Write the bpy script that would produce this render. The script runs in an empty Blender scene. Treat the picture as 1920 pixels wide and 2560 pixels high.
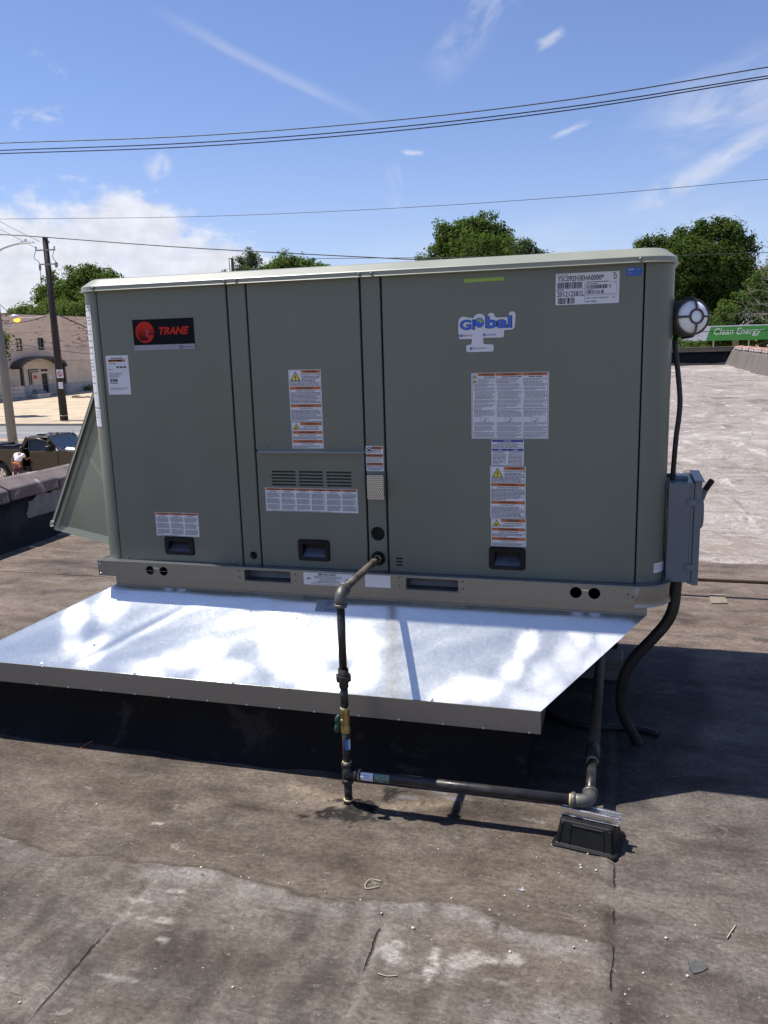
import bpy, bmesh, math, random
import numpy as np
from mathutils import Vector, Matrix

SC = bpy.context.scene
COL = SC.collection
R = math.radians
random.seed(7)
RNG = np.random.default_rng(11)

# ------------------------------------------------------------------ camera
cam_d = bpy.data.cameras.new("camera")
cam = bpy.data.objects.new("camera", cam_d)
COL.objects.link(cam)
CAM_POS = Vector((2.0847, -2.8886, 1.5591))
yaw, pitch, roll = 0.2820, -0.2012, -0.0298
fw = Vector((-math.sin(yaw) * math.cos(pitch), math.cos(yaw) * math.cos(pitch), math.sin(pitch)))
r0 = Vector((math.cos(yaw), math.sin(yaw), 0))
u0 = r0.cross(fw)
r1 = math.cos(roll) * r0 + math.sin(roll) * u0
u1 = -math.sin(roll) * r0 + math.cos(roll) * u0
M = Matrix((r1, u1, -fw)).transposed().to_4x4()
M.translation = CAM_POS
cam.matrix_world = M
cam_d.sensor_fit = 'HORIZONTAL'
cam_d.sensor_width = 36.0
cam_d.lens = 2073.5 / 1920 * 36.0
cam_d.clip_start = 0.05
cam_d.clip_end = 2000
SC.camera = cam
SC.render.resolution_x, SC.render.resolution_y = 768, 1024

# ------------------------------------------------------------------ light
SUN_EL, SUN_AZ = 64.7, -87.5            # azimuth from +Y towards +X
SUN_STRENGTH, SKY_STRENGTH, EXPOSURE = 5.0, 0.081, 0.49
sun_dir = Vector((math.sin(R(SUN_AZ)) * math.cos(R(SUN_EL)), math.cos(R(SUN_AZ)) * math.cos(R(SUN_EL)), math.sin(R(SUN_EL))))
sl = bpy.data.lights.new("sun", 'SUN')
sl.energy = SUN_STRENGTH
sl.angle = R(0.53)
sl.color = (1.0, 0.955, 0.89)
so = bpy.data.objects.new("sun", sl)
so.rotation_euler = sun_dir.to_track_quat('Z', 'Y').to_euler()
so.location = (-20, 5, 40)
COL.objects.link(so)
SC.view_settings.view_transform = 'Standard'
SC.view_settings.look = 'None'
SC.view_settings.exposure = EXPOSURE
SC.view_settings.gamma = 1
SC.view_settings.use_curve_mapping = False


class NT:
    """small helper for node trees"""
    def __init__(self, nt):
        self.nt = nt
        self.n = nt.nodes
        self.l = nt.links

    def new(self, typ, **kw):
        nd = self.n.new(typ)
        for k, v in kw.items():
            setattr(nd, k, v)
        return nd

    def put(self, sock, val):
        if val is None:
            return
        if isinstance(val, bpy.types.NodeSocket):
            self.l.new(val, sock)
        else:
            try:
                sock.default_value = val
            except (TypeError, ValueError):
                sock.default_value = (*val, 1.0)

    def m(self, op, a, b=None, c=None, clamp=False):
        nd = self.new('ShaderNodeMath', operation=op, use_clamp=clamp)
        for i, v in enumerate((a, b, c)):
            if v is not None:
                self.put(nd.inputs[i], v)
        return nd.outputs[0]

    def mr(self, v, a, b, c=0.0, d=1.0, interp='SMOOTHSTEP'):
        nd = self.new('ShaderNodeMapRange', interpolation_type=interp)
        self.put(nd.inputs[0], v)
        for i, x in zip((1, 2, 3, 4), (a, b, c, d)):
            self.put(nd.inputs[i], x)
        return nd.outputs[0]

    def mix(self, f, a, b, blend='MIX'):
        nd = self.new('ShaderNodeMix', data_type='RGBA', blend_type=blend)
        self.put(nd.inputs[0], f)
        for s, v in ((nd.inputs[6], a), (nd.inputs[7], b)):
            if isinstance(v, bpy.types.NodeSocket):
                self.l.new(v, s)
            else:
                s.default_value = (v[0], v[1], v[2], 1)
        return nd.outputs[2]

    def noise(self, vec, scale, detail=4.0, rough=0.55, dist=0.0):
        nd = self.new('ShaderNodeTexNoise')
        if vec is not None:
            self.l.new(vec, nd.inputs['Vector'])
        nd.inputs['Scale'].default_value = scale
        nd.inputs['Detail'].default_value = detail
        nd.inputs['Roughness'].default_value = rough
        nd.inputs['Distortion'].default_value = dist
        return nd.outputs[0]

    def mapping(self, vec, scale=(1, 1, 1), loc=(0, 0, 0), rot=(0, 0, 0)):
        nd = self.new('ShaderNodeMapping')
        self.l.new(vec, nd.inputs[0])
        nd.inputs[1].default_value = loc
        nd.inputs[2].default_value = rot
        nd.inputs[3].default_value = scale
        return nd.outputs[0]


# ------------------------------------------------------------------ sky
world = bpy.data.worlds.new("World")
SC.world = world
world.use_nodes = True
W = NT(world.node_tree)
W.n.clear()
sky = W.new('ShaderNodeTexSky', sky_type='NISHITA', sun_disc=False)
sky.sun_elevation = R(SUN_EL)
sky.sun_rotation = R(SUN_AZ)
sky.altitude = 200
sky.air_density = 1.0
sky.dust_density = 0.2
sky.ozone_density = 1.6
tc = W.new('ShaderNodeTexCoord')
sep = W.new('ShaderNodeSeparateXYZ')
W.l.new(tc.outputs['Generated'], sep.inputs[0])
X, Y, Z = sep.outputs
az = W.m('MULTIPLY', W.m('ARCTAN2', X, Y), 57.2958)
el = W.m('MULTIPLY', W.m('ARCSINE', Z), 57.2958)
comb = W.new('ShaderNodeCombineXYZ')
W.put(comb.inputs[0], az)
W.put(comb.inputs[1], el)
AE = comb.outputs[0]
# cumulus bank low on the left, running on outside the picture
n1 = W.noise(W.mapping(AE, (0.13, 0.26, 1)), 1.0, 7, 0.62, 0.25)
n2 = W.noise(W.mapping(AE, (0.55, 0.9, 1)), 1.0, 5, 0.6)
edge = W.mr(az, -30.0, -17.5, 9.6, 2.4, 'LINEAR')
edge = W.m('ADD', edge, W.m('MULTIPLY', W.m('SUBTRACT', n1, 0.5), 7.0))
edge = W.m('ADD', edge, W.m('MULTIPLY', W.m('SUBTRACT', n2, 0.5), 3.6))
bank = W.mr(W.m('SUBTRACT', edge, el), -0.5, 1.6)
bank = W.m('MULTIPLY', bank, W.mr(az, -95, -70))
bank = W.m('MULTIPLY', bank, W.mr(n1, 0.2, 0.55, 0.62, 0.95))
mask = bank


def streak(a0, e0, a1, e1, wid, amt, lo=0.35, hi=0.7, sc=0.5, stretch=3.0):
    """a wisp along a segment of the sky, broken up by stretched noise"""
    dx, dy = a1 - a0, e1 - e0
    L = math.hypot(dx, dy)
    ux, uy = dx / L, dy / L
    px = W.m('SUBTRACT', az, a0)
    py = W.m('SUBTRACT', el, e0)
    al = W.m('ADD', W.m('MULTIPLY', px, ux), W.m('MULTIPLY', py, uy))
    ac = W.m('ADD', W.m('MULTIPLY', px, -uy), W.m('MULTIPLY', py, ux))
    c = W.new('ShaderNodeCombineXYZ')
    W.put(c.inputs[0], W.m('DIVIDE', al, stretch))
    W.put(c.inputs[1], ac)
    c.inputs[2].default_value = a0
    n = W.noise(c.outputs[0], sc, 6, 0.62, 0.4)
    ac2 = W.m('ADD', ac, W.m('MULTIPLY', W.m('SUBTRACT', n, 0.5), wid * 1.6))
    prof = W.mr(W.m('ABSOLUTE', ac2), 0.0, wid, 1.0, 0.0)
    ends = W.m('MULTIPLY', W.mr(al, -0.25 * L, 0.25 * L), W.mr(al, 0.75 * L, 1.25 * L, 1.0, 0.0))
    s = W.m('MULTIPLY', W.m('MULTIPLY', prof, ends), W.mr(n, lo, hi))
    return W.m('MULTIPLY', s, amt * 0.72)


for a in (
    (-27.8, 18.9, -17.0, 14.2, 0.5, 0.30, 0.2, 0.5, 0.45, 5.0),
    (-6.5, 21.5, -11.3, 16.6, 1.5, 0.75, 0.34, 0.7, 0.5, 2.2),
    (1.5, 12.6, 13.5, 15.2, 2.9, 0.62, 0.3, 0.62, 0.35, 2.6),
    (0.5, 7.8, 8.5, 11.9, 1.0, 0.75, 0.3, 0.6, 0.6, 2.0),
    (-14.7, 8.6, -14.9, 11.0, 0.9, 0.42, 0.3, 0.65, 0.7, 1.5),
    (-5.6, 17.3, -4.2, 17.9, 0.45, 0.7, 0.25, 0.5, 1.2, 1.5),
    (-4.6, 12.3, -2.6, 12.9, 0.28, 0.6, 0.3, 0.55, 1.2, 2.0),
    (-14.2, 11.9, -13.0, 11.8, 0.22, 0.8, 0.25, 0.5, 1.5, 1.5),
    (-40.0, 19.6, -38.2, 20.0, 0.4, 0.6, 0.3, 0.55, 1.2, 1.5),
    (-38.2, 13.5, -35.0, 13.9, 0.7, 0.5, 0.42, 0.6, 1.3, 1.6),
    (-36.5, 16.9, -35.0, 15.9, 0.5, 0.4, 0.42, 0.6, 1.3, 1.6),
    (-15.0, 5.4, 10.0, 7.6, 2.2, 0.42, 0.3, 0.7, 0.3, 3.0),
    (-30.5, 10.8, -29.3, 11.6, 0.9, 0.7, 0.3, 0.55, 0.9, 1.2),
):
    mask = W.m('MAXIMUM', mask, streak(*a))
# the same thin cirrus goes on all round, a little haze low down
c2 = W.noise(W.mapping(AE, (0.05, 0.11, 1), rot=(0, 0, 0.35)), 1.0, 6, 0.6, 0.6)
outside = W.m('MAXIMUM', W.mr(W.m('ABSOLUTE', W.m('ADD', az, 16)), 27, 45), W.mr(el, 22, 34))
mask = W.m('MAXIMUM', mask, W.m('MULTIPLY', W.m('MULTIPLY', W.mr(c2, 0.52, 0.8), outside), 0.5))
haze = W.m('MULTIPLY', W.mr(el, -1, 13, 1.0, 0.0, 'LINEAR'), 0.34)
CLOUD = (0.80, 0.82, 0.90)
k = 0.72 / SKY_STRENGTH
cloudc = W.mix(W.mr(n2, 0.3, 0.75), tuple(c * 0.92 * k for c in CLOUD), tuple(c * 1.12 * k for c in CLOUD))
skyc = W.mix(1.0, sky.outputs[0], (1.02, 1.02, 1.27), 'MULTIPLY')
skyc = W.mix(haze, skyc, tuple(c * k for c in (0.50, 0.60, 0.83)))
final = W.mix(mask, skyc, cloudc)
bg = W.new('ShaderNodeBackground')
W.l.new(final, bg.inputs[0])
bg.inputs[1].default_value = SKY_STRENGTH
wo = W.new('ShaderNodeOutputWorld')
W.l.new(bg.outputs[0], wo.inputs[0])


# ------------------------------------------------------------------ helpers
def tag(o, label=None, cat=None, group=None, kind=None):
    if label:
        o['label'] = label
    if cat:
        o['category'] = cat
    if group:
        o['group'] = group
    if kind:
        o['kind'] = kind
    return o


def thing(name, label, cat, loc=(0, 0, 0), group=None, rotz=0.0):
    o = bpy.data.objects.new(name, None)
    o.empty_display_size = 0.1
    COL.objects.link(o)
    o.location = loc
    o.rotation_euler = (0, 0, rotz)
    return tag(o, label, cat, group)


def origin_of(o):
    p = Vector((0, 0, 0))
    while o is not None:
        p += o.location
        o = o.parent
    return p


class MB:
    """collects geometry in world coordinates and links it as one mesh object"""
    def __init__(self):
        self.v, self.f, self.m, self.s = [], [], [], []

    def add(self, verts, faces, mat=0, smooth=False):
        b = len(self.v)
        self.v.extend([tuple(p) for p in verts])
        for fc in faces:
            self.f.append([b + i for i in fc])
            self.m.append(mat)
            self.s.append(smooth)
        return self

    def box(self, x0, x1, y0, y1, z0, z1, mat=0):
        v = [(x0, y0, z0), (x1, y0, z0), (x1, y1, z0), (x0, y1, z0), (x0, y0, z1), (x1, y0, z1), (x1, y1, z1), (x0, y1, z1)]
        return self.add(v, [(0, 3, 2, 1), (4, 5, 6, 7), (0, 1, 5, 4), (1, 2, 6, 5), (2, 3, 7, 6), (3, 0, 4, 7)], mat)

    def hexa(self, v, mat=0):
        return self.add(v, [(0, 3, 2, 1), (4, 5, 6, 7), (0, 1, 5, 4), (1, 2, 6, 5), (2, 3, 7, 6), (3, 0, 4, 7)], mat)

    def bar(self, p0, p1, w, h, mat=0, up=(0, 0, 1)):
        p0, p1 = Vector(p0), Vector(p1)
        d = (p1 - p0).normalized()
        u = Vector(up)
        s = d.cross(u)
        if s.length < 1e-5:
            s = d.cross(Vector((1, 0, 0)))
        s.normalize()
        u = s.cross(d)
        c = []
        for p in (p0, p1):
            for a, b in ((-1, -1), (1, -1), (1, 1), (-1, 1)):
                c.append(p + s * (a * w / 2) + u * (b * h / 2))
        return self.add(c, [(3, 2, 1, 0), (4, 5, 6, 7), (0, 1, 5, 4), (1, 2, 6, 5), (2, 3, 7, 6), (3, 0, 4, 7)], mat)

    def tube(self, path, r, n=12, mat=0, caps=True, smooth=True):
        path = [Vector(p) for p in path]
        rs = r if isinstance(r, (list, tuple)) else [r] * len(path)
        vs, fs = [], []
        t0 = (path[1] - path[0]).normalized()
        a = t0.cross(Vector((0, 0, 1)))
        if a.length < 1e-3:
            a = t0.cross(Vector((1, 0, 0)))
        a.normalize()
        pt = t0
        for i, p in enumerate(path):
            if i == 0:
                t = t0
            elif i == len(path) - 1:
                t = (path[i] - path[i - 1]).normalized()
            else:
                t = ((path[i + 1] - path[i]).normalized() + (path[i] - path[i - 1]).normalized()).normalized()
            q = pt.rotation_difference(t)
            a = (q @ a)
            a = (a - t * a.dot(t)).normalized()
            pt = t
            b = t.cross(a)
            for k in range(n):
                an = 2 * math.pi * k / n
                vs.append(p + (a * math.cos(an) + b * math.sin(an)) * rs[i])
        for i in range(len(path) - 1):
            for k in range(n):
                k2 = (k + 1) % n
                fs.append((i * n + k, i * n + k2, (i + 1) * n + k2, (i + 1) * n + k))
        self.add(vs, fs, mat, smooth)
        if caps:
            m = len(path) - 1
            self.add(vs[:n], [tuple(range(n))[::-1]], mat)
            self.add(vs[m * n:], [tuple(range(n))], mat)
        return self

    def lathe(self, prof, origin, axis, n=24, mat=0, smooth=True, cap=True):
        """prof: list of (radius, height along axis)"""
        o, ax = Vector(origin), Vector(axis).normalized()
        a = ax.cross(Vector((0, 0, 1)))
        if a.length < 1e-3:
            a = ax.cross(Vector((1, 0, 0)))
        a.normalize()
        b = ax.cross(a)
        vs, fs = [], []
        for (r, h) in prof:
            for k in range(n):
                an = 2 * math.pi * k / n
                vs.append(o + ax * h + (a * math.cos(an) + b * math.sin(an)) * max(r, 1e-5))
        for i in range(len(prof) - 1):
            for k in range(n):
                k2 = (k + 1) % n
                fs.append((i * n + k, i * n + k2, (i + 1) * n + k2, (i + 1) * n + k))
        self.add(vs, fs, mat, smooth)
        if cap:
            self.add(vs[:n], [tuple(range(n))[::-1]], mat)
            self.add(vs[-n:], [tuple(range(n))], mat)
        return self

    def extrude(self, pts, axis, a, b, mat=0, smooth=False):
        """a polygon given in the two other axes, pulled along axis from a to b"""
        def put(p, h):
            return {'x': (h, p[0], p[1]), 'y': (p[0], h, p[1]), 'z': (p[0], p[1], h)}[axis]
        n = len(pts)
        v = [put(p, a) for p in pts] + [put(p, b) for p in pts]
        fs = [(i, (i + 1) % n, n + (i + 1) % n, n + i) for i in range(n)]
        self.add(v, fs, mat, smooth)
        self.add(v[:n], [tuple(range(n))[::-1]], mat)
        self.add(v[n:], [tuple(range(n))], mat)
        return self

    def plate(self, outer, holes, y0, y1, mat=0, place=None):
        """sheet with holes in the xz plane, front at y0, back at y1"""
        bm = bmesh.new()
        es, loops = [], []
        for lp in [outer] + list(holes):
            vs = [bm.verts.new((p[0], 0, p[1])) for p in lp]
            loops.append(len(vs))
            for i in range(len(vs)):
                es.append(bm.edges.new((vs[i], vs[(i + 1) % len(vs)])))
        bmesh.ops.triangle_fill(bm, use_beauty=True, use_dissolve=False, edges=es)
        bm.verts.index_update()
        vv = [v.co.copy() for v in bm.verts]
        tr = []
        for f in bm.faces:
            idx = [v.index for v in f.verts]
            f.normal_update()
            tr.append(idx if f.normal.y < 0 else idx[::-1])
        bm.free()
        pl = place or (lambda x, y, z: (x, y, z))
        self.add([pl(c.x, y0, c.z) for c in vv], tr, mat)
        self.add([pl(c.x, y1, c.z) for c in vv], [t[::-1] for t in tr], mat)
        b = 0
        for n in loops:
            ring = vv[b:b + n]
            b += n
            v = [pl(c.x, y0, c.z) for c in ring] + [pl(c.x, y1, c.z) for c in ring]
            self.add(v, [(i, (i + 1) % n, n + (i + 1) % n, n + i) for i in range(n)], mat)
        return self

    def build(self, name, mats, parent=None, bevel=0.0, seg=1, loc=None, normals=True):
        off = origin_of(parent) if parent is not None else Vector(loc or (0, 0, 0))
        me = bpy.data.meshes.new(name)
        me.from_pydata([(p[0] - off.x, p[1] - off.y, p[2] - off.z) for p in self.v], [], self.f)
        for mt in (mats if isinstance(mats, (list, tuple)) else [mats]):
            me.materials.append(mt)
        me.polygons.foreach_set('material_index', self.m)
        me.polygons.foreach_set('use_smooth', self.s)
        bm = bmesh.new()
        bm.from_mesh(me)
        if bevel or normals:
            bmesh.ops.remove_doubles(bm, verts=bm.verts, dist=1e-5)
        if normals:
            bmesh.ops.recalc_face_normals(bm, faces=bm.faces)
        if bevel:
            bm.normal_update()
            es = [e for e in bm.edges if len(e.link_faces) == 2 and e.calc_face_angle(0) > 0.6]
            bmesh.ops.bevel(bm, geom=es, offset=bevel, segments=seg, affect='EDGES', profile=0.5, clamp_overlap=True)
        bm.to_mesh(me)
        bm.free()
        me.update()
        o = bpy.data.objects.new(name, me)
        COL.objects.link(o)
        if parent is not None:
            o.parent = parent
        elif loc is not None:
            o.location = loc
        return o


def copy_tree(o, parent=None):
    c = o.copy()
    COL.objects.link(c)
    if parent is not None:
        c.parent = parent
    for ch in list(o.children):
        copy_tree(ch, c)
    return c


def circle(cx, cz, r, n=24):
    return [(cx + r * math.cos(2 * math.pi * i / n), cz + r * math.sin(2 * math.pi * i / n)) for i in range(n)]


def rrect(x0, x1, z0, z1, r, n=4):
    out = []
    for cx, cz, a0 in ((x1 - r, z1 - r, 0), (x0 + r, z1 - r, 90), (x0 + r, z0 + r, 180), (x1 - r, z0 + r, 270)):
        for i in range(n + 1):
            a = R(a0 + 90 * i / n)
            out.append((cx + r * math.cos(a), cz + r * math.sin(a)))
    return out


def smooth_path(pts, n=8):
    """Catmull-Rom"""
    P = [Vector(p) for p in pts]
    P = [P[0] * 2 - P[1]] + P + [P[-1] * 2 - P[-2]]
    out = []
    for i in range(1, len(P) - 2):
        for k in range(n):
            t = k / n
            a, b, c, d = P[i - 1], P[i], P[i + 1], P[i + 2]
            out.append(0.5 * ((2 * b) + (c - a) * t + (2 * a - 5 * b + 4 * c - d) * t * t + (3 * b - 3 * c + d - a) * t ** 3))
    out.append(P[-2])
    return out


# lettering, made once while the scene is still small
_text = {}


def text_geo(s, bold=0.0, shear=0.0):
    key = (s, bold, shear)
    if key not in _text:
        cu = bpy.data.curves.new('lettering', 'FONT')
        cu.body = s
        cu.size = 1.0
        cu.shear = shear
        cu.offset = bold
        cu.resolution_u = 3
        ob = bpy.data.objects.new('lettering', cu)
        COL.objects.link(ob)
        bpy.context.view_layer.update()
        me = bpy.data.meshes.new_from_object(ob.evaluated_get(bpy.context.evaluated_depsgraph_get()))
        v = np.array([p.co[:2] for p in me.vertices])
        f = [tuple(p.vertices) for p in me.polygons]
        lo, hi = v.min(0), v.max(0)
        bpy.data.objects.remove(ob)
        bpy.data.curves.remove(cu)
        bpy.data.meshes.remove(me)
        _text[key] = (v, f, lo, hi)
    return _text[key]


def fbm(x, y, seed=0, octaves=4, gain=0.5):
    """value noise for arrays, about -1..1"""
    rg = np.random.default_rng(seed)
    tab = rg.random((256, 256)) * 2 - 1
    out = np.zeros_like(x, dtype=float)
    amp, tot = 1.0, 0.0
    for o in range(octaves):
        xi, yi = np.floor(x).astype(int), np.floor(y).astype(int)
        fx, fy = x - xi, y - yi
        fx, fy = fx * fx * (3 - 2 * fx), fy * fy * (3 - 2 * fy)
        a = tab[xi % 256, yi % 256]
        b = tab[(xi + 1) % 256, yi % 256]
        c = tab[xi % 256, (yi + 1) % 256]
        d = tab[(xi + 1) % 256, (yi + 1) % 256]
        out += amp * ((a * (1 - fx) + b * fx) * (1 - fy) + (c * (1 - fx) + d * fx) * fy)
        tot += amp
        amp *= gain
        x, y = x * 2.03 + 17.3, y * 2.03 + 5.7
    return out / tot


def sstep(x, a, b):
    t = np.clip((x - a) / (b - a), 0, 1)
    return t * t * (3 - 2 * t)


# ------------------------------------------------------------------ materials
def surf(name, col, var=0.15, scale=6.0, rough=0.6, metal=0.0, bump=0.0, bscale=40.0, stretch=(1, 1, 1),
         col2=None, thr=(0.45, 0.65), rvar=0.1, spec=0.5, emit=None):
    mt = bpy.data.materials.new(name)
    mt.use_nodes = True
    T = NT(mt.node_tree)
    b = T.n['Principled BSDF']
    tcn = T.new('ShaderNodeTexCoord')
    vec = T.mapping(tcn.outputs['Object'], stretch)
    n = T.noise(vec, scale, 5, 0.6)
    lo = tuple(c * (1 - var) for c in col)
    hi = tuple(min(1, c * (1 + var)) for c in col)
    c = T.mix(T.mr(n, 0.25, 0.75), lo, hi)
    if col2 is not None:
        n3 = T.noise(vec, scale * 0.6, 6, 0.65, 0.4)
        c = T.mix(T.mr(n3, thr[0], thr[1]), c, col2)
    T.l.new(c, b.inputs['Base Color'])
    b.inputs['Metallic'].default_value = metal
    b.inputs['Specular IOR Level'].default_value = spec
    T.put(b.inputs['Roughness'], T.mr(n, 0.2, 0.8, max(0.03, rough - rvar), min(1, rough + rvar)))
    if bump:
        bn = T.new('ShaderNodeBump')
        bn.inputs['Strength'].default_value = 1.0
        bn.inputs['Distance'].default_value = bump
        T.l.new(T.noise(vec, bscale, 6, 0.6), bn.inputs['Height'])
        T.l.new(bn.outputs[0], b.inputs['Normal'])
    if emit:
        b.inputs['Emission Color'].default_value = (*emit[0], 1)
        b.inputs['Emission Strength'].default_value = emit[1]
    return mt


MT = {}
PAINT = (0.143, 0.159, 0.127)
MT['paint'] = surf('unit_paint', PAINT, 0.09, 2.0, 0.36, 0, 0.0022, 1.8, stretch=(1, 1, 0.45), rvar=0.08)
MT['lid'] = surf('sunlit_unit_paint', (0.245, 0.255, 0.205), 0.06, 3.0, 0.38, 0, 0.0003, 14, rvar=0.05)  # the unit's paint again, lighter to put sunlight into the colour
MT['dark'] = surf('dark_gap', (0.012, 0.012, 0.013), 0.2, 10, 0.8)
MT['plastic'] = surf('black_plastic', (0.009, 0.009, 0.012), 0.15, 20, 0.45, spec=0.25)
MT['recess'] = surf('skylit_plastic', (0.07, 0.08, 0.105), 0.1, 20, 0.32)  # black handle plastic with the sky's reflection mixed into its colour
MT['rubber'] = surf('black_rubber', (0.007, 0.007, 0.007), 0.3, 12, 0.55, spec=0.25, bump=0.0006, bscale=60, rvar=0.15)
MT['conduit'] = surf('conduit_rubber', (0.016, 0.017, 0.017), 0.35, 18, 0.5, bump=0.001, bscale=50, col2=(0.035, 0.034, 0.03), thr=(0.55, 0.75))
MT['blackpipe'] = surf('black_iron_pipe', (0.03, 0.028, 0.026), 0.4, 25, 0.42, 0.3, 0.0004, 90, col2=(0.075, 0.058, 0.042), thr=(0.55, 0.8), rvar=0.12)
MT['rustpipe'] = surf('rusty_pipe', (0.075, 0.045, 0.032), 0.35, 22, 0.75, 0, 0.0006, 80, col2=(0.03, 0.024, 0.022), thr=(0.5, 0.75))
MT['oldpipe'] = surf('weathered_pipe', (0.12, 0.10, 0.075), 0.35, 25, 0.6, 0.2, 0.0005, 70, col2=(0.04, 0.034, 0.03), thr=(0.45, 0.6))
MT['fitting'] = surf('grey_iron_fitting', (0.115, 0.11, 0.10), 0.25, 30, 0.5, 0.5, 0.0006, 70)
MT['dope'] = surf('yellow_thread_dope', (0.52, 0.46, 0.26), 0.3, 60, 0.6, bump=0.001, bscale=80)
MT['brass'] = surf('brass_valve', (0.42, 0.33, 0.14), 0.2, 30, 0.35, 0.9, 0.0003, 50)
MT['green'] = surf('green_handle', (0.008, 0.05, 0.03), 0.2, 30, 0.4)
MT['alu'] = surf('bright_strut', (0.82, 0.83, 0.85), 0.08, 20, 0.3, 1.0, 0.0004, 40)
MT['screw'] = surf('screw_steel', (0.2, 0.2, 0.19), 0.1, 30, 0.4, 0.8)
MT['white'] = surf('sticker_white', (0.66, 0.67, 0.70), 0.05, 8, 0.4, rvar=0.05)
MT['silver'] = surf('sticker_silver', (0.27, 0.28, 0.33), 0.05, 8, 0.4)
MT['ink'] = surf('ink_black', (0.02, 0.02, 0.025), 0.1, 8, 0.5)
MT['inkgrey'] = surf('ink_grey', (0.10, 0.105, 0.13), 0.1, 8, 0.5)
MT['orange'] = surf('warning_orange', (0.50, 0.14, 0.035), 0.08, 8, 0.45)
MT['navy'] = surf('notice_blue', (0.02, 0.045, 0.28), 0.05, 8, 0.45)
MT['yellow'] = surf('warning_yellow', (0.70, 0.58, 0.05), 0.06, 8, 0.45)
MT['badge'] = surf('badge_black', (0.006, 0.006, 0.009), 0.1, 8, 0.6, spec=0.12)
MT['red'] = surf('badge_red', (0.50, 0.028, 0.016), 0.05, 8, 0.6, spec=0.12)
MT['redink'] = surf('ink_red', (0.35, 0.02, 0.05), 0.05, 8, 0.5)
MT['greenink'] = surf('ink_green', (0.05, 0.22, 0.08), 0.05, 8, 0.5)
MT['lime'] = surf('lime_tape', (0.28, 0.46, 0.05), 0.06, 8, 0.45)
MT['limeink'] = surf('lime_print', (0.42, 0.60, 0.20), 0.06, 8, 0.45)
MT['skyblue'] = surf('blue_label', (0.012, 0.11, 0.46), 0.05, 8, 0.4)
MT['logoblue'] = surf('logo_blue', (0.03, 0.13, 0.62), 0.05, 8, 0.4)
MT['logogreen'] = surf('logo_green', (0.22, 0.45, 0.10), 0.05, 8, 0.4)
MT['boxpaint'] = surf('switch_grey_paint', (0.125, 0.15, 0.17), 0.05, 6, 0.30, rvar=0.05)


def galv(name, base=(0.82, 0.84, 0.78), r0=0.19, r1=0.345, patchy=True):
    """zinc coated sheet: fine spangle, soft painted-in glare, scuffs"""
    mt = bpy.data.materials.new(name)
    mt.use_nodes = True
    T = NT(mt.node_tree)
    b = T.n['Principled BSDF']
    tcn = T.new('ShaderNodeTexCoord')
    o = tcn.outputs['Object']
    vo = T.new('ShaderNodeTexVoronoi')
    vo.inputs['Scale'].default_value = 130
    T.l.new(o, vo.inputs['Vector'])
    sp = T.new('ShaderNodeSeparateColor')
    T.l.new(vo.outputs['Color'], sp.inputs[0])
    fine = T.noise(o, 45, 5, 0.7)
    spang = T.m('ADD', T.m('MULTIPLY', sp.outputs[0], 0.3), T.m('MULTIPLY', fine, 0.7))
    col = T.mix(T.mr(spang, 0.25, 0.75), tuple(c * 0.95 for c in base), tuple(min(1, c * 1.03) for c in base))
    b.inputs['Metallic'].default_value = 0.84 if patchy else 0.84
    rough = T.mr(spang, 0.2, 0.8, r0 - 0.008, r0 + 0.012)
    if patchy:
        at_ = T.new('ShaderNodeAttribute', attribute_name='glare')
        p = T.noise(o, 7.0, 5, 0.6, 0.5)
        bl = T.mr(T.m('ADD', at_.outputs['Fac'], T.m('MULTIPLY', T.m('SUBTRACT', p, 0.5), 0.6)), 0.08, 1.0)
        rough = T.m('ADD', rough, T.m('MULTIPLY', bl, r1 - r0))
        col = T.mix(T.m('MULTIPLY', bl, 0.6), col, (0.86, 0.86, 0.87))
        scr = T.noise(T.mapping(o, (70, 3.0, 3.0), rot=(0, 0, 0.9)), 1.0, 2, 0.5)
        s = T.m('MULTIPLY', T.mr(scr, 0.70, 0.74), T.mr(T.noise(o, 5, 2), 0.55, 0.65))
        rough = T.m('ADD', rough, T.m('MULTIPLY', s, 0.18))
        dn = T.noise(o, 9, 6, 0.7)
        col = T.mix(T.mr(dn, 0.66, 0.8), col, tuple(c * 0.72 for c in base))
    T.l.new(col, b.inputs['Base Color'])
    T.l.new(rough, b.inputs['Roughness'])
    bn = T.new('ShaderNodeBump')
    bn.inputs['Distance'].default_value = 0.00002
    T.l.new(spang, bn.inputs['Height'])
    T.l.new(bn.outputs[0], b.inputs['Normal'])
    return mt


MT['galv'] = galv('galvanised_sheet')
MT['galvrail'] = galv('galvanised_rail', (0.30, 0.305, 0.30), 0.34, 0.4, False)
MT['pocket'] = surf('pocket_steel', (0.16, 0.16, 0.16), 0.2, 20, 0.5, 0.3)
MT['flue'] = galv('flue_screen', (0.5, 0.5, 0.5), 0.3, 0.4, False)


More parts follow.
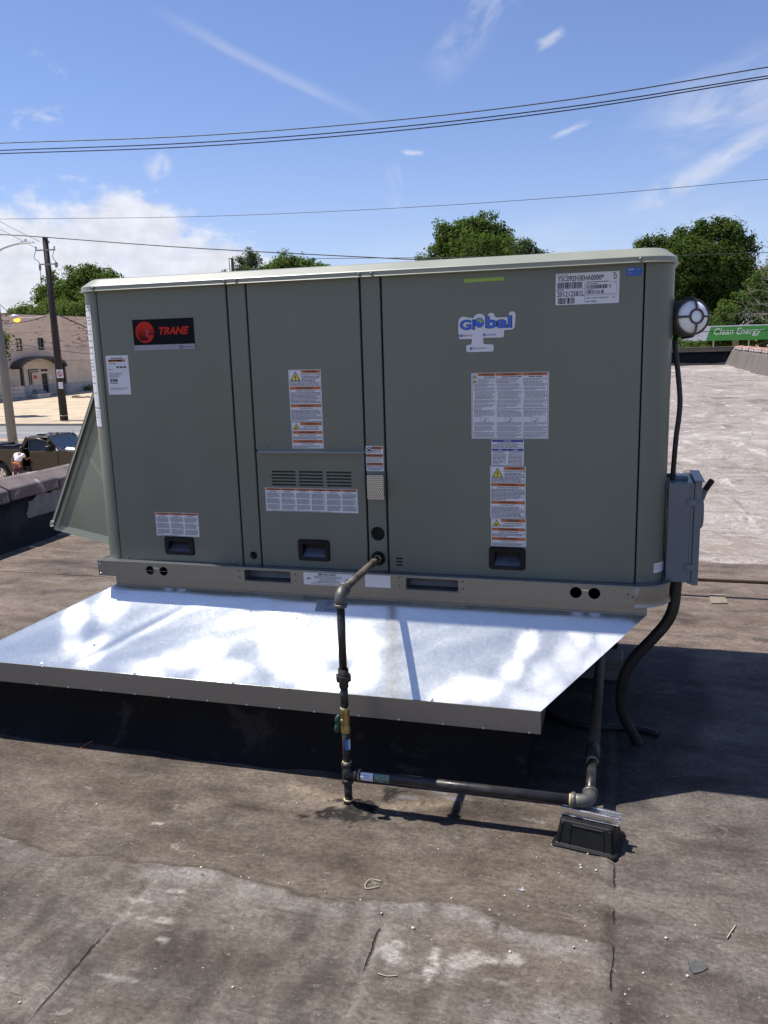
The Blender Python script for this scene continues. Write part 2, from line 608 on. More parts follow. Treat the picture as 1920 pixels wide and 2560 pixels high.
def leaf_mat(name, dark, light, trans=0.35):
    mt = bpy.data.materials.new(name)
    mt.use_nodes = True
    T = NT(mt.node_tree)
    T.n.clear()
    g = T.new('ShaderNodeNewGeometry')
    tcn = T.new('ShaderNodeTexCoord')
    n = T.noise(tcn.outputs['Object'], 0.35, 3)
    f = T.m('ADD', T.m('MULTIPLY', g.outputs['Random Per Island'], 0.6), T.m('MULTIPLY', n, 0.4))
    c = T.mix(f, dark, light)
    d = T.new('ShaderNodeBsdfDiffuse')
    t = T.new('ShaderNodeBsdfTranslucent')
    T.l.new(c, d.inputs[0])
    T.l.new(T.mix(1.0, c, (1.1, 1.25, 0.5), 'MULTIPLY'), t.inputs[0])
    mx = T.new('ShaderNodeMixShader')
    mx.inputs[0].default_value = trans
    T.l.new(d.outputs[0], mx.inputs[1])
    T.l.new(t.outputs[0], mx.inputs[2])
    o = T.new('ShaderNodeOutputMaterial')
    T.l.new(mx.outputs[0], o.inputs[0])
    return mt


MT['leaf_a'] = leaf_mat('leaf_dark_green', (0.030, 0.052, 0.013), (0.098, 0.145, 0.040))
MT['leaf_b'] = leaf_mat('leaf_mid_green', (0.048, 0.082, 0.021), (0.130, 0.185, 0.052))
MT['leaf_c'] = leaf_mat('leaf_light_green', (0.055, 0.095, 0.022), (0.155, 0.210, 0.065))
MT['leaf_d'] = leaf_mat('leaf_grey_green', (0.044, 0.070, 0.034), (0.115, 0.150, 0.078))
MT['bark'] = surf('bark', (0.07, 0.055, 0.042), 0.3, 8, 0.9, bump=0.01, bscale=20)
MT['deadbark'] = surf('dead_branch', (0.20, 0.17, 0.14), 0.25, 8, 0.9)
MT['creosote'] = surf('creosoted_wood', (0.032, 0.024, 0.020), 0.35, 3, 0.85, stretch=(6, 6, 0.6), bump=0.004, bscale=10, col2=(0.085, 0.07, 0.06), thr=(0.55, 0.75))
MT['polegrey'] = surf('weathered_grey_pole', (0.19, 0.18, 0.17), 0.15, 4, 0.85, stretch=(4, 4, 0.5))
MT['wire'] = surf('wire_black', (0.02, 0.02, 0.022), 0.1, 3, 0.6)
MT['steel'] = surf('weathered_steel', (0.26, 0.27, 0.28), 0.12, 6, 0.5, 0.4)
MT['glow'] = surf('orange_glow', (0.8, 0.3, 0.05), 0.05, 5, 0.5, emit=((1.0, 0.33, 0.03), 2.2))
MT['lamphead'] = surf('lamp_grey', (0.45, 0.46, 0.48), 0.1, 5, 0.5)
MT['asphalt'] = surf('street_asphalt', (0.19, 0.185, 0.185), 0.1, 0.6, 0.9, col2=(0.15, 0.147, 0.147), thr=(0.5, 0.75))
MT['pave'] = surf('sandy_concrete', (0.44, 0.355, 0.245), 0.13, 0.5, 0.9, col2=(0.33, 0.27, 0.19), thr=(0.52, 0.72))
MT['kerb'] = surf('kerb_concrete', (0.34, 0.29, 0.22), 0.15, 1.5, 0.9)
MT['dirt'] = surf('dry_ground', (0.30, 0.25, 0.17), 0.2, 0.15, 0.95, col2=(0.13, 0.15, 0.07), thr=(0.5, 0.7))
MT['linewhite'] = surf('road_paint_white', (0.62, 0.62, 0.6), 0.15, 2, 0.8)
MT['lineyellow'] = surf('road_paint_yellow', (0.62, 0.38, 0.12), 0.15, 2, 0.8)
MT['tar'] = surf('roof_tar', (0.008, 0.0075, 0.0075), 0.4, 8, 0.7, spec=0.15, bump=0.006, bscale=14, col2=(0.028, 0.025, 0.022), thr=(0.56, 0.64), rvar=0.2)
MT['tarwall'] = surf('tarred_wall', (0.010, 0.010, 0.012), 0.4, 3, 0.7, spec=0.2, bump=0.012, bscale=7, col2=(0.035, 0.034, 0.037), thr=(0.53, 0.75), rvar=0.2)
MT['silverpatch'] = surf('faded_coating', (0.17, 0.165, 0.165), 0.25, 9, 0.8, bump=0.005, bscale=15)
MT['coping'] = surf('clay_coping', (0.118, 0.090, 0.085), 0.3, 5, 0.7, bump=0.003, bscale=30, col2=(0.36, 0.33, 0.31), thr=(0.54, 0.62))
MT['coping2'] = surf('clay_coping_far', (0.30, 0.165, 0.11), 0.2, 3, 0.75, bump=0.003, bscale=20, col2=(0.48, 0.46, 0.46), thr=(0.50, 0.6))
MT['fabric'] = surf('wall_felt', (0.115, 0.098, 0.085), 0.15, 1.2, 0.85, bump=0.05, bscale=1.1, stretch=(1, 1, 0.35))
MT['fascia'] = surf('weathered_fascia', (0.16, 0.13, 0.10), 0.2, 2, 0.8, stretch=(0.3, 1, 2))
MT['brickwall'] = surf('store_brick', (0.25, 0.14, 0.10), 0.2, 4, 0.85)
MT['wood'] = surf('weathered_timber', (0.15, 0.13, 0.11), 0.3, 3, 0.85, stretch=(2, 14, 14), bump=0.003, bscale=8)
MT['basestone'] = surf('pale_base_stone', (0.50, 0.47, 0.44), 0.18, 1.5, 0.9, bump=0.02, bscale=2)
MT['stone'] = surf('grey_stone', (0.33, 0.33, 0.35), 0.2, 1.5, 0.85, bump=0.02, bscale=3)
MT['cream'] = surf('cream_stucco', (0.70, 0.58, 0.45), 0.06, 0.8, 0.9, col2=(0.60, 0.50, 0.40), thr=(0.5, 0.7))
MT['canopy'] = surf('dark_canopy', (0.025, 0.028, 0.032), 0.2, 2, 0.5)
MT['glassdark'] = surf('dark_glass', (0.012, 0.015, 0.02), 0.1, 3, 0.08, rvar=0.02)
MT['glassblue'] = surf('windscreen_glass', (0.02, 0.035, 0.055), 0.1, 3, 0.05, rvar=0.02, spec=0.9)
MT['doorblack'] = surf('black_door', (0.014, 0.016, 0.017), 0.2, 2, 0.5)
MT['carpaint'] = surf('truck_paint', (0.055, 0.047, 0.036), 0.05, 3, 0.25, 0.5, rvar=0.04)
MT['tyre'] = surf('tyre_rubber', (0.014, 0.014, 0.014), 0.2, 10, 0.8)
MT['rim'] = surf('wheel_alloy', (0.6, 0.58, 0.55), 0.08, 10, 0.3, 0.9)
MT['chrome'] = surf('chrome_trim', (0.7, 0.7, 0.7), 0.05, 10, 0.15, 1.0)
MT['skin'] = surf('skin', (0.20, 0.105, 0.065), 0.1, 10, 0.6)
MT['shirt'] = surf('white_shirt', (0.72, 0.73, 0.80), 0.06, 10, 0.8)
MT['shorts'] = surf('patterned_cloth', (0.05, 0.02, 0.045), 0.3, 10, 0.85, col2=(0.28, 0.09, 0.12), thr=(0.52, 0.6))
MT['sash'] = surf('orange_cloth', (0.65, 0.19, 0.06), 0.1, 10, 0.8)
MT['hair'] = surf('black_hair', (0.01, 0.009, 0.009), 0.2, 30, 0.5)
MT['signgreen'] = surf('sign_green', (0.055, 0.30, 0.05), 0.04, 0.5, 0.45)
MT['signwhite'] = surf('sign_white', (0.62, 0.66, 0.72), 0.04, 0.5, 0.45)
MT['signgrey'] = surf('sign_letter', (0.66, 0.72, 0.66), 0.04, 0.5, 0.45)
MT['pebble'] = surf('pale_pebble', (0.50, 0.45, 0.37), 0.2, 40, 0.8)
MT['shingle'] = surf('grey_shingle', (0.075, 0.075, 0.075), 0.25, 40, 0.9, bump=0.001, bscale=300)
MT['straw'] = surf('dry_straw', (0.42, 0.36, 0.26), 0.2, 30, 0.8)
MT['foil'] = surf('torn_foil', (0.6, 0.6, 0.62), 0.15, 30, 0.4, 0.6)
MT['lens'] = surf('frosted_lens', (0.86, 0.87, 0.88), 0.04, 10, 0.22, spec=0.8)
MT['guard'] = surf('faded_black_guard', (0.060, 0.057, 0.055), 0.3, 14, 0.5, bump=0.0005, bscale=60, col2=(0.16, 0.15, 0.14), thr=(0.48, 0.68))
MT['copper'] = surf('bronze_pipe_paint', (0.085, 0.05, 0.035), 0.25, 8, 0.6)
MT['greenskin'] = surf('plant_green', (0.06, 0.11, 0.03), 0.3, 6, 0.7)
MT['stickblue'] = surf('pipe_label_blue', (0.02, 0.16, 0.55), 0.1, 20, 0.45)
MT['stickgreen'] = surf('pipe_label_green', (0.14, 0.20, 0.15), 0.6, 60, 0.5)
MT['signred'] = surf('sign_red', (0.6, 0.05, 0.04), 0.05, 5, 0.5)
MT['whitepaint'] = surf('white_paint', (0.75, 0.75, 0.74), 0.05, 5, 0.5)

# ------------------------------------------------------------------ ground and street (3.7 m below the roof)
GZ = -3.70


def sheet(name, x0, x1, y0, y1, z, mat, kind='structure'):
    o = MB().add([(x0, y0, z), (x1, y0, z), (x1, y1, z), (x0, y1, z)], [(0, 1, 2, 3)]).build(name, MT[mat], normals=False)
    return tag(o, kind=kind)


sheet('ground', -900, 900, -300, 1500, GZ - 0.02, 'dirt')
sheet('parking_lot', -140, -3.2, -30, 32.0, GZ, 'pave')
sheet('road', -400, 200, 32.0, 49.0, GZ + 0.004, 'asphalt')
tag(MB().add([(-400, 40.4, GZ + 0.009), (120, 40.4, GZ + 0.009), (120, 40.62, GZ + 0.009), (-400, 40.62, GZ + 0.009)], [(0, 1, 2, 3)])
    .add([(-400, 40.0, GZ + 0.009), (120, 40.0, GZ + 0.009), (120, 40.2, GZ + 0.009), (-400, 40.2, GZ + 0.009)], [(0, 1, 2, 3)])
    .build('centre_line', MT['lineyellow'], normals=False), kind='structure')
tag(MB().add([(-400, 44.1, GZ + 0.009), (120, 44.1, GZ + 0.009), (120, 44.24, GZ + 0.009), (-400, 44.24, GZ + 0.009)], [(0, 1, 2, 3)])
    .build('lane_line', MT['linewhite'], normals=False), kind='structure')
tag(MB().box(-400, 120, 49.0, 49.22, GZ - 0.1, GZ + 0.17).build('kerb', MT['kerb'], bevel=0.02), kind='structure')
pv = MB()
rr = random.Random(3)
xx = -150.0
while xx < 40:
    w = 3.0
    pv.box(xx, xx + w - 0.02, 49.225, 54.0, GZ - 0.1, GZ + 0.165 + rr.uniform(-0.008, 0.008))
    xx += w
pv.box(-150, 40, 54.02, 63.5, GZ - 0.1, GZ + 0.16)
tag(pv.build('pavement', MT['pave']), kind='structure')
# sloping forecourt between pavement and corner building
tag(MB().hexa([(-66, 63.5, GZ - 0.2), (40, 63.5, GZ - 0.2), (40, 140, GZ - 0.2), (-66, 140, GZ - 0.2),
               (-66, 63.52, GZ + 0.17), (40, 63.52, GZ + 0.17), (40, 140, GZ + 0.55), (-66, 140, GZ + 0.55)]).build('forecourt', MT['pave']), kind='structure')

# ------------------------------------------------------------------ the flat roof
def roof_axis(fine0, fine1, st, lo, hi, grow):
    a = list(np.arange(fine0, fine1 + 1e-6, st))
    s, p, left = st, fine0, []
    while p > lo:
        s = min(s * grow, 0.35)
        p = max(lo, p - s)
        left.append(p)
    s, p, right = st, a[-1], []
    while p < hi:
        s = min(s * grow, 0.22)
        p = min(hi, p + s)
        right.append(p)
    return np.array(left[::-1] + a + right)


RX0, RX1, RY0, RY1 = -2.72, 7.35, -6.0, 42.35
gx = roof_axis(-1.0, 3.1, 0.0125, RX0, RX1, 1.08)
gy = roof_axis(-1.75, 2.5, 0.0125, RY0, RY1, 1.05)
XX, YY = np.meshgrid(gx, gy, indexing='ij')


def lap_mask(d, w):
    return np.exp(-(d / w) ** 2)


ridge_y = np.interp(XX, [-3, 0.15, 0.38, 0.66, 0.89, 0.97, 1.06, 1.3, 1.48, 1.60, 1.73, 1.87, 2.06, 2.1, 2.5, 8],
                    [-0.86, -0.879, -0.922, -0.905, -0.893, -0.882, -0.912, -0.93, -0.915, -0.872, -0.878, -0.925, -0.92, -0.91, -0.93, -0.95])
ridge_y = ridge_y + 0.014 * fbm(XX * 9, YY * 0 + 3.1, 4, 3) + 0.006 * fbm(XX * 40, YY * 0 + 1.1, 6, 2)
front = sstep(ridge_y - YY, -0.012, 0.03) * sstep(2.115 - XX, -0.01, 0.01)       # older grey felt in front of the lap
edge_y = 3.1 + 0.09 * fbm(XX * 2.2, YY * 0 + 1.7, 9, 4)
coat = sstep(YY - edge_y, -0.03, 0.06)                                          # silvery coating on the far part
# heights
H = 0.004 * fbm(XX * 1.1, YY * 1.1, 1, 4) + 0.0012 * fbm(XX * 14, YY * 6, 2, 3)
H = H + front * 0.007 + 0.012 * lap_mask(YY - ridge_y + 0.02, 0.03) * sstep(2.1 - XX, -0.02, 0.05)
wob = 0.006 * fbm(YY * 5, XX * 0, 21, 3)
near = (YY < -0.60)
for sx in (0.77, 1.495):
    d = XX - sx - wob
    m = sstep(ridge_y - YY, 0.02, 0.1)
    H += m * (0.005 * lap_mask(d - 0.022, 0.02) + 0.005 * lap_mask(d + 0.025, 0.022) - 0.009 * lap_mask(d, 0.009))
d = XX - 2.10 - wob * 0.7
m = sstep(0.5 - YY, 0, 0.2)
H += m * (0.004 * sstep(-d, -0.008, 0.008) - 0.006 * lap_mask(d, 0.009) + 0.003 * lap_mask(d + 0.03, 0.015))
d = YY - 2.0 - 0.01 * fbm(XX * 3, YY * 0, 5, 3)
m = sstep(-1.3 - XX, -0.3, 0.0)
H += m * (0.004 * sstep(d, -0.01, 0.01) - 0.007 * lap_mask(d, 0.012))
H += 0.006 * lap_mask(XX + 1.17 - 0.05 * fbm(YY * 2, XX * 0, 8, 3), 0.02) * sstep(YY, 0.4, 0.7) * sstep(1.9 - YY, 0, 0.2)
big = 0.020 * fbm(XX * 0.8, YY * 1.6, 31, 4) + 0.016 * np.abs(fbm(XX * 0.6, YY * 2.4, 33, 4))
H += coat * (1.5 * big - 0.012)
H += 0.012 * lap_mask(XX - 3.9 - 0.25 * fbm(YY * 0.5, XX * 0, 41, 3), 0.05) * coat
H += 0.012 * lap_mask(YY - 6.2 - 0.2 * fbm(XX * 0.7, YY * 0, 43, 3), 0.06)
# the caulked hump round the pipe base
hump = np.exp(-(((XX - 1.22) / 0.055) ** 2 + ((YY + 0.455) / 0.04) ** 2))
bead = lap_mask(YY - np.interp(XX, [0.95, 1.15, 1.3, 1.45, 1.56], [-0.36, -0.42, -0.43, -0.38, -0.36]), 0.028) * sstep(XX, 0.9, 1.0) * sstep(1.60 - XX, 0.0, 0.06)
H += 0.016 * hump + 0.005 * bead * (0.6 + 0.6 * fbm(XX * 40, YY * 40, 51, 2))
# base colours
c_brown = np.array([0.108, 0.087, 0.069])
c_grey = np.array([0.136, 0.117, 0.099])
c_side = np.array([0.124, 0.106, 0.090])
c_back = np.array([0.155, 0.120, 0.096])
c_coat = np.array([0.335, 0.295, 0.265])
n_a = fbm(XX * 0.9, YY * 2.2, 61, 5)
n_b = fbm(XX * 2.5, YY * 11, 62, 4)
n_c = fbm(XX * 7, YY * 7, 63, 5)
n_d = fbm(XX * 3.1, YY * 3.1, 64, 5)


def blend(a, b, f):
    return a * (1 - f[..., None]) + b * f[..., None]


colr = np.broadcast_to(c_brown, XX.shape + (3,)).copy()
colr = blend(colr, c_side, sstep(XX, 2.02, 2.2) * sstep(1.2 - YY, 0, 0.5))
colr = blend(colr, c_back, sstep(YY, 0.6, 1.4))
colr = blend(colr, c_grey, front * (0.75 + 0.5 * n_d).clip(0, 1))
n_s = fbm(XX * 17 + 2.0 * n_d, YY * 3.2, 65, 4)
colr *= (1 + 0.25 * n_a + (0.46 - 0.3 * front) * n_b + 0.28 * n_c + 0.42 * front * n_s)[..., None]
colr = blend(colr, np.array([0.190, 0.172, 0.155]), front * sstep(n_d + 0.5 * n_c + 0.5 * n_s, 0.18, 0.55) * 0.7)
colr = blend(colr, np.array([0.062, 0.052, 0.045]), front * sstep(-n_d - 0.5 * n_c - 0.6 * n_s, 0.25, 0.6) * 0.7)
colr = blend(colr, np.array([0.165, 0.135, 0.11]), (1 - front) * (1 - coat) * sstep(n_c + 0.7 * n_a, 0.35, 0.75) * 0.5)
colr = blend(colr, np.array([0.055, 0.043, 0.036]), (1 - front) * (1 - coat) * sstep(-n_c * 0.6 - n_b, 0.25, 0.6) * 0.55)
# felt darkened round the old curb, deepening the unit's shade there
shade_d = np.maximum(np.maximum(-0.28 - YY, YY - 1.35), XX - 2.25 - 0.25 * sstep(YY, -0.2, 0.6)) + 0.06 * n_d + 0.04 * n_c
colr = blend(colr, np.array([0.040, 0.037, 0.036]), sstep(-shade_d, -0.02, 0.10) * sstep(XX, 1.2, 1.7) * 0.85)
# pale bloom along the lap and the seams
colr = blend(colr, np.array([0.25, 0.235, 0.215]), front * lap_mask(YY - ridge_y + 0.035, 0.035) * sstep(n_c + n_s, -0.1, 0.4) * 0.42)
for sx in (0.77, 1.495):
    m = sstep(ridge_y - YY, 0.02, 0.1) * lap_mask(XX - sx - wob, 0.035)
    colr = blend(colr, np.array([0.21, 0.19, 0.165]), m * sstep(n_c, -0.4, 0.3) * 0.5)
for (px, py, rx, ry, a) in ((1.79, -1.055, 0.09, 0.022, 0.9), (1.73, -1.075, 0.05, 0.03, 0.6), (1.855, -1.03, 0.025, 0.022, 0.95), (1.66, -1.11, 0.018, 0.06, 0.7),
                            (1.545, -1.10, 0.04, 0.05, 0.7), (0.874, -0.995, 0.03, 0.016, 0.95), (0.948, -1.188, 0.022, 0.02, 0.9), (0.622, -0.687, 0.03, 0.012, 0.9),
                            (0.86, -1.12, 0.12, 0.012, 0.5), (0.80, -1.06, 0.05, 0.012, 0.5), (0.9, -1.34, 0.07, 0.012, 0.35), (0.19, -0.90, 0.06, 0.015, 0.4), (1.83, -1.12, 0.06, 0.012, 0.5)):
    bl = np.exp(-(((XX - px) / rx) ** 2 + ((YY - py) / ry) ** 2)) * 1.5 + 0.9 * fbm(XX * 38, YY * 38, 71, 3) - 0.2
    colr = blend(colr, np.array([0.42, 0.395, 0.355]), sstep(bl, 0.45, 0.95) * a * (np.hypot((XX - px) / rx, (YY - py) / ry) < 2.2))
colr = blend(colr, np.array([0.045, 0.039, 0.035]), lap_mask(YY - ridge_y - 0.010, 0.010) * sstep(2.1 - XX, 0, 0.03) * sstep(n_d + n_c, -0.5, 0.2) * 0.6)
colr = blend(colr, np.array([0.20, 0.18, 0.155]), lap_mask(XX - 2.08 - wob, 0.018) * sstep(-0.5 - YY, 0, 0.1) * sstep(n_c + 0.4 * n_b, -0.35, 0.25) * 0.6)
# tar and caulk at the pipe
colr = blend(colr, np.array([0.24, 0.195, 0.135]), np.clip(bead, 0, 1) * sstep(n_c + fbm(XX * 50, YY * 50, 73, 2), -0.5, 0.3) * 0.75)
for (px, py, rx, ry, th) in ((1.222, -0.505, 0.085, 0.032, 0.30), (1.335, -0.335, 0.022, 0.050, 0.32), (1.25, -0.43, 0.070, 0.035, 0.40), (1.09, -0.545, 0.02, 0.012, 0.5),
                             (1.39, -0.315, 0.03, 0.02, 0.75), (1.145, -0.53, 0.025, 0.012, 0.6)):
    bl = np.exp(-(((XX - px) / rx) ** 2 + ((YY - py) / ry) ** 2)) + 0.55 * fbm(XX * 45, YY * 45, 75, 3)
    f = sstep(bl, th, th + 0.05) * (np.hypot((XX - px) / rx, (YY - py) / ry) < 2.0)
    colr = blend(colr, np.array([0.008, 0.008, 0.008]), f)
    H += 0.003 * f
for (px, py, rx, ry) in ((1.40, -0.345, 0.05, 0.018), (1.56, -0.32, 0.05, 0.022), (1.50, -0.29, 0.03, 0.016)):
    bl = np.exp(-(((XX - px) / rx) ** 2 + ((YY - py) / ry) ** 2)) + 0.5 * fbm(XX * 30, YY * 30, 77, 3)
    colr = blend(colr, np.array([0.150, 0.150, 0.155]), sstep(bl, 0.45, 0.55) * 0.8 * (np.hypot((XX - px) / rx, (YY - py) / ry) < 2.0))
# the silvery part, streaked and worn through
s1 = fbm(XX * 0.8, YY * 0.55, 81, 5)
s2 = fbm(XX * 2.4, YY * 1.6, 82, 5)
cc = np.broadcast_to(c_coat, XX.shape + (3,)) * (1 + 0.18 * s1 + 0.10 * s2)[..., None]
cc = blend(cc, np.array([0.54, 0.52, 0.50]), sstep(s1 + 0.5 * s2, 0.28, 0.7) * 0.7)
cc = blend(cc, np.array([0.175, 0.135, 0.105]), sstep(-s1 * 0.9 - 0.9 * s2, 0.2, 0.65) * 0.6)
cc = blend(cc, np.array([0.060, 0.050, 0.044]), sstep(fbm(XX * 0.7, YY * 1.1, 84, 4), 0.56, 0.62) * 0.75)
for yy0 in (18.0, 24.0, 30.0, 13.0):
    cc = blend(cc, np.array([0.16, 0.14, 0.12]), lap_mask(YY - yy0 - 0.3 * fbm(XX * 0.6, YY * 0, int(yy0), 3), 0.06 + 0.002 * yy0) * 0.5)
colr = blend(colr, cc, coat)
nx, ny = XX.shape
me = bpy.data.meshes.new('roof')
verts = np.stack([XX, YY, H], -1).reshape(-1, 3)
i0 = (np.arange(nx - 1)[:, None] * ny + np.arange(ny - 1)[None, :]).ravel()
quads = np.stack([i0, i0 + ny, i0 + ny + 1, i0 + 1], -1)
me.vertices.add(len(verts))
me.vertices.foreach_set('co', verts.astype(np.float32).ravel())
me.loops.add(quads.size)
me.loops.foreach_set('vertex_index', quads.astype(np.int32).ravel())
me.polygons.add(len(quads))
me.polygons.foreach_set('loop_start', (np.arange(len(quads)) * 4).astype(np.int32))
me.polygons.foreach_set('use_smooth', np.ones(len(quads), bool))
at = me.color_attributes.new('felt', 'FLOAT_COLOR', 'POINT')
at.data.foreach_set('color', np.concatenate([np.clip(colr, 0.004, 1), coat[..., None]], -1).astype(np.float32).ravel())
me.update(calc_edges=True)
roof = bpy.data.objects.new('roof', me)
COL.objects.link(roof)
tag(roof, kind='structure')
mt = bpy.data.materials.new('roof_felt')
mt.use_nodes = True
T = NT(mt.node_tree)
b = T.n['Principled BSDF']
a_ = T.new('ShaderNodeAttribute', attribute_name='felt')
tcn = T.new('ShaderNodeTexCoord')
o_ = tcn.outputs['Object']
sp = T.new('ShaderNodeSeparateXYZ')
T.l.new(o_, sp.inputs[0])
fine = T.noise(o_, 75, 6, 0.72)
fib = T.noise(T.mapping(o_, (22, 130, 1), rot=(0, 0, 0.05)), 1.0, 4, 0.6)
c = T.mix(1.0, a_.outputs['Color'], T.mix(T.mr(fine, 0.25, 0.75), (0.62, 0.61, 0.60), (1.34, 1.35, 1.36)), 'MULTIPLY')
c = T.mix(T.m('MULTIPLY', T.mr(fib, 0.3, 0.75), 0.35), c, (0.055, 0.045, 0.037))
md = T.noise(T.mapping(o_, (1, 1.7, 1), rot=(0, 0, 0.5)), 9.0, 6, 0.68, 0.5)
c = T.mix(1.0, c, T.mix(T.mr(md, 0.3, 0.7), (0.80, 0.78, 0.77), (1.14, 1.15, 1.16)), 'MULTIPLY')
lg = T.noise(T.mapping(o_, (1, 2.4, 1)), 2.6, 5, 0.6, 0.3)
c = T.mix(1.0, c, T.mix(T.mr(lg, 0.3, 0.7), (0.80, 0.77, 0.75), (1.14, 1.16, 1.18)), 'MULTIPLY')
drt = T.noise(o_, 3.7, 7, 0.72, 0.8)
c = T.mix(T.m('MULTIPLY', T.mr(drt, 0.60, 0.72), 0.35), c, (0.27, 0.245, 0.215))
gr = T.noise(T.mapping(o_, (1, 2.2, 1), rot=(0, 0, 0.12)), 34, 5, 0.75)
c = T.mix(1.0, c, T.mix(T.mr(gr, 0.3, 0.7), (0.83, 0.82, 0.81), (1.14, 1.15, 1.16)), 'MULTIPLY')
lin = T.noise(T.mapping(o_, (2.2, 60, 1), rot=(0, 0, -0.04)), 1.0, 3, 0.6)
c = T.mix(T.m('MULTIPLY', T.mr(lin, 0.56, 0.68), T.m('MULTIPLY', T.mr(lg, 0.4, 0.6), 0.35)), c, (0.045, 0.036, 0.03))
ct = a_.outputs['Alpha']
f1 = T.noise(T.mapping(o_, (1.3, 0.5, 1)), 2.3, 7, 0.68, 0.6)
c = T.mix(T.m('MULTIPLY', T.m('MULTIPLY', ct, T.mr(f1, 0.55, 0.66)), 0.6), c, (0.50, 0.48, 0.46))
f2 = T.noise(T.mapping(o_, (1.0, 0.5, 1), loc=(3, 7, 0)), 1.1, 7, 0.64, 0.6)
c = T.mix(T.m('MULTIPLY', T.m('MULTIPLY', ct, T.mr(f2, 0.56, 0.70)), 0.6), c, (0.20, 0.155, 0.12))
f3 = T.m('ABSOLUTE', T.m('SUBTRACT', T.noise(T.mapping(o_, (1.0, 0.6, 1), loc=(9, 2, 0)), 1.3, 5, 0.6, 0.8), 0.5))
c = T.mix(T.m('MULTIPLY', T.m('MULTIPLY', ct, T.mr(f3, 0.003, 0.014, 1, 0)), 0.45), c, (0.10, 0.085, 0.075))
sta = T.noise(T.mapping(o_, (1, 1.4, 1), loc=(5, 1, 0)), 5.5, 7, 0.72, 1.0)
c = T.mix(T.m('MULTIPLY', T.mr(sta, 0.615, 0.65), 0.5), c, (0.050, 0.043, 0.038))
sm = T.noise(T.mapping(o_, (1, 2.2, 1), loc=(1, 4, 0), rot=(0, 0, 0.3)), 6.5, 7, 0.75, 0.6)
c = T.mix(T.m('MULTIPLY', T.mr(sm, 0.63, 0.67), 0.40), c, (0.30, 0.28, 0.25))
pit = T.noise(o_, 17, 6, 0.8, 0.6)
c = T.mix(T.m('MULTIPLY', T.mr(pit, 0.625, 0.640), 0.6), c, (0.034, 0.030, 0.028))
flk = T.noise(T.mapping(o_, (1, 1.8, 1), loc=(2, 8, 0)), 24, 6, 0.8, 0.5)
c = T.mix(T.m('MULTIPLY', T.mr(flk, 0.635, 0.650), 0.6), c, (0.26, 0.24, 0.21))
rdg = T.m('ABSOLUTE', T.m('SUBTRACT', T.noise(T.mapping(o_, (1, 1.5, 1), loc=(6, 3, 0), rot=(0, 0, 0.4)), 8.0, 6, 0.7, 1.2), 0.5))
c = T.mix(T.m('MULTIPLY', T.mr(rdg, 0.002, 0.018, 1, 0), T.m('MULTIPLY', T.mr(lg, 0.45, 0.6), 0.40)), c, (0.040, 0.034, 0.030))
rd2 = T.m('ABSOLUTE', T.m('SUBTRACT', T.noise(T.mapping(o_, (1.2, 1, 1), loc=(2, 9, 0)), 13.0, 6, 0.75, 1.5), 0.5))
c = T.mix(T.m('MULTIPLY', T.mr(rd2, 0.001, 0.014, 1, 0), T.m('MULTIPLY', T.mr(drt, 0.48, 0.60), 0.40)), c, (0.25, 0.225, 0.195))
speck = T.noise(o_, 160, 2, 0.5)
c = T.mix(T.m('MULTIPLY', T.mr(speck, 0.735, 0.77), 0.75), c, (0.36, 0.33, 0.29))
spot = T.noise(o_, 28, 4, 0.6)
c = T.mix(T.m('MULTIPLY', T.mr(spot, 0.70, 0.73), 0.7), c, (0.028, 0.025, 0.024))
# open splits in the laps
wv = T.m('MULTIPLY', T.m('SUBTRACT', T.noise(T.mapping(o_, (0, 7, 0)), 1.0, 4, 0.7), 0.5), 0.03)
brk = T.noise(o_, 6.0, 3, 0.6)
crack = None
for sx, y0, y1, wd in ((0.772, -1.75, -1.0, 0.0032), (1.497, -1.75, -0.97, 0.003), (2.101, -1.75, -0.54, 0.0028)):
    dd = T.m('ABSOLUTE', T.m('SUBTRACT', T.m('SUBTRACT', sp.outputs[0], wv), sx - 0.0))
    k_ = T.m('MULTIPLY', T.mr(dd, wd * 0.5, wd * 1.5, 1, 0), T.m('MULTIPLY', T.mr(sp.outputs[1], y0, y0 + 0.05), T.mr(sp.outputs[1], y1 - 0.05, y1, 1, 0)))
    k_ = T.m('MULTIPLY', k_, T.mr(brk, 0.46, 0.54))
    crack = k_ if crack is None else T.m('MAXIMUM', crack, k_)
dd = T.m('ABSOLUTE', T.m('SUBTRACT', T.m('ADD', sp.outputs[1], T.m('MULTIPLY', wv, 0.6)), 2.0))
k_ = T.m('MULTIPLY', T.mr(dd, 0.003, 0.008, 1, 0), T.mr(sp.outputs[0], -1.35, -1.3, 1, 0))
crack = T.m('MAXIMUM', crack, k_)
c = T.mix(T.m('MULTIPLY', crack, 0.75), c, (0.012, 0.010, 0.009))
T.l.new(c, b.inputs['Base Color'])
T.put(b.inputs['Roughness'], T.mr(fine, 0.2, 0.8, 0.62, 0.9))
b.inputs['Specular IOR Level'].default_value = 0.18
bn = T.new('ShaderNodeBump')
bn.inputs['Distance'].default_value = 0.0028
hgt = T.m('ADD', T.m('MULTIPLY', fine, 0.6), T.m('MULTIPLY', T.noise(o_, 22, 5, 0.65), 0.9))
hgt = T.m('SUBTRACT', hgt, T.m('MULTIPLY', crack, 1.5))
T.l.new(hgt, bn.inputs['Height'])
T.l.new(bn.outputs[0], b.inputs['Normal'])
me.materials.append(mt)

# body of the building below the roof
tag(MB().box(-3.0, 7.7, -6.3, 42.65, GZ - 0.05, -0.06).build('building_walls', MT['brickwall']), kind='structure')


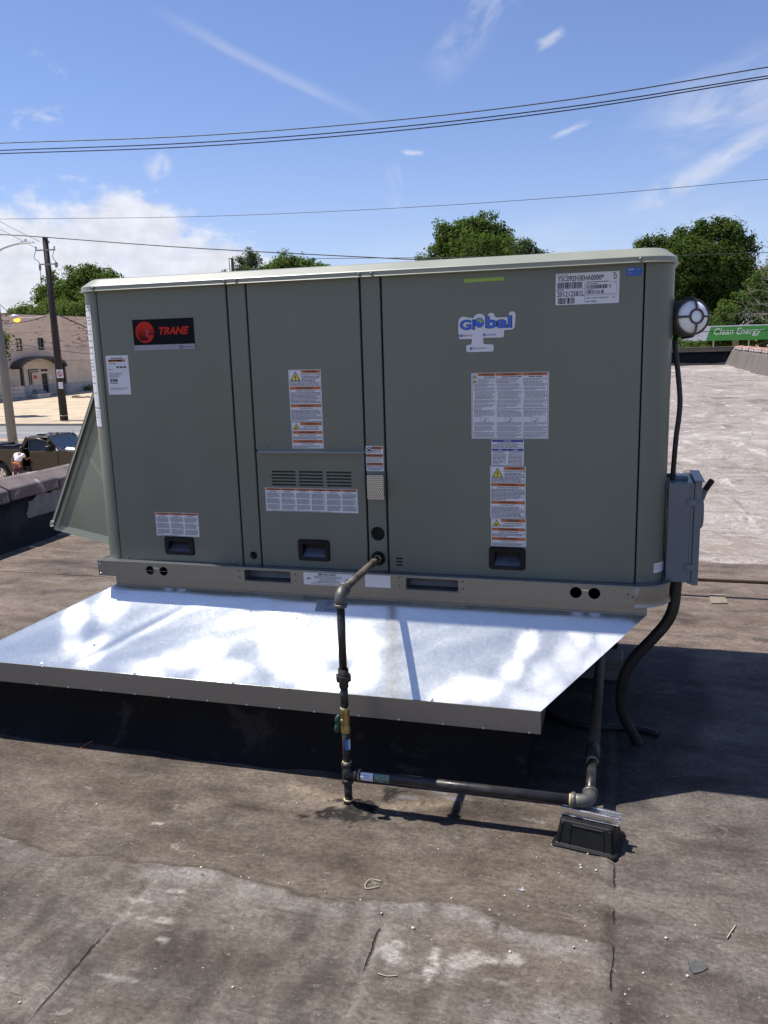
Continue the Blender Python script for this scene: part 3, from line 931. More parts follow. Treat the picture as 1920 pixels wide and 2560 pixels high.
# ------------------------------------------------------------------ parapets
def parapet_left():
    t = thing('parapet_wall', 'low tarred parapet with reddish clay coping beside the street and parked pickup', 'wall', (-2.72, 0, 0))
    b = MB()
    n = 150
    ys = np.linspace(-6.0, 42.3, n)
    pts = []
    for i, y in enumerate(ys):
        w = 0.02 * math.sin(y * 2.1) + 0.015 * math.sin(y * 5.3)
        pts.append([(-2.60 + w, y, 0.0), (-2.685 + w * .5, y, 0.10), (-2.725, y, 0.22), (-2.735, y, 0.375), (-2.985, y, 0.375), (-2.985, y, -0.02)])
    vs = [p for r_ in pts for p in r_]
    fs = [(i * 6 + j, i * 6 + j + 1, (i + 1) * 6 + j + 1, (i + 1) * 6 + j) for i in range(n - 1) for j in range(5)]
    b.add(vs, fs, 0, True)
    b.build('wall_face', MT['tarwall'], t, normals=False)
    # faded silvery coating that was brushed on one stretch
    pb = MB()
    rg = random.Random(5)
    ed = [(2.92, 0.03), (2.86, 0.10), (2.95, 0.17), (2.85, 0.24), (2.90, 0.31), (3.02, 0.365), (3.3, 0.368), (3.6, 0.37), (4.3, 0.37), (5.2, 0.36), (5.3, 0.20), (5.1, 0.08), (4.4, 0.05), (3.6, 0.09), (3.3, 0.05)]
    den = []
    for (p, q) in zip(ed, ed[1:] + ed[:1]):
        k_ = max(2, int(math.hypot(q[0] - p[0], q[1] - p[1]) / 0.03))
        den += [(p[0] + (q[0] - p[0]) * i / k_ + rg.uniform(-.022, .022), min(0.372, p[1] + (q[1] - p[1]) * i / k_ + rg.uniform(-.014, .014))) for i in range(k_)]
    ed = den
    pb.extrude([(y, z) for y, z in ed], 'x', -2.728, -2.716)
    pb.build('coating_patch', MT['silverpatch'], t)
    first = None
    L = 0.62
    k = 0
    y = -6.0
    while y < 42.2:
        if first is None:
            m = MB().extrude([(-3.03, 0.375), (-2.69, 0.375), (-2.69, 0.455), (-2.70, 0.475), (-2.85, 0.535), (-3.02, 0.515), (-3.03, 0.49)], 'y', y, y + L - 0.012)
            first = m.build('coping_tile', MT['coping'], t, bevel=0.008)
            o = first
        else:
            o = first.copy()
            COL.objects.link(o)
            o.parent = t
        o.location = (0, k * L, 0)
        o.rotation_euler = (R(rg.uniform(-.3, .3)), R(rg.uniform(-1.0, 1.0)), 0)
        o.rotation_euler = (0, 0, 0)
        o.location.z = rg.uniform(-0.006, 0.006)
        o.location.x = rg.uniform(-0.006, 0.006)
        k += 1
        y += L


parapet_left()


def parapet_right():
    t = thing('parapet_wall', 'side parapet capped with clay tiles and felt turned up its face', 'wall', (7.3, 0, 0))
    b = MB()
    n = 120
    ys = np.linspace(-6.0, 42.2, n)
    pts = []
    for i, y in enumerate(ys):
        w = 0.05 * math.sin(y * 1.3) + 0.03 * math.sin(y * 3.7)
        pts.append([(7.02 + w, y, 0.0), (7.14 + w, y, 0.25), (7.25 + 0.3 * w, y, 0.62), (7.30, y, 0.76), (7.62, y, 0.76), (7.62, y, -0.02)])
    vs = [p for r_ in pts for p in r_]
    b.add(vs, [(i * 6 + j, i * 6 + j + 1, (i + 1) * 6 + j + 1, (i + 1) * 6 + j) for i in range(n - 1) for j in range(5)], 0, True)
    b.build('felt_face', MT['fabric'], t, normals=False)
    rg = random.Random(9)
    first = None
    L = 0.72
    for k in range(66):
        if first is None:
            m = MB().extrude([(7.255, 0.76), (7.66, 0.76), (7.66, 0.87), (7.48, 0.93), (7.27, 0.885), (7.255, 0.86)], 'y', -6.0, -6.0 + L - 0.16)
            m.extrude([(7.275, 0.76), (7.64, 0.76), (7.64, 0.85), (7.48, 0.90), (7.285, 0.86)], 'y', -6.0 + L - 0.16, -6.0 + L - 0.01)
            first = m.build('coping_tile', MT['coping2'], t, bevel=0.01)
            o = first
        else:
            o = first.copy()
            COL.objects.link(o)
            o.parent = t
        o.location = (rg.uniform(-0.015, 0.015), k * L, rg.uniform(-0.01, 0.01))


parapet_right()


def parapet_far():
    t = thing('parapet_wall', 'tarred end parapet with weathered board fascia below the green canopy', 'wall', (2.3, 42.35, 0))
    b = MB()
    n = 60
    xs = np.linspace(-3.0, 7.25, n)
    pts = []
    for x in xs:
        w = 0.06 * math.sin(x * 2.3) + 0.04 * math.sin(x * 6.1)
        pts.append([(x, 42.05 + w, 0.01), (x, 42.24 + w * .4, 0.12), (x, 42.33, 0.30), (x, 42.35, 0.64), (x, 42.62, 0.64), (x, 42.62, -0.05)])
    vs = [p for r_ in pts for p in r_]
    b.add(vs, [(i * 6 + j, i * 6 + j + 1, (i + 1) * 6 + j + 1, (i + 1) * 6 + j) for i in range(n - 1) for j in range(5)], 0, True)
    b.build('wall_face', MT['tarwall'], t, normals=False)
    x = -3.0
    first = None
    while x < 7.2:
        m = MB().box(x, min(x + 2.4, 7.4) - 0.01, 42.28, 42.66, 0.645, 0.84)
        m.box(x - 0.0, min(x + 2.4, 7.4) - 0.01, 42.22, 42.70, 0.845, 0.875)
        m.build('fascia_board', MT['fascia'], t)
        x += 2.4


parapet_far()


# ------------------------------------------------------------------ printed labels
class Label:
    """a sticker in the xz plane: print laid on it a fraction of a millimetre proud"""
    NAMES = []

    def __init__(self, x0, x1, z0, z1, base='white', y=-0.0008, rad=0.0, tilt=0.0, base_pts=None):
        self.mb, self.mats, self.y = MB(), [], y
        self.c = ((x0 + x1) / 2, (z0 + z1) / 2)
        self.t = tilt
        self.rg = random.Random(int(x0 * 1000 + z0 * 77))
        pts = base_pts or (rrect(x0, x1, z0, z1, rad) if rad else [(x0, z0), (x1, z0), (x1, z1), (x0, z1)])
        m = self.mi(base)
        P = [self.rot(*p) for p in pts]
        if base_pts or rad:
            self.mb.plate(P, [], y, y + 0.0007, m)
        else:
            self.mb.add([(p[0], y, p[1]) for p in P], [(0, 1, 2, 3)], m)

    def rot(self, x, z):
        if not self.t:
            return (x, z)
        dx, dz = x - self.c[0], z - self.c[1]
        ca, sa = math.cos(self.t), math.sin(self.t)
        return (self.c[0] + dx * ca - dz * sa, self.c[1] + dx * sa + dz * ca)

    def mi(self, name):
        if name not in self.mats:
            self.mats.append(name)
        return self.mats.index(name)

    def poly(self, pts, mat, layer=1):
        y = self.y - 0.0004 * layer
        P = [self.rot(*p) for p in pts]
        self.mb.add([(p[0], y, p[1]) for p in P], [tuple(range(len(P)))], self.mi(mat))

    def rect(self, x0, x1, z0, z1, mat, layer=1):
        self.poly([(x0, z0), (x1, z0), (x1, z1), (x0, z1)], mat, layer)

    def frame(self, x0, x1, z0, z1, w, mat, layer=1):
        self.rect(x0, x1, z0, z0 + w, mat, layer)
        self.rect(x0, x1, z1 - w, z1, mat, layer)
        self.rect(x0, x0 + w, z0 + w, z1 - w, mat, layer)
        self.rect(x1 - w, x1, z0 + w, z1 - w, mat, layer)

    def text(self, s, cx, z0, h, mat, w=None, layer=2, bold=0.012, shear=0.0, align='c'):
        v, f, lo, hi = text_geo(s, bold, shear)
        sz = h / (hi[1] - lo[1])
        sx = sz if w is None else w / (hi[0] - lo[0])
        wid = (hi[0] - lo[0]) * sx
        x0 = cx - wid / 2 if align == 'c' else cx
        y = self.y - 0.0004 * layer
        P = [self.rot(x0 + (p[0] - lo[0]) * sx, z0 + (p[1] - lo[1]) * sz) for p in v]
        self.mb.add([(p[0], y, p[1]) for p in P], f, self.mi(mat))

    def para(self, x0, x1, z1, z0, rows, mat='inkgrey', thick=0.45, first=0.0, ragged=0.25):
        dz = (z1 - z0) / rows
        for i in range(rows):
            zt = z1 - i * dz - dz * 0.25
            x = x0 + (first if i == 0 else 0)
            end = x1 - (self.rg.random() ** 2) * ragged * (x1 - x0) * (3 if i == rows - 1 else 1)
            while x < end:
                w = self.rg.uniform(1.2, 5.5) * dz * 0.7
                e = min(x + w, x1)
                self.rect(x, e, zt - dz * thick, zt, mat, 1)
                x = e + dz * 0.38

    def bars(self, x0, x1, z0, z1, n, mat='ink'):
        w = (x1 - x0) / n
        for i in range(n):
            k = self.rg.choice((0, .3, .5, .5, .75, 1.0))
            if k:
                self.rect(x0 + i * w, x0 + (i + k) * w, z0, z1, mat, 1)

    def warn_tri(self, cx, z0, h, kind):
        w = h * 0.58
        self.poly([(cx - w, z0), (cx + w, z0), (cx, z0 + h)], 'ink', 1)
        k = 0.76
        self.poly([(cx - w * k, z0 + h * .08), (cx + w * k, z0 + h * .08), (cx, z0 + h * .87)], 'yellow', 2)
        if kind == 'bolt':
            self.poly([(cx + .02 * h, z0 + h * .70), (cx - .13 * h, z0 + h * .42), (cx + .01 * h, z0 + h * .42)], 'ink', 3)
            self.poly([(cx - .02 * h, z0 + h * .46), (cx + .12 * h, z0 + h * .46), (cx - .01 * h, z0 + h * .18)], 'ink', 3)
            self.poly([(cx - .07 * h, z0 + h * .25), (cx + .07 * h, z0 + h * .28), (cx - .01 * h, z0 + h * .13)], 'ink', 3)
        elif kind == 'fan':
            for a in (25, 145, 265):
                p = [(cx + .02 * h * math.cos(R(a + b)) * r_, z0 + h * .34 + .02 * h * math.sin(R(a + b)) * r_) for r_, b in ((1, -60), (9, -22), (10, 8), (8, 22))]
                self.poly(p, 'ink', 3)
            self.poly([(cx - .30 * h, z0 + .12 * h), (cx + .02 * h, z0 + .12 * h), (cx + .08 * h, z0 + .30 * h), (cx - .05 * h, z0 + .33 * h)], 'ink', 3)
        else:
            self.poly([(cx - .10 * h, z0 + .14 * h), (cx + .10 * h, z0 + .14 * h), (cx + .12 * h, z0 + .34 * h), (cx, z0 + .62 * h), (cx - .13 * h, z0 + .36 * h)], 'ink', 3)

    def build(self, name, parent, label=None):
        o = self.mb.build(name, [MT[m] for m in self.mats], parent, normals=False)
        if label:
            o['label'] = label
        return o


def warn_block(s, x0, x1, z0, z1, words, head, rows, tri=None):
    """one coloured bar with the text under it"""
    bh = 0.011
    bx0 = x0
    if tri:
        tw = (z1 - z0) * (0.66 if tri == 'bolt' else 0.85)
        s.warn_tri(x0 + tw * 0.60, z1 - tw - 0.001, tw * 0.93, tri)
        bx0 = x0 + tw * 1.22
    s.rect(bx0, x1, z1 - bh, z1, 'orange', 1)
    s.text(words, (bx0 + x1) / 2, z1 - bh * 0.82, bh * 0.62, 'ink', None, 2, 0.02)
    s.text(head, (bx0 + x1) / 2, z1 - bh - 0.0075, 0.005, 'ink', None, 2, 0.01)
    t = z1 - bh - 0.0095
    if tri:
        zt = z1 - tw - 0.002
        n1_ = max(1, int(rows * (t - zt) / max(1e-6, t - z0)))
        s.para(bx0 + 0.001, x1 - 0.001, t, zt, n1_, 'ink')
        if rows > n1_ and zt - z0 > 0.006:
            s.para(x0 + 0.001, x1 - 0.001, zt, z0, rows - n1_, 'ink')
    else:
        s.para(x0 + 0.001, x1 - 0.001, t, z0 + 0.001, rows, 'ink')


def tall_warning(x0, x1, z0, z1, parent, label):
    s = Label(x0, x1, z0, z1)
    h = z1 - z0
    m = 0.004
    warn_block(s, x0 + m, x1 - m, z1 - 0.315 * h, z1 - 0.012 * h, 'WARNING', 'HAZARDOUS VOLTAGE!', 8, 'bolt')
    warn_block(s, x0 + m, x1 - m, z1 - 0.655 * h, z1 - 0.325 * h, 'AVERTISSEMENT', 'TENSION DANGEREUSE!', 9)
    warn_block(s, x0 + m, x1 - m, z1 - 0.985 * h, z1 - 0.665 * h, 'ADVERTENCIA', '\u00a1VOLTAJE PELIGROSO!', 9)
    s.frame(x0 + .003, x1 - .003, z0 + .002, z1 - .002, 0.0007, 'inkgrey')
    s.build('warning_sticker', parent, label)


def fan_warning(x0, x1, z0, z1, parent, label):
    s = Label(x0, x1, z0, z1)
    h = z1 - z0
    m = 0.004
    warn_block(s, x0 + m, x1 - m, z1 - 0.325 * h, z1 - 0.015 * h, 'WARNING', 'ROTATING PARTS!', 4, 'fan')
    warn_block(s, x0 + m, x1 - m, z1 - 0.665 * h, z1 - 0.335 * h, 'AVERTISSEMENT', 'PIECES TOURNANTES!', 3)
    warn_block(s, x0 + m, x1 - m, z1 - 0.98 * h, z1 - 0.675 * h, 'ADVERTENCIA', '\u00a1PARTES GIRATORIAS!', 3)
    s.frame(x0 + .003, x1 - .003, z0 + .002, z1 - .002, 0.0007, 'inkgrey')
    s.build('warning_sticker', parent, label)


# ------------------------------------------------------------------ the rooftop unit
unit = thing('rooftop_unit', 'grey-green packaged rooftop air conditioner covered with warning stickers', 'air conditioner', (1.13, 0.0, 0.65))
ZB, ZT = 0.716, 1.790
BX0, BX1, BD, BR_ = 0.016, 2.240, 1.35, 0.094

m = MB()
m.box(BX0 + 0.004, BX1 - 0.004, BR_ + 0.001, BD, 0.70, ZT)
m.build('casing', MT['paint'], unit, bevel=0.006)
MB().box(0.10, 2.155, 0.022, BR_, 0.70, ZT).build('inner_frame', MT['dark'], unit)


def corner_post(cx, side, label):
    m = MB()
    prof, inner = [], []
    n = 12
    for i in range(n + 1):
        a = R(90.0 * i / n)
        prof.append((cx + side * BR_ * math.sin(a), BR_ - BR_ * math.cos(a)))
        inner.append((cx + side * (BR_ - 0.004) * math.sin(a), BR_ - (BR_ - 0.004) * math.cos(a)))
    prof = [(cx, 0.012)] + prof
    inner = [(cx + side * 0.004, 0.012)] + inner
    vs = [(p[0], p[1], ZB - 0.003) for p in prof] + [(p[0], p[1], ZT) for p in prof]
    k = len(prof)
    m.add(vs, [(i, i + 1, k + i + 1, k + i) for i in range(k - 1)], 0, True)
    o = m.build('corner_post', MT['paint'], unit, normals=True)
    return o


corner_post(0.110, -1, None)
corner_post(2.146, 1, None)


def slab(name, x0, x1, z0, z1, holes=(), parent=unit):
    m = MB()
    m.plate(rrect(x0, x1, z0, z1, 0.004, 2), holes, 0.0025, 0.018)
    # shallow rolled edge so that the rim catches light
    k = 0.0025
    out, inn = rrect(x0, x1, z0, z1, 0.004, 2), rrect(x0 + k, x1 - k, z0 + k, z1 - k, 0.003, 2)
    m2 = MB()
    m2.plate(inn, holes, 0.0, 0.0028)
    n = len(out)
    m2.add([(p[0], 0.0026, p[1]) for p in out] + [(p[0], 0.0, p[1]) for p in inn], [(i, (i + 1) % n, n + (i + 1) % n, n + i) for i in range(n)])
    m2.v, off = m2.v, len(m.v)
    m.v += m2.v
    m.f += [[i + off for i in f] for f in m2.f]
    m.m += m2.m
    m.s += m2.s
    return m.build(name, MT['paint'], parent)


HAND = [(0.321, 0.455, 0.745, 0.8215), (0.899, 1.030, 0.746, 0.831), (1.637, 1.768, 0.746, 0.830)]
hole = lambda h: rrect(h[0] + .017, h[1] - .015, h[2] + .014, h[3] - .016, 0.004, 2)
slots = []
for (a, b_) in ((0.806, 0.904), (0.917, 1.0145), (1.028, 1.126)):
    for i in range(5):
        z = 1.091 - 0.0125 * i
        slots.append(rrect(a, b_, z - 0.0034, z + 0.0034, 0.003, 2))
P1 = slab('access_panel', 0.1145, 0.6615, ZB, ZT, [hole(HAND[0])])
P2 = slab('centre_post', 0.6685, 0.7405, ZB, ZT, [circle(0.710, 0.757, 0.016)])
P3 = slab('access_panel', 0.7470, 1.1785, 1.172, ZT)
P3b = slab('access_panel', 0.7470, 1.1785, ZB, 1.169, [hole(HAND[1])] + slots)
P4 = slab('centre_post', 1.1855, 1.2560, ZB, ZT, [circle(1.221, 0.862, 0.027), circle(1.221, 0.768, 0.0265)])
louv = [rrect(1.288, 1.315, z - 0.003, z + 0.003, 0.0029, 2) for z in (0.770, 0.7577, 0.745)]
P5 = slab('access_panel', 1.2630, 2.1410, ZB, ZT, [hole(HAND[2])] + louv)
# small tilted blades inside the lower slots
m = MB()
for (a, b_) in ((0.806, 0.904), (0.917, 1.0145), (1.028, 1.126)):
    for i in range(5):
        z = 1.091 - 0.0125 * i
        m.hexa([(a, 0.006, z - 0.004), (b_, 0.006, z - 0.004), (b_, 0.021, z + 0.003), (a, 0.021, z + 0.003), (a, 0.006, z - 0.0032), (b_, 0.006, z - 0.0032), (b_, 0.021, z + 0.0038), (a, 0.021, z + 0.0038)])
m.build('louvre_blades', MT['paint'], P3b)

for h, pan in zip(HAND, (P1, P3b, P5)):
    x0, x1, z0, z1 = h
    m = MB()
    out = rrect(x0, x1, z0, z1, 0.012, 5)
    mid = rrect(x0 + .004, x1 - .004, z0 + .004, z1 - .004, 0.010, 5)
    inn = rrect(x0 + .020, x1 - .018, z0 + .017, z1 - .019, 0.003, 5)
    n = len(out)
    m.add([(p[0], -0.0005, p[1]) for p in out] + [(p[0], -0.007, p[1]) for p in mid] + [(p[0], -0.005, p[1]) for p in inn],
          [(i, (i + 1) % n, n + (i + 1) % n, n + i) for i in range(n)] + [(n + i, n + (i + 1) % n, 2 * n + (i + 1) % n, 2 * n + i) for i in range(n)])
    X0, X1, Z0, Z1 = x0 + .020, x1 - .018, z0 + .017, z1 - .019
    # pocket: roof, cheeks and back
    zs = Z0 + (Z1 - Z0) * 0.62
    m.add([(X0, -.005, Z0), (X1, -.005, Z0), (X1, -.005, Z1), (X0, -.005, Z1), (X0 + .006, .026, zs), (X1 - .006, .026, zs), (X1 - .006, .030, Z1 - .002), (X0 + .006, .030, Z1 - .002)],
          [(0, 3, 7, 4), (1, 2, 6, 5), (3, 2, 6, 7), (4, 5, 6, 7)])
    ho = m.build('handle', MT['plastic'], unit, normals=False)
    MB().add([(X0, -.0049, Z0), (X1, -.0049, Z0), (X1 - .006, .0258, zs), (X0 + .006, .0258, zs)], [(0, 1, 2, 3)]).build('finger_plate', MT['recess'], ho, normals=False)

# drip ledge over the lower panel
pr = [(0.0, 1.1765), (-0.016, 1.1715), (-0.020, 1.1655), (-0.018, 1.1635), (-0.002, 1.168)]
v = []
for xa, kk in ((0.757, 0.3), (0.764, 1), (1.177, 1), (1.184, 0.3)):
    v += [(xa, y * kk, 1.170 + (z - 1.170) * (0.5 if kk < 1 else 1)) for y, z in pr]
m = MB()
fs = []
for s_ in range(3):
    for i in range(5):
        fs.append((s_ * 5 + i, s_ * 5 + (i + 1) % 5, (s_ + 1) * 5 + (i + 1) % 5, (s_ + 1) * 5 + i))
m.add(v, fs + [(4, 3, 2, 1, 0), (15, 16, 17, 18, 19)])
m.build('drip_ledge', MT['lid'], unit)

# flue outlet with punched screen
m = MB()
fh = []
for i in range(8):
    for j in range(12):
        fh.append(circle(1.1995 + 0.0078 * i + (0.0018 if j % 2 else -0.0018) + 0.001, 1.0045 + 0.0071 * j, 0.0023, 6))
m.plate(rrect(1.195, 1.259, 0.9985, 1.0875, 0.004, 2), fh, -0.030, -0.0285)
m.add([(1.195, -.0285, 0.9985), (1.259, -.0285, 0.9985), (1.259, -.0285, 1.0875), (1.195, -.0285, 1.0875), (1.195, .003, 0.9985), (1.259, .003, 0.9985), (1.259, .003, 1.0875), (1.195, .003, 1.0875)],
      [(0, 1, 5, 4), (1, 2, 6, 5), (2, 3, 7, 6), (3, 0, 4, 7)])
fo = m.build('flue_screen', MT['flue'], unit, normals=False)
MB().box(1.199, 1.255, -0.022, -0.001, 1.003, 1.083).build('flue_core', MT['dark'], fo)

# grommet where the gas pipe goes in
MB().lathe([(0.0262, -0.004), (0.0275, 0.004), (0.0245, 0.0075), (0.016, 0.006), (0.0145, -0.006)], (1.221, 0, 0.768), (0, -1, 0), 28, cap=False).build('grommet', MT['rubber'], unit, normals=False)

# screws
sc_first = None
SPOTS = [(0.100, 0.7235, 0.003), (0.148, 0.723, 0.0), (0.624, 0.7245, 0.0), (0.686, 0.7245, 0.0), (0.726, 0.7245, 0.0), (0.788, 0.7245, 0.0), (1.145, 0.7245, 0.0), (1.245, 0.7245, 0.0),
         (1.305, 0.7245, 0.0), (2.098, 0.7245, 0.0), (2.160, 0.7235, 0.001), (0.795, 1.187, 0.0), (1.155, 1.185, 0.0), (0.797, 1.0765, 0.0), (1.1335, 1.0765, 0.0), (1.484, 0.7545, 0.0),
         (0.122, 1.796, -0.031), (0.676, 1.796, -0.031), (0.722, 1.796, -0.031), (1.192, 1.796, -0.031), (1.237, 1.796, -0.031), (2.128, 1.796, -0.031)]
for (x, z, y) in SPOTS:
    if sc_first is None:
        sc_first = MB().lathe([(0.0062, -0.001), (0.0062, 0.0008), (0.0042, 0.0012), (0.0042, 0.0045), (0.003, 0.0055), (0.0, 0.0055)], (0, 0, 0), (0, -1, 0), 8, cap=False, smooth=False)
        o = sc_first.build('screw', MT['screw'], None)
        sc_first = o
    else:
        o = sc_first.copy()
        COL.objects.link(o)
    o.parent = unit
    o.location = (x - 1.13, y, z - 0.65)

# lid: rounded pan with a sloping rim
def rr_outline(x0, x1, y0, y1, r, n=8):
    out = []
    for cx, cy, a0 in ((x1 - r, y1 - r, 0), (x0 + r, y1 - r, 90), (x0 + r, y0 + r, 180), (x1 - r, y0 + r, 270)):
        for i in range(n + 1):
            a = R(a0 + 90 * i / n)
            out.append((cx + r * math.cos(a), cy + r * math.sin(a)))
    return out


LX0, LX1, LY0, LY1 = 0.014, 2.246, -0.026, 1.376
m = MB()
rings = [(0.012, 1.7845), (-0.006, 1.7845), (-0.007, 1.7865), (-0.0055, 1.7885), (0.0, 1.7890), (0.0, 1.8035), (0.003, 1.8065), (0.036, 1.8300), (0.045, 1.8335), (0.30, 1.8400)]
n = None
for (d, z) in rings:
    o_ = rr_outline(LX0 + d, LX1 - d, LY0 + d, LY1 - d, max(0.11 - d * 0.8, 0.03))
    n = len(o_)
    m.add([(p[0], p[1], z) for p in o_], [])
fs = []
for i in range(len(rings) - 1):
    for k in range(n):
        fs.append((i * n + k, i * n + (k + 1) % n, (i + 1) * n + (k + 1) % n, (i + 1) * n + k))
m.add([], [])
for f in fs:
    m.f.append(list(f))
    m.m.append(0)
    m.s.append(False)
m.f.append(list(range((len(rings) - 1) * n, len(rings) * n)))
m.m.append(0)
m.s.append(False)
m.f.append(list(range(n))[::-1])
m.m.append(0)
m.s.append(False)
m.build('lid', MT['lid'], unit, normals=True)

# base rail with fork pockets and lifting holes
m = MB()
RZ0, RZ1, RY = 0.655, 0.718, -0.044
RXA, RCX, RCR = 0.0299, 2.143, 0.120
PK = [(0.6868, 0.8803), (1.3368, 1.5323)]
PZ0, PZ1 = 0.6689, 0.7101
pock = [rrect(a, b_, PZ0, PZ1, 0.006, 3) for a, b_ in PK]
rh = [circle(0.271, 0.6877, 0.0184, 20), circle(0.3326, 0.6867, 0.0184, 20), circle(1.9471, 0.6877, 0.0203, 20), circle(2.0096, 0.6877, 0.0203, 20)]
tiny = [circle(x, z, 0.003, 8) for x, z in ((0.1271, 0.6967), (0.665, 0.7066), (0.667, 0.6788), (0.9012, 0.6768), (0.8992, 0.7016), (1.311, 0.7086), (1.311, 0.6788), (1.5491, 0.7066), (1.5491, 0.6788), (2.1217, 0.6907), (2.1356, 0.6808))]
m.plate([(RXA, RZ0), (RCX, RZ0), (RCX, RZ1), (RXA, RZ1)], pock + rh + tiny, RY, RY + 0.003)
# rounded end and far side
pc = [(RCX + RCR * math.sin(R(a)), RY + RCR - RCR * math.cos(R(a))) for a in range(0, 91, 9)] + [(RCX + RCR, 1.36)]
k = len(pc)
prof = [(0.0, RZ1), (0.0, RZ0 + 0.012), (-0.002, RZ0 + 0.008), (0.004, RZ0 - 0.010)]
for (d, z) in prof:
    vv = []
    for i, p in enumerate(pc):
        a = R(min(90, i * 9))
        vv.append((p[0] + d * math.sin(a), p[1] - d * math.cos(a), z))
    m.add(vv, [])
b0 = len(m.v) - 4 * k
for j in range(3):
    for i in range(k - 1):
        m.f.append([b0 + j * k + i, b0 + j * k + i + 1, b0 + (j + 1) * k + i + 1, b0 + (j + 1) * k + i])
        m.m.append(0)
        m.s.append(True)
m.box(RXA, RXA + 0.003, RY + 0.003, 1.36, RZ0, RZ1)
m.box(RXA, RCX + RCR - .003, 1.357, 1.36, RZ0, RZ1)
rail = m.build('base_rail', MT['galvrail'], unit, normals=True)
# top flange with a rolled bright lip
m = MB()
lip = [(RXA - .0025, RY - .0025)] + [(RCX + (RCR + .0025) * math.sin(R(a)), RY + RCR - (RCR + .0025) * math.cos(R(a))) for a in range(0, 91, 9)] + [(RCX + RCR + .0025, 1.362)]
m.tube([(p[0], p[1], RZ1 + .001) for p in lip], 0.0024, 8)
m.hexa([(RXA - .002, RY - .0015, RZ1 - .001), (RCX, RY - .0015, RZ1 - .001), (RCX, 0.03, RZ1 - .006), (RXA - .002, 0.03, RZ1 - .006), (RXA - .002, RY - .0015, RZ1 + .0025), (RCX, RY - .0015, RZ1 + .0025), (RCX, 0.03, RZ1 - .003), (RXA - .002, 0.03, RZ1 - .003)])
m.box(RXA - .002, 0.12, 0.0305, 1.36, RZ1 - .006, RZ1 - .003)
m.extrude([(RCX + .0005, RY - .0015)] + [(RCX + (RCR + .0005) * math.sin(R(a)), RY + RCR - (RCR + .0005) * math.cos(R(a))) for a in range(9, 91, 9)] + [(RCX + RCR + .0005, 0.5), (RCX + .0005, 0.5)], 'z', RZ1 - .001, RZ1 + .002)
m.build('rail_flange', MT['galvrail'], unit, normals=True)
# pocket linings and dark space behind the holes
for (a, b_) in PK:
    m = MB()
    m.add([(a - .002, RY + .003, PZ0 - .002), (b_ + .002, RY + .003, PZ0 - .002), (b_ + .002, 0.9, PZ0 + .002), (a - .002, 0.9, PZ0 + .002)], [(0, 1, 2, 3)], 0)
    m.box(a - .002, b_ + .002, RY - 0.0035, RY - 0.0002, PZ0 - .0045, PZ0 - .0007, 0)
    m.box(a - .005, a - .002, RY + .003, 0.5, PZ0 - .002, PZ1 + .002, 0)
    m.box(b_ + .002, b_ + .005, RY + .003, 0.5, PZ0 - .002, PZ1 + .002, 0)
    m.add([(a, RY + .05, PZ0), (b_, RY + .05, PZ0), (b_, RY + .058, PZ0 + .022), (a, RY + .058, PZ0 + .022)], [(0, 1, 2, 3)], 0)  # added low plate standing in for light on the pocket's back
    m.build('fork_pocket', MT['pocket'], rail, normals=True)
MB().box(0.04, 2.20, 0.10, 1.33, 0.655, 0.708).build('under_frame', MT['dark'], unit)
# bright tabs between the paired holes
for a, b_ in ((0.2889, 0.3147), (1.9669, 1.9897)):
    MB().box(a, b_, RY - 0.004, RY - 0.0005, 0.6967, 0.7011).build('lifting_tab', MT['alu'], rail)
for x, z in ((0.0418, 0.7066), (0.0418, 0.6659)):
    MB().lathe([(0.0035, 0), (0.0035, 0.0025), (0.0, 0.004)], (x, RY, z), (0, -1, 0), 8, cap=False).build('rivet', MT['alu'], rail, normals=False)

# rain hood on the left end: flared cheeks and a sloping top
HAf, HBf, HCf = Vector((-0.470, 0.350, 0.772)), Vector((0.014, 0.119, 1.445)), Vector((0.014, 0.119, 0.745))
back = lambda p: Vector((p.x, 1.35 - p.y, p.z))
d = (HBf - HAf).normalized()
cheek = (HBf - HAf).cross(HCf - HAf).normalized()
if cheek.y > 0:
    cheek = -cheek
upn = d.cross(Vector((0, 1, 0))).normalized()
if upn.z < 0:
    upn = -upn
m = MB()
a0, a1 = HAf - d * 0.010 + cheek * 0.012, HBf + cheek * 0.012
q = [a0, a1, back(a1), back(a0)]
m.add([p + upn * 0.001 for p in q] + [p + upn * 0.005 for p in q], [(3, 2, 1, 0), (4, 5, 6, 7), (0, 1, 5, 4), (1, 2, 6, 5), (2, 3, 7, 6), (3, 0, 4, 7)])
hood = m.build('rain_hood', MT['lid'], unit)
for f in (lambda p: p, back):
    m = MB()
    a, b_, c_ = f(HAf), f(HBf), f(HCf)
    n_ = (b_ - a).cross(c_ - a).normalized() * 0.0015
    m.add([a + n_, b_ + n_, c_ + n_, a - n_, b_ - n_, c_ - n_], [(0, 1, 2), (5, 4, 3), (0, 3, 4, 1), (1, 4, 5, 2), (2, 5, 3, 0)])
    m.build('hood_cheek', MT['paint'], hood)
inpl = cheek.cross(d).normalized()
if inpl.z > 0:
    inpl = -inpl
m = MB()
m.add([a0 + upn * .001, a1 + upn * .001, a1 + inpl * 0.010 + cheek * 0.001, a0 + inpl * 0.010 + cheek * 0.001], [(0, 1, 2, 3)])
s0, s1 = HAf + d * 0.02 + inpl * 0.022 + cheek * .002, HBf + inpl * 0.022 + cheek * .002
m.add([s0, s1, s1 + inpl * .016 + cheek * .012, s0 + inpl * .016 + cheek * .012], [(0, 1, 2, 3)])
m.add([s0 + inpl * .016 + cheek * .012, s1 + inpl * .016 + cheek * .012, s1 + inpl * .020, s0 + inpl * .020], [(0, 1, 2, 3)])
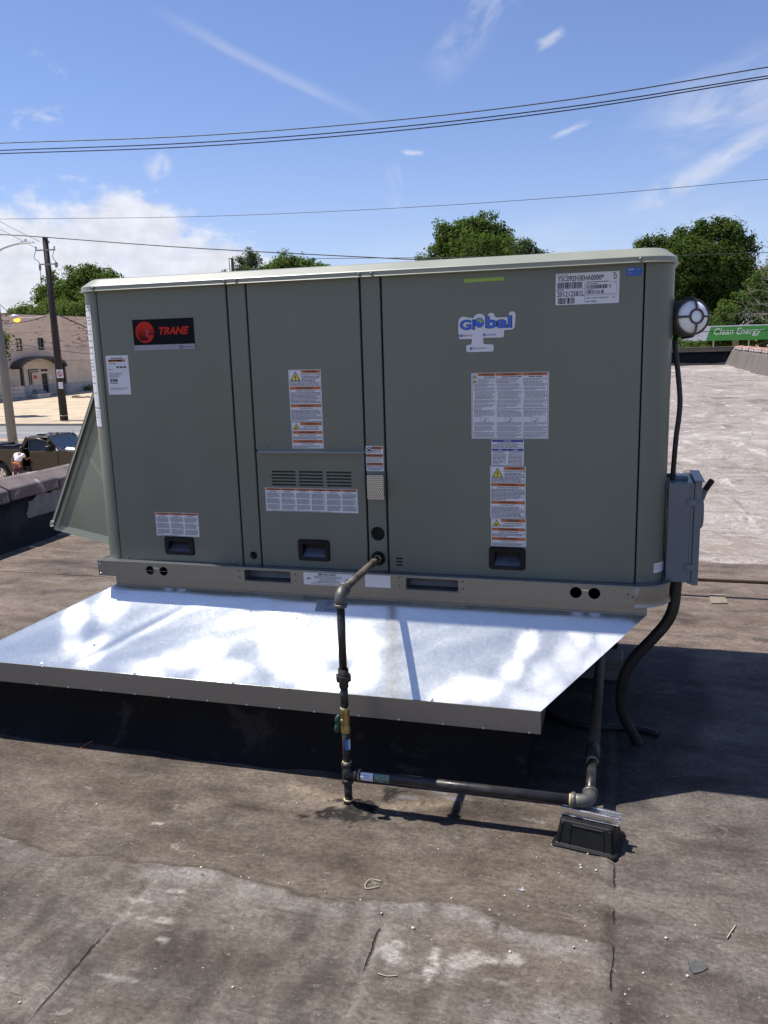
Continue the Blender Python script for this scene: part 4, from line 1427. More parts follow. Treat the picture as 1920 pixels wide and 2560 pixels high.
m.build('hood_flange', MT['lid'], hood, normals=False)
m = MB()
e0, e1 = HAf + Vector((0.004, 0, 0.002)) + cheek * .002, HCf + Vector((-0.004, 0, 0.030)) + cheek * .002
f0, f1 = HAf + Vector((0.006, 0, -0.027)) + cheek * .010, HCf + Vector((-0.004, 0, -0.003)) + cheek * .010
m.add([e0, e1, f1, f0], [(0, 1, 2, 3)])
m.add([f0, f1, f1 - cheek * .02, f0 - cheek * .02], [(0, 1, 2, 3)])
m.build('hood_edge', MT['paint'], hood, normals=False)
m = MB()
for t0, t1, w_ in ((0.50, 0.93, 0.0), (0.57, 0.93, 0.05)):
    p0 = HAf.lerp(HCf, t0) + Vector((0, 0, 0.47 - w_)) + cheek * .002
    p1 = HAf.lerp(HCf, t1) + Vector((0, 0, 0.275 - w_ * .3)) + cheek * .002
    m.bar(p0, p1, 0.002, 0.0025)
m.build('hood_crease', MT['lid'], hood)['kind'] = 'stuff'
m = MB()
m.bar(HAf + cheek * .012 - d * .012, HAf + cheek * .012 + d * .02, 0.012, 0.012)
m.build('hood_clip', MT['alu'], hood)

# ------------------------------------------------------------------ stickers
tall_warning(0.8965, 1.0235, 1.2815, 1.4715, unit, 'upright electrical warning sticker with orange bars on the middle panel')
fan_warning(0.8975, 1.0230, 1.1800, 1.2795, unit, 'smaller orange barred warning sticker just above the drip ledge')
tall_warning(1.6425, 1.7675, 0.9360, 1.1225, unit, 'upright electrical warning sticker on the large right panel')
fan_warning(1.6450, 1.7700, 0.8330, 0.9345, unit, 'orange barred warning sticker directly above the right handle')

s = Label(1.1855, 1.2520, 1.0985, 1.1915)
warn_block(s, 1.188, 1.2495, 1.163, 1.1895, 'WARNING', 'HOT SURFACE!', 2)
s.rect(1.188, 1.2105, 1.1635, 1.1895, 'white', 2)
s.poly([(1.199 + 0.011 * math.cos(R(a)), 1.1765 + 0.011 * math.sin(R(a))) for a in range(0, 360, 20)], 'ink', 3)
s.poly([(1.199 + 0.0087 * math.cos(R(a)), 1.1765 + 0.0087 * math.sin(R(a))) for a in range(0, 360, 20)], 'white', 4)
s.rect(1.194, 1.204, 1.1735, 1.1795, 'ink', 5)
s.poly([(1.192, 1.1825), (1.1935, 1.184), (1.206, 1.1705), (1.2045, 1.169)], 'ink', 6)
s.poly([(1.192, 1.1705), (1.1935, 1.169), (1.206, 1.1825), (1.2045, 1.184)], 'ink', 6)
warn_block(s, 1.188, 1.2495, 1.132, 1.1615, 'AVERTISSEMENT', 'SURFACE CHAUDE!', 3)
warn_block(s, 1.188, 1.2495, 1.1005, 1.130, 'ADVERTENCIA', 'SUPERFICIE CALIENTE!', 3)
s.build('warning_sticker', unit, 'small hot surface sticker above the punched flue screen')


def wide_sticker(x0, x1, z0, z1, heads, rows, label, bh=0.008):
    s = Label(x0, x1, z0, z1)
    n = len(heads)
    w = (x1 - x0 - 0.006) / n
    for i, h in enumerate(heads):
        a = x0 + 0.003 + i * w
        s.rect(a + 0.0006, a + w - 0.0006, z1 - 0.0025 - bh, z1 - 0.0025, 'orange', 1)
        s.text(h, a + w / 2 + 0.003, z1 - 0.0025 - bh * 0.85, bh * 0.68, 'ink', min(w * 0.7, 0.045), 2, 0.02)
        s.text('RISK', a + w / 2, z1 - bh - 0.0085, 0.0035, 'ink', w * 0.5, 2)
        k = rows // 3
        t = z1 - bh - 0.011
        hh = (t - z0 - 0.004) / 3
        for j in range(3):
            s.para(a + 0.003, a + w - 0.003, t - j * hh, t - (j + 1) * hh + 0.003, k, 'inkgrey', 0.5)
    s.para(x0 + 0.02, x1 - 0.02, z0 + 0.004, z0 + 0.0005, 1, 'inkgrey', 0.5)
    s.frame(x0 + .0015, x1 - .0015, z0 + .001, z1 - .001, 0.0006, 'inkgrey')
    s.build('warning_sticker', unit, label)


wide_sticker(0.7755, 1.1485, 0.9375, 1.0295, ['WARNING', 'WARNING', 'AVERTISSEMENT', 'AVERTISSEMENT', 'ADVERTENCIA', 'ADVERTENCIA'], 24, 'wide six column warning sticker under the slotted vents')
wide_sticker(0.2890, 0.4820, 0.8225, 0.9200, ['WARNING', 'AVERTISSEMENT', 'ADVERTENCIA'], 21, 'three column warning sticker above the left handle')

# big instruction sheet
x0, x1, z0, z1 = 1.578, 1.844, 1.219, 1.4475
s = Label(x0, x1, z0, z1)
s.frame(x0 + .003, x1 - .003, z0 + .002, z1 - .0015, 0.001, 'inkgrey')
cols = [(x0 + .005, x0 + .083), (x0 + .085, x0 + .175), (x0 + .177, x1 - .005)]
for i, ((a, b_), h) in enumerate(zip(cols, ('WARNING', 'AVERTISSEMENT', 'ADVERTENCIA'))):
    aa = a + (0.018 if i == 0 else 0)
    s.rect(aa, b_, z1 - 0.0115, z1 - 0.0025, 'orange', 1)
    s.text(h, (aa + b_) / 2 + 0.004, z1 - 0.0100, 0.006, 'ink', min(0.05, (b_ - aa) * 0.68), 2, 0.02)
    t = z1 - 0.0125
    for (f0, f1, rws, ind, mt_) in ((0.00, 0.03, 1, 0.02, 'ink'), (0.035, 0.075, 3, 0.0, 'inkgrey'), (0.08, 0.115, 2, 0.0, 'ink'), (0.12, 0.17, 3, .003, 'inkgrey'), (0.18, 0.23, 3, .003, 'inkgrey'),
                                     (0.24, 0.37, 7, .006, 'inkgrey'), (0.38, 0.44, 4, .003, 'inkgrey'), (0.45, 0.51, 4, .003, 'inkgrey'), (0.52, 0.54, 1, 0.0, 'ink'), (0.545, 0.66, 6, .003, 'inkgrey'),
                                     (0.745, 0.80, 4, .003, 'inkgrey'), (0.81, 0.90, 6, .003, 'inkgrey'), (0.91, 0.925, 1, 0.0, 'ink'), (0.93, 0.995, 5, .003, 'inkgrey')):
        H_ = t - z0 - 0.004
        o_ = 0.018 if (i == 0 and f0 < 0.12) else 0
        s.para(a + ind + o_ + .001, b_ - .001, t - f0 * H_, t - f1 * H_, rws, mt_, 0.42)
    H_ = t - z0 - 0.004
    cx, cz = (a + b_) / 2, t - 0.705 * H_
    s.frame(cx - .014, cx + .016, cz - .0075, cz + .0075, 0.0005, 'inkgrey')
    s.poly([(cx - .002 + .0075 * math.cos(R(q)), cz + .001 + .0072 * math.sin(R(q))) for q in range(0, 360, 24)], 'inkgrey', 1)
    s.poly([(cx - .002 + .0069 * math.cos(R(q)), cz + .001 + .0066 * math.sin(R(q))) for q in range(0, 360, 24)], 'white', 2)
    s.poly([(cx - .001, cz - .0075), (cx + .002, cz - .0075), (cx + .010, cz + .003), (cx + .009, cz + .004)], 'ink', 3)
s.warn_tri(x0 + .0125, z1 - 0.0185, 0.014, 'flame')
s.warn_tri(x0 + .0125, z1 - 0.0350, 0.014, 'flame')
s.build('instruction_sheet', unit, 'large three column instruction sticker on the right panel')

# blue notice
x0, x1, z0, z1 = 1.6475, 1.7605, 1.1255, 1.2165
s = Label(x0, x1, z0, z1)
s.rect(x0 + .002, x1 - .002, z1 - .009, z1 - .0015, 'navy')
s.text('NOTICE', (x0 + x1) / 2, z1 - .0078, 0.005, 'white', None, 2, 0.02)
s.text('IMPROPER REFRIGERANT CHARGE!', (x0 + x1) / 2, z1 - .0142, 0.0036, 'ink', 0.068)
s.para(x0 + .003, x1 - .003, z1 - .0165, z1 - .0305, 4, 'inkgrey')
mx_ = (x0 + x1) / 2
for (a, b_, t_) in ((x0 + .002, mx_ - .0005, 'AVIS'), (mx_ + .0005, x1 - .002, 'AVISO')):
    s.rect(a, b_, z1 - .0400, z1 - .0325, 'navy')
    s.text(t_, (a + b_) / 2, z1 - .0388, 0.005, 'white', None, 2, 0.02)
    s.para(a + .004, b_ - .004, z1 - .0415, z1 - .0490, 2, 'ink')
    s.para(a + .002, b_ - .003, z1 - .0515, z0 + .002, 8, 'inkgrey')
s.build('notice_sticker', unit, 'blue headed notice sticker between the instruction sheet and the warning')

# maker's badge
x0, x1, z0, z1 = 0.2625, 0.5225, 1.5775, 1.6730
s = Label(x0, x1, z0, z1, 'badge', -0.0022)
s.mb.box(x0, x1, -0.0021, 0.0005, z0, z1, s.mi('badge'))
cx, cz, r_ = 0.3140, 1.6255, 0.0400
s.poly([(cx + r_ * math.cos(R(a)), cz + r_ * math.sin(R(a))) for a in range(0, 360, 8)], 'red')
for i in range(9):
    zz = cz + 0.009 - 0.0048 * i
    hw = math.sqrt(max(0, r_ ** 2 - (zz - cz) ** 2))
    th = 0.0005 + 0.00022 * i
    e = cx + (hw * 0.98 if i < 5 else 0.012)
    s.rect(cx - hw * 0.80, e, zz - th, zz + th, 'badge', 2)
s.poly([(cx + .004, cz + .011), (cx + .018, cz + .011), (cx + .016, cz - .008), (cx + .012, cz - .020), (cx + .003, cz - .014)], 'redink', 3)
s.text('TRANE', 0.4395, 1.6135, 0.0290, 'red', 0.128, 2, 0.045, 0.28)
s.rect(x0, x1, z0 - 0.0205, z0 - 0.0003, 'silver', 1)
s.poly([(0.4655 + 0.0085 * math.cos(R(a)), 1.5660 + 0.0065 * math.sin(R(a))) for a in range(0, 360, 20)], 'ink', 2)
s.poly([(0.4655 + 0.0065 * math.cos(R(a)), 1.5660 + 0.0045 * math.sin(R(a))) for a in range(0, 360, 20)], 'silver', 3)
s.text('IR', 0.4655, 1.5632, 0.0055, 'ink', None, 4, 0.02, 0.2)
s.text('Ingersoll Rand', 0.4965, 1.5640, 0.0042, 'ink', 0.036, 2, 0.02)
s.build('maker_badge', unit, 'black badge with red striped disc and slanted red lettering')

# pale data label beside the left post
x0, x1, z0, z1 = 0.1292, 0.2290, 1.3895, 1.5410
s = Label(x0, x1, z0, z1, 'silver', rad=0.0015)
s.mats[0] = 'white'
s.para(x0 + .022, x1 - .018, z1 - .008, z1 - .013, 1, 'ink', 0.7)
s.rect(x0 + .010, x1 - .014, z1 - .0245, z1 - .0150, 'orange')
s.para(x0 + .013, x1 - .020, z1 - .0155, z1 - .0240, 1, 'ink', 0.6)
s.para(x0 + .010, x0 + .062, z1 - .029, z1 - .034, 1, 'inkgrey', 0.5)
s.para(x0 + .045, x0 + .090, z1 - .040, z1 - .049, 1, 'ink', 0.7)
s.para(x0 + .010, x0 + .055, z1 - .052, z1 - .057, 1, 'ink', 0.5)
s.para(x0 + .010, x0 + .070, z1 - .066, z1 - .086, 5, 'inkgrey', 0.4)
s.bars(x0 + .011, x0 + .046, z1 - .103, z1 - .090, 26)
s.para(x0 + .010, x0 + .055, z1 - .105, z1 - .110, 1, 'ink', 0.5)
s.para(x0 + .010, x0 + .090, z1 - .124, z1 - .134, 3, 'inkgrey', 0.35)
s.build('data_label', unit, 'pale data label near the left corner with an orange strip')

# shipping label
x0, x1, z0, z1 = 1.8625, 2.0655, 1.6645, 1.7650
s = Label(x0, x1, z0, z1, 'white', rad=0.003)
L = x0
s.para(L + .005, L + .038, z1 - .0030, z1 - .0062, 1, 'ink', 0.6)
s.text('YSC092H3EHA0000*', L + 0.006, z1 - .0255, 0.0175, 'ink', 0.148, 2, 0.012, 0, 'l')
s.text('D', L + 0.190, z1 - .0245, 0.0165, 'ink', 0.0095, 2, 0.012)
s.para(L + .184, L + .196, z1 - .0035, z1 - .0065, 1, 'ink', 0.6)
s.bars(L + .005, L + .089, z1 - .0485, z1 - .0285, 62)
s.para(L + .004, L + .033, z1 - .0515, z1 - .0550, 1, 'ink', 0.6)
s.text('201212581L', L + 0.005, z1 - .0745, 0.0175, 'ink', 0.087, 2, 0.012, 0, 'l')
s.bars(L + .008, L + .064, z1 - .0975, z1 - .0780, 44)
s.rect(L + .0935, L + .0942, z0 + .003, z1 - .032, 'ink')
s.rect(L + .004, L + .094, z1 - .0505, z1 - .0499, 'ink')
s.frame(L + .096, L + .194, z1 - .0700, z1 - .0320, 0.0006, 'ink')
s.para(L + .100, L + .190, z1 - .0285, z1 - .0315, 1, 'inkgrey', 0.7)
s.para(L + .100, L + .135, z1 - .0345, z1 - .0380, 1, 'ink', 0.6)
s.text('02', L + .190, z1 - .0375, 0.003, 'ink')
s.bars(L + .099, L + .178, z1 - .0525, z1 - .0400, 52)
s.para(L + .100, L + .122, z1 - .0540, z1 - .0565, 1, 'ink', 0.6)
s.bars(L + .099, L + .154, z1 - .0685, z1 - .0575, 40)
s.rect(L + .096, L + .199, z1 - .0735, z1 - .0729, 'ink')
s.text('UNIT, 7.5 TON CONVERTIBLE', L + .098, z1 - .0845, 0.0052, 'ink', 0.072, 2, 0.005, 0, 'l')
s.text('208 - 230/60/3', L + .098, z1 - .0950, 0.0052, 'ink', 0.036, 2, 0.005, 0, 'l')
s.text('Q1', L + .186, z1 - .0850, 0.0065, 'ink', 0.0085)
s.build('shipping_label', unit, 'white barcode label with large black model number, upper right')

s = Label(2.0855, 2.1350, 1.7480, 1.7740, 'skyblue', rad=0.003)
s.text('AUTO', 2.0990, 1.7645, 0.0058, 'white', 0.0165, 2, 0.02)
s.para(2.1085, 2.130, 1.7695, 1.7640, 1, 'silver', 0.4)
s.para(2.090, 2.110, 1.7595, 1.7515, 2, 'silver', 0.3)
s.build('blue_label', unit, 'small blue label in the top right corner')

s = Label(1.5565, 1.6920, 1.7520, 1.7640, 'lime', tilt=0.012)
s.text('INSTALLED 2-21-2020', 1.624, 1.7548, 0.0056, 'limeink', 0.086, 2, 0.01)
s.build('date_strip', unit, 'lime green strip of tape just below the lid')

# contractor's logo sticker (globe letter kept as a plain disc)
out = []
def arc(cx, cz, r, a0, a1, n=8):
    return [(cx + r * math.cos(R(a0 + (a1 - a0) * i / n)), cz + r * math.sin(R(a0 + (a1 - a0) * i / n))) for i in range(n + 1)]
out += arc(1.550, 1.588, 0.016, 180, 225, 4) + [(1.5370, 1.5735), (1.5370, 1.5655)] + [(1.5395, 1.5635), (1.5790, 1.5635), (1.5820, 1.5600), (1.5800, 1.5480), (1.5770, 1.5440)]
out += arc(1.5665, 1.5380, 0.005, 90, 180, 3) + arc(1.5665, 1.5240, 0.005, 180, 270, 3) + arc(1.6510, 1.5240, 0.005, 270, 360, 3) + arc(1.6510, 1.5380, 0.005, 0, 90, 3)
out += [(1.6250, 1.5440), (1.6205, 1.5490), (1.6200, 1.5640), (1.6230, 1.5655), (1.6850, 1.5655)] + arc(1.6870, 1.5700, 0.004, 270, 360, 3) + [(1.6920, 1.5895), (1.7130, 1.5905)]
out += arc(1.7160, 1.6030, 0.0125, 280, 360, 4) + arc(1.7190, 1.6390, 0.0115, 0, 175, 8) + [(1.7035, 1.6320), (1.6660, 1.6320)] + arc(1.6480, 1.6360, 0.0125, 0, 140, 6)
out += [(1.6320, 1.6330)] + arc(1.6075, 1.6230, 0.0235, 35, 145, 8) + [(1.5870, 1.6320)] + arc(1.5520, 1.6220, 0.017, 80, 180, 6)
s = Label(1.53, 1.73, 1.52, 1.65, 'white', base_pts=out)
for (t_, x_, z_, h_, w_) in (('Gl', 1.5660, 1.5945, 0.0330, 0.0470), ('bal', 1.6735, 1.5970, 0.0395, 0.0860)):
    s.text(t_, x_, z_ - .0012, h_ + .0024, 'ink', w_ + .006, 1, 0.05)
    s.text(t_, x_, z_, h_, 'logoblue', w_, 2, 0.02)
s.poly([(1.6075 + 0.0165 * math.cos(R(a)), 1.6165 + 0.0165 * math.sin(R(a))) for a in range(0, 360, 15)], 'ink', 2)
s.poly([(1.6075 + 0.0148 * math.cos(R(a)), 1.6165 + 0.0148 * math.sin(R(a))) for a in range(0, 360, 15)], 'logoblue', 3)
s.poly([(1.599, 1.6220), (1.603, 1.6300), (1.612, 1.6295), (1.6195, 1.6240), (1.6210, 1.6175), (1.613, 1.6160), (1.607, 1.6210)], 'logogreen', 4)
for (bx, bz, t_, tx, w_, mt_) in ((1.5450, 1.5710, 'HEATING', 1.5500, 0.0330, 'redink'), (1.6240, 1.5720, 'COOLING', 1.6300, 0.0350, 'navy'), (1.5785, 1.5270, 'AIR QUALITY', 1.5855, 0.0490, 'greenink')):
    s.rect(bx - .0045, bx + .0045, bz - .001, bz + .0085, 'logoblue', 1)
    s.rect(bx - .002, bx + .002, bz + .0015, bz + .006, 'silver', 2)
    s.text(t_, tx, bz + .0008, 0.0058, mt_, w_, 1, 0.012, 0, 'l')
s.build('contractor_logo', unit, 'white die-cut logo sticker with bulky blue letters on the right panel')

# labels on the rail
X0, X1, Z0, Z1 = 0.9339, 1.1309, 0.6649, 0.7127
s = Label(X0, X1, Z0, Z1, 'white', RY - 0.0008)
s.text('IMPORTANT', X0 + 0.097, Z0 + 0.0375, 0.0078, 'ink', 0.074, 2, 0.02)
for i, t_ in enumerate(('REMOVE FORK/TURN LIFT BRACKETS AND', 'BASE PROTECTION PRIOR TO SETTING', 'UNIT ON ROOF CURB.', 'YOU MUST REMOVE SHEET METAL', 'AND LUMBER OR YOU WILL HAVE TO RE-LIFT.')):
    s.text(t_, X0 + 0.099, Z0 + 0.0318 - 0.0058 * i, 0.0038, 'ink', (0.112, 0.104, 0.062, 0.088, 0.122)[i], 2, 0.006)
s.text('SEE INSTALLATION OPERATION MAINTENANCE MANUAL.', X0 + 0.095, Z0 + 0.0023, 0.0028, 'ink', 0.128, 2, 0.004)
for cx, d_ in ((X0 + 0.022, -1), (X0 + 0.176, 1)):
    s.rect(min(cx, cx - d_ * .010), max(cx, cx - d_ * .010), Z0 + 0.0235, Z0 + 0.0255, 'ink')
    s.poly([(cx + d_ * .011, Z0 + 0.0245), (cx, Z0 + 0.0285), (cx, Z0 + 0.0205)], 'ink')
s.build('important_label', unit, 'white label headed IMPORTANT on the base rail')
Label(1.1795, 1.2777, 0.6679, 0.715, 'white', RY - 0.0008).build('blank_label', unit, 'blank white label on the rail behind the gas pipe')


# labels wrapped round the corner posts
def wrapped(cx, side, a0, a1, z0, z1, rows, name, label, seed):
    rg = random.Random(seed)
    m = MB()
    def pt(a, z, d):
        r_ = BR_ + d
        return (cx + side * r_ * math.sin(R(a)), BR_ - r_ * math.cos(R(a)), z)
    n = 10
    for i in range(n):
        b0, b1 = a0 + (a1 - a0) * i / n, a0 + (a1 - a0) * (i + 1) / n
        m.add([pt(b0, z0, .0008), pt(b1, z0, .0008), pt(b1, z1, .0008), pt(b0, z1, .0008)], [(0, 1, 2, 3)], 0, True)
    for (zc, hh, q0, q1) in rows:
        a = a0 + (a1 - a0) * q0
        while a < a0 + (a1 - a0) * q1:
            w = rg.uniform(1.5, 4.0)
            h2 = hh * rg.uniform(.3, .8)
            m.add([pt(a, zc, .0013), pt(a + w, zc, .0013), pt(a + w, zc + h2, .0013), pt(a, zc + h2, .0013)], [(0, 1, 2, 3)], 1)
            a += w + rg.uniform(.8, 2.5)
    m.build(name, [MT['white'], MT['inkgrey']], unit, normals=False)['label'] = label


wrapped(0.110, -1, 20, 66, 1.338, 1.737, [(1.728 - 0.013 * i, 0.006, 0.12, 0.7) for i in (0, 1, 3, 4, 5, 7, 8, 10, 12)] + [(1.55 - 0.013 * i, 0.006, 0.15, 0.72) for i in (0, 2, 3, 4, 5, 7, 9, 12)], 'wrapped_label', 'long white paper label wrapped round the left corner post', 4)
wrapped(0.110, -1, 19, 65, 1.262, 1.334, [(1.320 - 0.011 * i, 0.004, 0.1, 0.6) for i in range(3)], 'wrapped_label', 'short white label below the long one on the left post', 6)
wrapped(2.146, 1, 38, 80, 0.752, 0.786, [(0.776 - 0.009 * i, 0.003, 0.05, 0.8) for i in range(2)], 'wrapped_label', 'small white label low on the right corner post', 8)


# ------------------------------------------------------------------ old curb and the sheet metal adapter on it
curb = thing('roof_curb', 'tar-coated roof curb in deep shade beneath the galvanised adapter', 'roof curb', (0.68, 0.4, 0))
m = MB()
n = 60
xs = np.linspace(-0.44, 1.80, n)
rows = [(-0.252, 0.001), (-0.228, 0.03), (-0.212, 0.07), (-0.205, 0.16), (-0.200, 0.30)]
vs = []
for x in xs:
    w = 0.012 * math.sin(x * 7) + 0.008 * math.sin(x * 19 + 1)
    vs += [(x, y + w * (1 - z / 0.3), z) for y, z in rows]
m.add(vs, [(i * 5 + j, (i + 1) * 5 + j, (i + 1) * 5 + j + 1, i * 5 + j + 1) for i in range(n - 1) for j in range(4)], 0, True)
m.box(-0.435, 1.797, -0.195, 1.06, 0.0, 0.30)
m.build('curb_body', MT['tar'], curb)
m = MB()
m.box(1.93, 2.095, 1.03, 1.20, 0.0, 0.44)
m.box(1.80, 1.94, 1.0, 1.19, 0.0, 0.40)
m.build('curb_end', MT['tar'], curb, bevel=0.01)

ad = thing('curb_adapter', 'galvanised sheet metal curb adapter with wide sloping skirt under the unit', 'curb adapter', (0.9, 0.4, 0.30))
TLp, TRp, BLp, BRp = Vector((0.079, 0.0, 0.606)), Vector((2.187, 0.0, 0.606)), Vector((-0.502, -0.270, 0.336)), Vector((1.850, -0.270, 0.336))
nu, nv = 150, 28
U, V = np.meshgrid(np.linspace(0, 1, nu), np.linspace(0, 1, nv), indexing='ij')
P = ((1 - U) * (1 - V))[..., None] * np.array(TLp) + (U * (1 - V))[..., None] * np.array(TRp) + ((1 - U) * V)[..., None] * np.array(BLp) + (U * V)[..., None] * np.array(BRp)
amp = np.minimum(sstep(U, 0, 0.04), sstep(1 - U, 0, 0.04)) * np.minimum(sstep(V, 0, 0.15), sstep(1 - V, 0, 0.15))
D_ = 0.0035 * fbm(U * 5.5, V * 1.6, 91, 3) + 0.0006 * fbm(U * 16, V * 4, 92, 2)
D_ = D_ - 0.004 * np.exp(-(((U - 0.155) / 0.035) ** 2 + ((V - 0.62) / 0.28) ** 2)) - 0.003 * np.exp(-(((U - 0.22) / 0.012) ** 2)) * sstep(V, 0.1, 0.5)
P = P + (D_ * amp)[..., None] * np.array([0, -0.707, 0.707])
m = MB()
m.add(P.reshape(-1, 3), [(i * nv + j, (i + 1) * nv + j, (i + 1) * nv + j + 1, i * nv + j + 1) for i in range(nu - 1) for j in range(nv - 1)], 0, True)
skirt = m.build('sloping_skirt', MT['galv'], ad, normals=True)
# white glare of sun and sky painted on, in cloudy blotches
BL = [(-0.05, -0.11, .05, .04), (-0.03, -0.17, .05, .05), (0.09, -0.215, .06, .05), (0.115, -0.11, .045, .05), (0.075, -0.05, .05, .04), (0.37, -0.25, .10, .03), (0.48, -0.225, .07, .035), (0.576, -0.20, .07, .04), (0.66, -0.25, .12, .03),
      (0.80, -0.07, .035, .035), (0.87, -0.095, .05, .04), (0.84, -0.14, .05, .05), (1.02, -0.145, .10, .045), (1.16, -0.13, .09, .05), (1.215, -0.19, .05, .06), (0.96, -0.215, .10, .045), (1.08, -0.25, .12, .035),
      (1.53, -0.25, .08, .03), (1.63, -0.23, .09, .035), (1.74, -0.17, .05, .04), (1.78, -0.10, .035, .05), (1.83, -0.255, .10, .035), (1.88, -0.20, .07, .05), (1.93, -0.14, .05, .06), (1.96, -0.075, .04, .05), (2.06, -0.08, .05, .05), (2.00, -0.14, .05, .05), (2.11, -0.045, .04, .04)]
co = np.empty(len(skirt.data.vertices) * 3)
skirt.data.vertices.foreach_get('co', co)
co = co.reshape(-1, 3) + np.array([0.9, 0.4, 0.30])
wx = 0.03 * fbm(co[:, 0] * 6, co[:, 1] * 9, 301, 3)
wy = 0.025 * fbm(co[:, 0] * 7 + 5, co[:, 1] * 9, 302, 3)
val = np.zeros(len(co))
for (x, y, rx, ry) in BL:
    val = np.maximum(val, np.exp(-(((co[:, 0] + wx - x) / (rx * 1.3)) ** 2 + ((co[:, 1] + wy - y) / (ry * 1.2)) ** 2)))
at = skirt.data.color_attributes.new('glare', 'FLOAT_COLOR', 'POINT')
at.data.foreach_set('color', np.repeat(val[:, None], 4, 1).astype(np.float32).ravel())
# collar up to the unit's rail
m = MB()
m.box(0.079, 2.187, 0.001, 0.004, 0.606, 0.6475)
m.box(0.079, 0.082, 0.004, 1.33, 0.606, 0.6475)
m.box(2.184, 2.187, 0.004, 1.33, 0.606, 0.6475)
m.box(0.079, 2.187, 1.33, 1.333, 0.606, 0.6475)
m.bar((0.08, -0.001, 0.6075), (2.187, -0.001, 0.6075), 0.004, 0.002)
m.build('collar', MT['galvrail'], ad)
# end and rear skirts
TLb, TRb, BLb, BRb = (0.079, 1.333, 0.606), (2.187, 1.333, 0.606), (-0.502, 1.10, 0.336), (1.850, 1.10, 0.336)
m = MB()
m.add([TLp, TLb, BLb, BLp], [(0, 1, 2, 3)])
m.add([TRp, TRb, BRb, BRp], [(0, 1, 2, 3)])
m.add([TLb, TRb, BRb, BLb], [(0, 1, 2, 3)])
m.build('end_skirt', MT['galvrail'], ad)
# hanging lip round the bottom
m = MB()
m.box(-0.5035, 1.8515, -0.2735, -0.2710, 0.2555, 0.3355)
m.box(1.8490, 1.8515, -0.2710, 1.10, 0.2555, 0.3350)
m.box(-0.5035, -0.5010, -0.2710, 1.10, 0.2555, 0.3350)
m.box(-0.5035, 1.8515, 1.10, 1.1025, 0.2555, 0.3350)
m.bar((-0.503, -0.273, 0.3365), (1.851, -0.273, 0.3365), 0.004, 0.003)
m.build('lip', MT['galvrail'], ad)
first = None
for (x, z) in ((-0.12, 0.342), (0.093, 0.339), (0.306, 0.341), (0.72, 0.340), (1.141, 0.340), (1.475, 0.342), (0.081, 0.414), (1.061, 0.452), (0.905, 0.537)):
    if first is None:
        first = MB().lathe([(0.0085, -0.0005), (0.0085, 0.0008), (0.0045, 0.0012), (0.0045, 0.0035), (0.0, 0.0038)], (0, 0, 0), (0, -0.707, 0.707), 8, cap=False, smooth=False).build('screw', MT['alu'])
        o = first
    else:
        o = first.copy()
        COL.objects.link(o)
    o.parent = ad
    o.location = Vector((x, z - 0.606, z)) - Vector((0.9, 0.4, 0.30))
m = MB()
rg = random.Random(2)
for k in range(16):
    x = -0.46 + 0.152 * k + rg.uniform(-.02, .02)
    m.lathe([(0.004, 0), (0.004, 0.002), (0.0, 0.003)], (x, -0.2735, 0.2575 + rg.uniform(0, .002)), (0, -1, 0), 7, cap=False)
m.build('rivets', MT['alu'], ad, normals=False)['kind'] = 'stuff'
# paper tag on the slope; its code square is left out
lab = MB()
q = [Vector((0.974, -0.012, 0.594)), Vector((1.064, -0.012, 0.594)), Vector((1.066, -0.047, 0.559)), Vector((0.974, -0.047, 0.559))]
o_ = Vector((0, -0.0012, 0.0012))
lab.add([p + o_ for p in q], [(0, 1, 2, 3)], 0)
for i, (a, b_) in enumerate(((0.42, 0.92), (0.40, 0.66), (0.40, 0.50), (0.40, 0.86))):
    t0, t1 = 0.14 + 0.20 * i, 0.14 + 0.20 * i + 0.075
    f = lambda u, t: q[0].lerp(q[1], u).lerp(q[3].lerp(q[2], u), t) + o_ * 1.6
    x = a
    while x < b_:
        e = min(b_, x + rg.uniform(.04, .12))
        lab.add([f(x, t0), f(e, t0), f(e, t1), f(x, t1)], [(0, 1, 2, 3)], 1)
        x = e + 0.02
lab.build('paper_tag', [MT['silver'], MT['inkgrey']], ad, normals=False)

# ------------------------------------------------------------------ gas piping
gas = thing('gas_pipe', 'dark iron gas pipe rising in front of the skirt into the unit', 'gas pipe', (1.221, -0.448, 0.0))
GX, GY, GZ2 = 1.221, -0.448, 0.769
MB().tube([(GX, 0.03, GZ2), (GX, GY + 0.03, GZ2)], 0.0133, 16).build('pipe', MT['oldpipe'], gas)
MB().tube([(GX, -0.012, GZ2), (GX, -0.020, GZ2)], 0.0145, 16).build('thread_dope', MT['dope'], gas)


def elbow(p, d0, d1, r, rb, name='elbow', mat='fitting', bead='fitting'):
    """p corner, d0/d1 directions out of the two mouths"""
    p, d0, d1 = Vector(p), Vector(d0), Vector(d1)
    k = rb * 1.5
    path = [p + d0 * (k * 1.55)]
    for i in range(9):
        a = R(90 * i / 8)
        c = p + d0 * k + d1 * k
        path.append(c - d1 * (k * math.cos(a)) - d0 * (k * math.sin(a)))
    path.append(p + d1 * (k * 1.55))
    m = MB().tube(path, rb, 18)
    for d in (d0, d1):
        m.tube([p + d * (k * 1.30), p + d * (k * 1.34), p + d * (k * 1.70), p + d * (k * 1.74)], [rb * 1.0, rb * 1.17, rb * 1.17, rb * 1.05], 18)
    return m.build(name, MT[mat], gas)


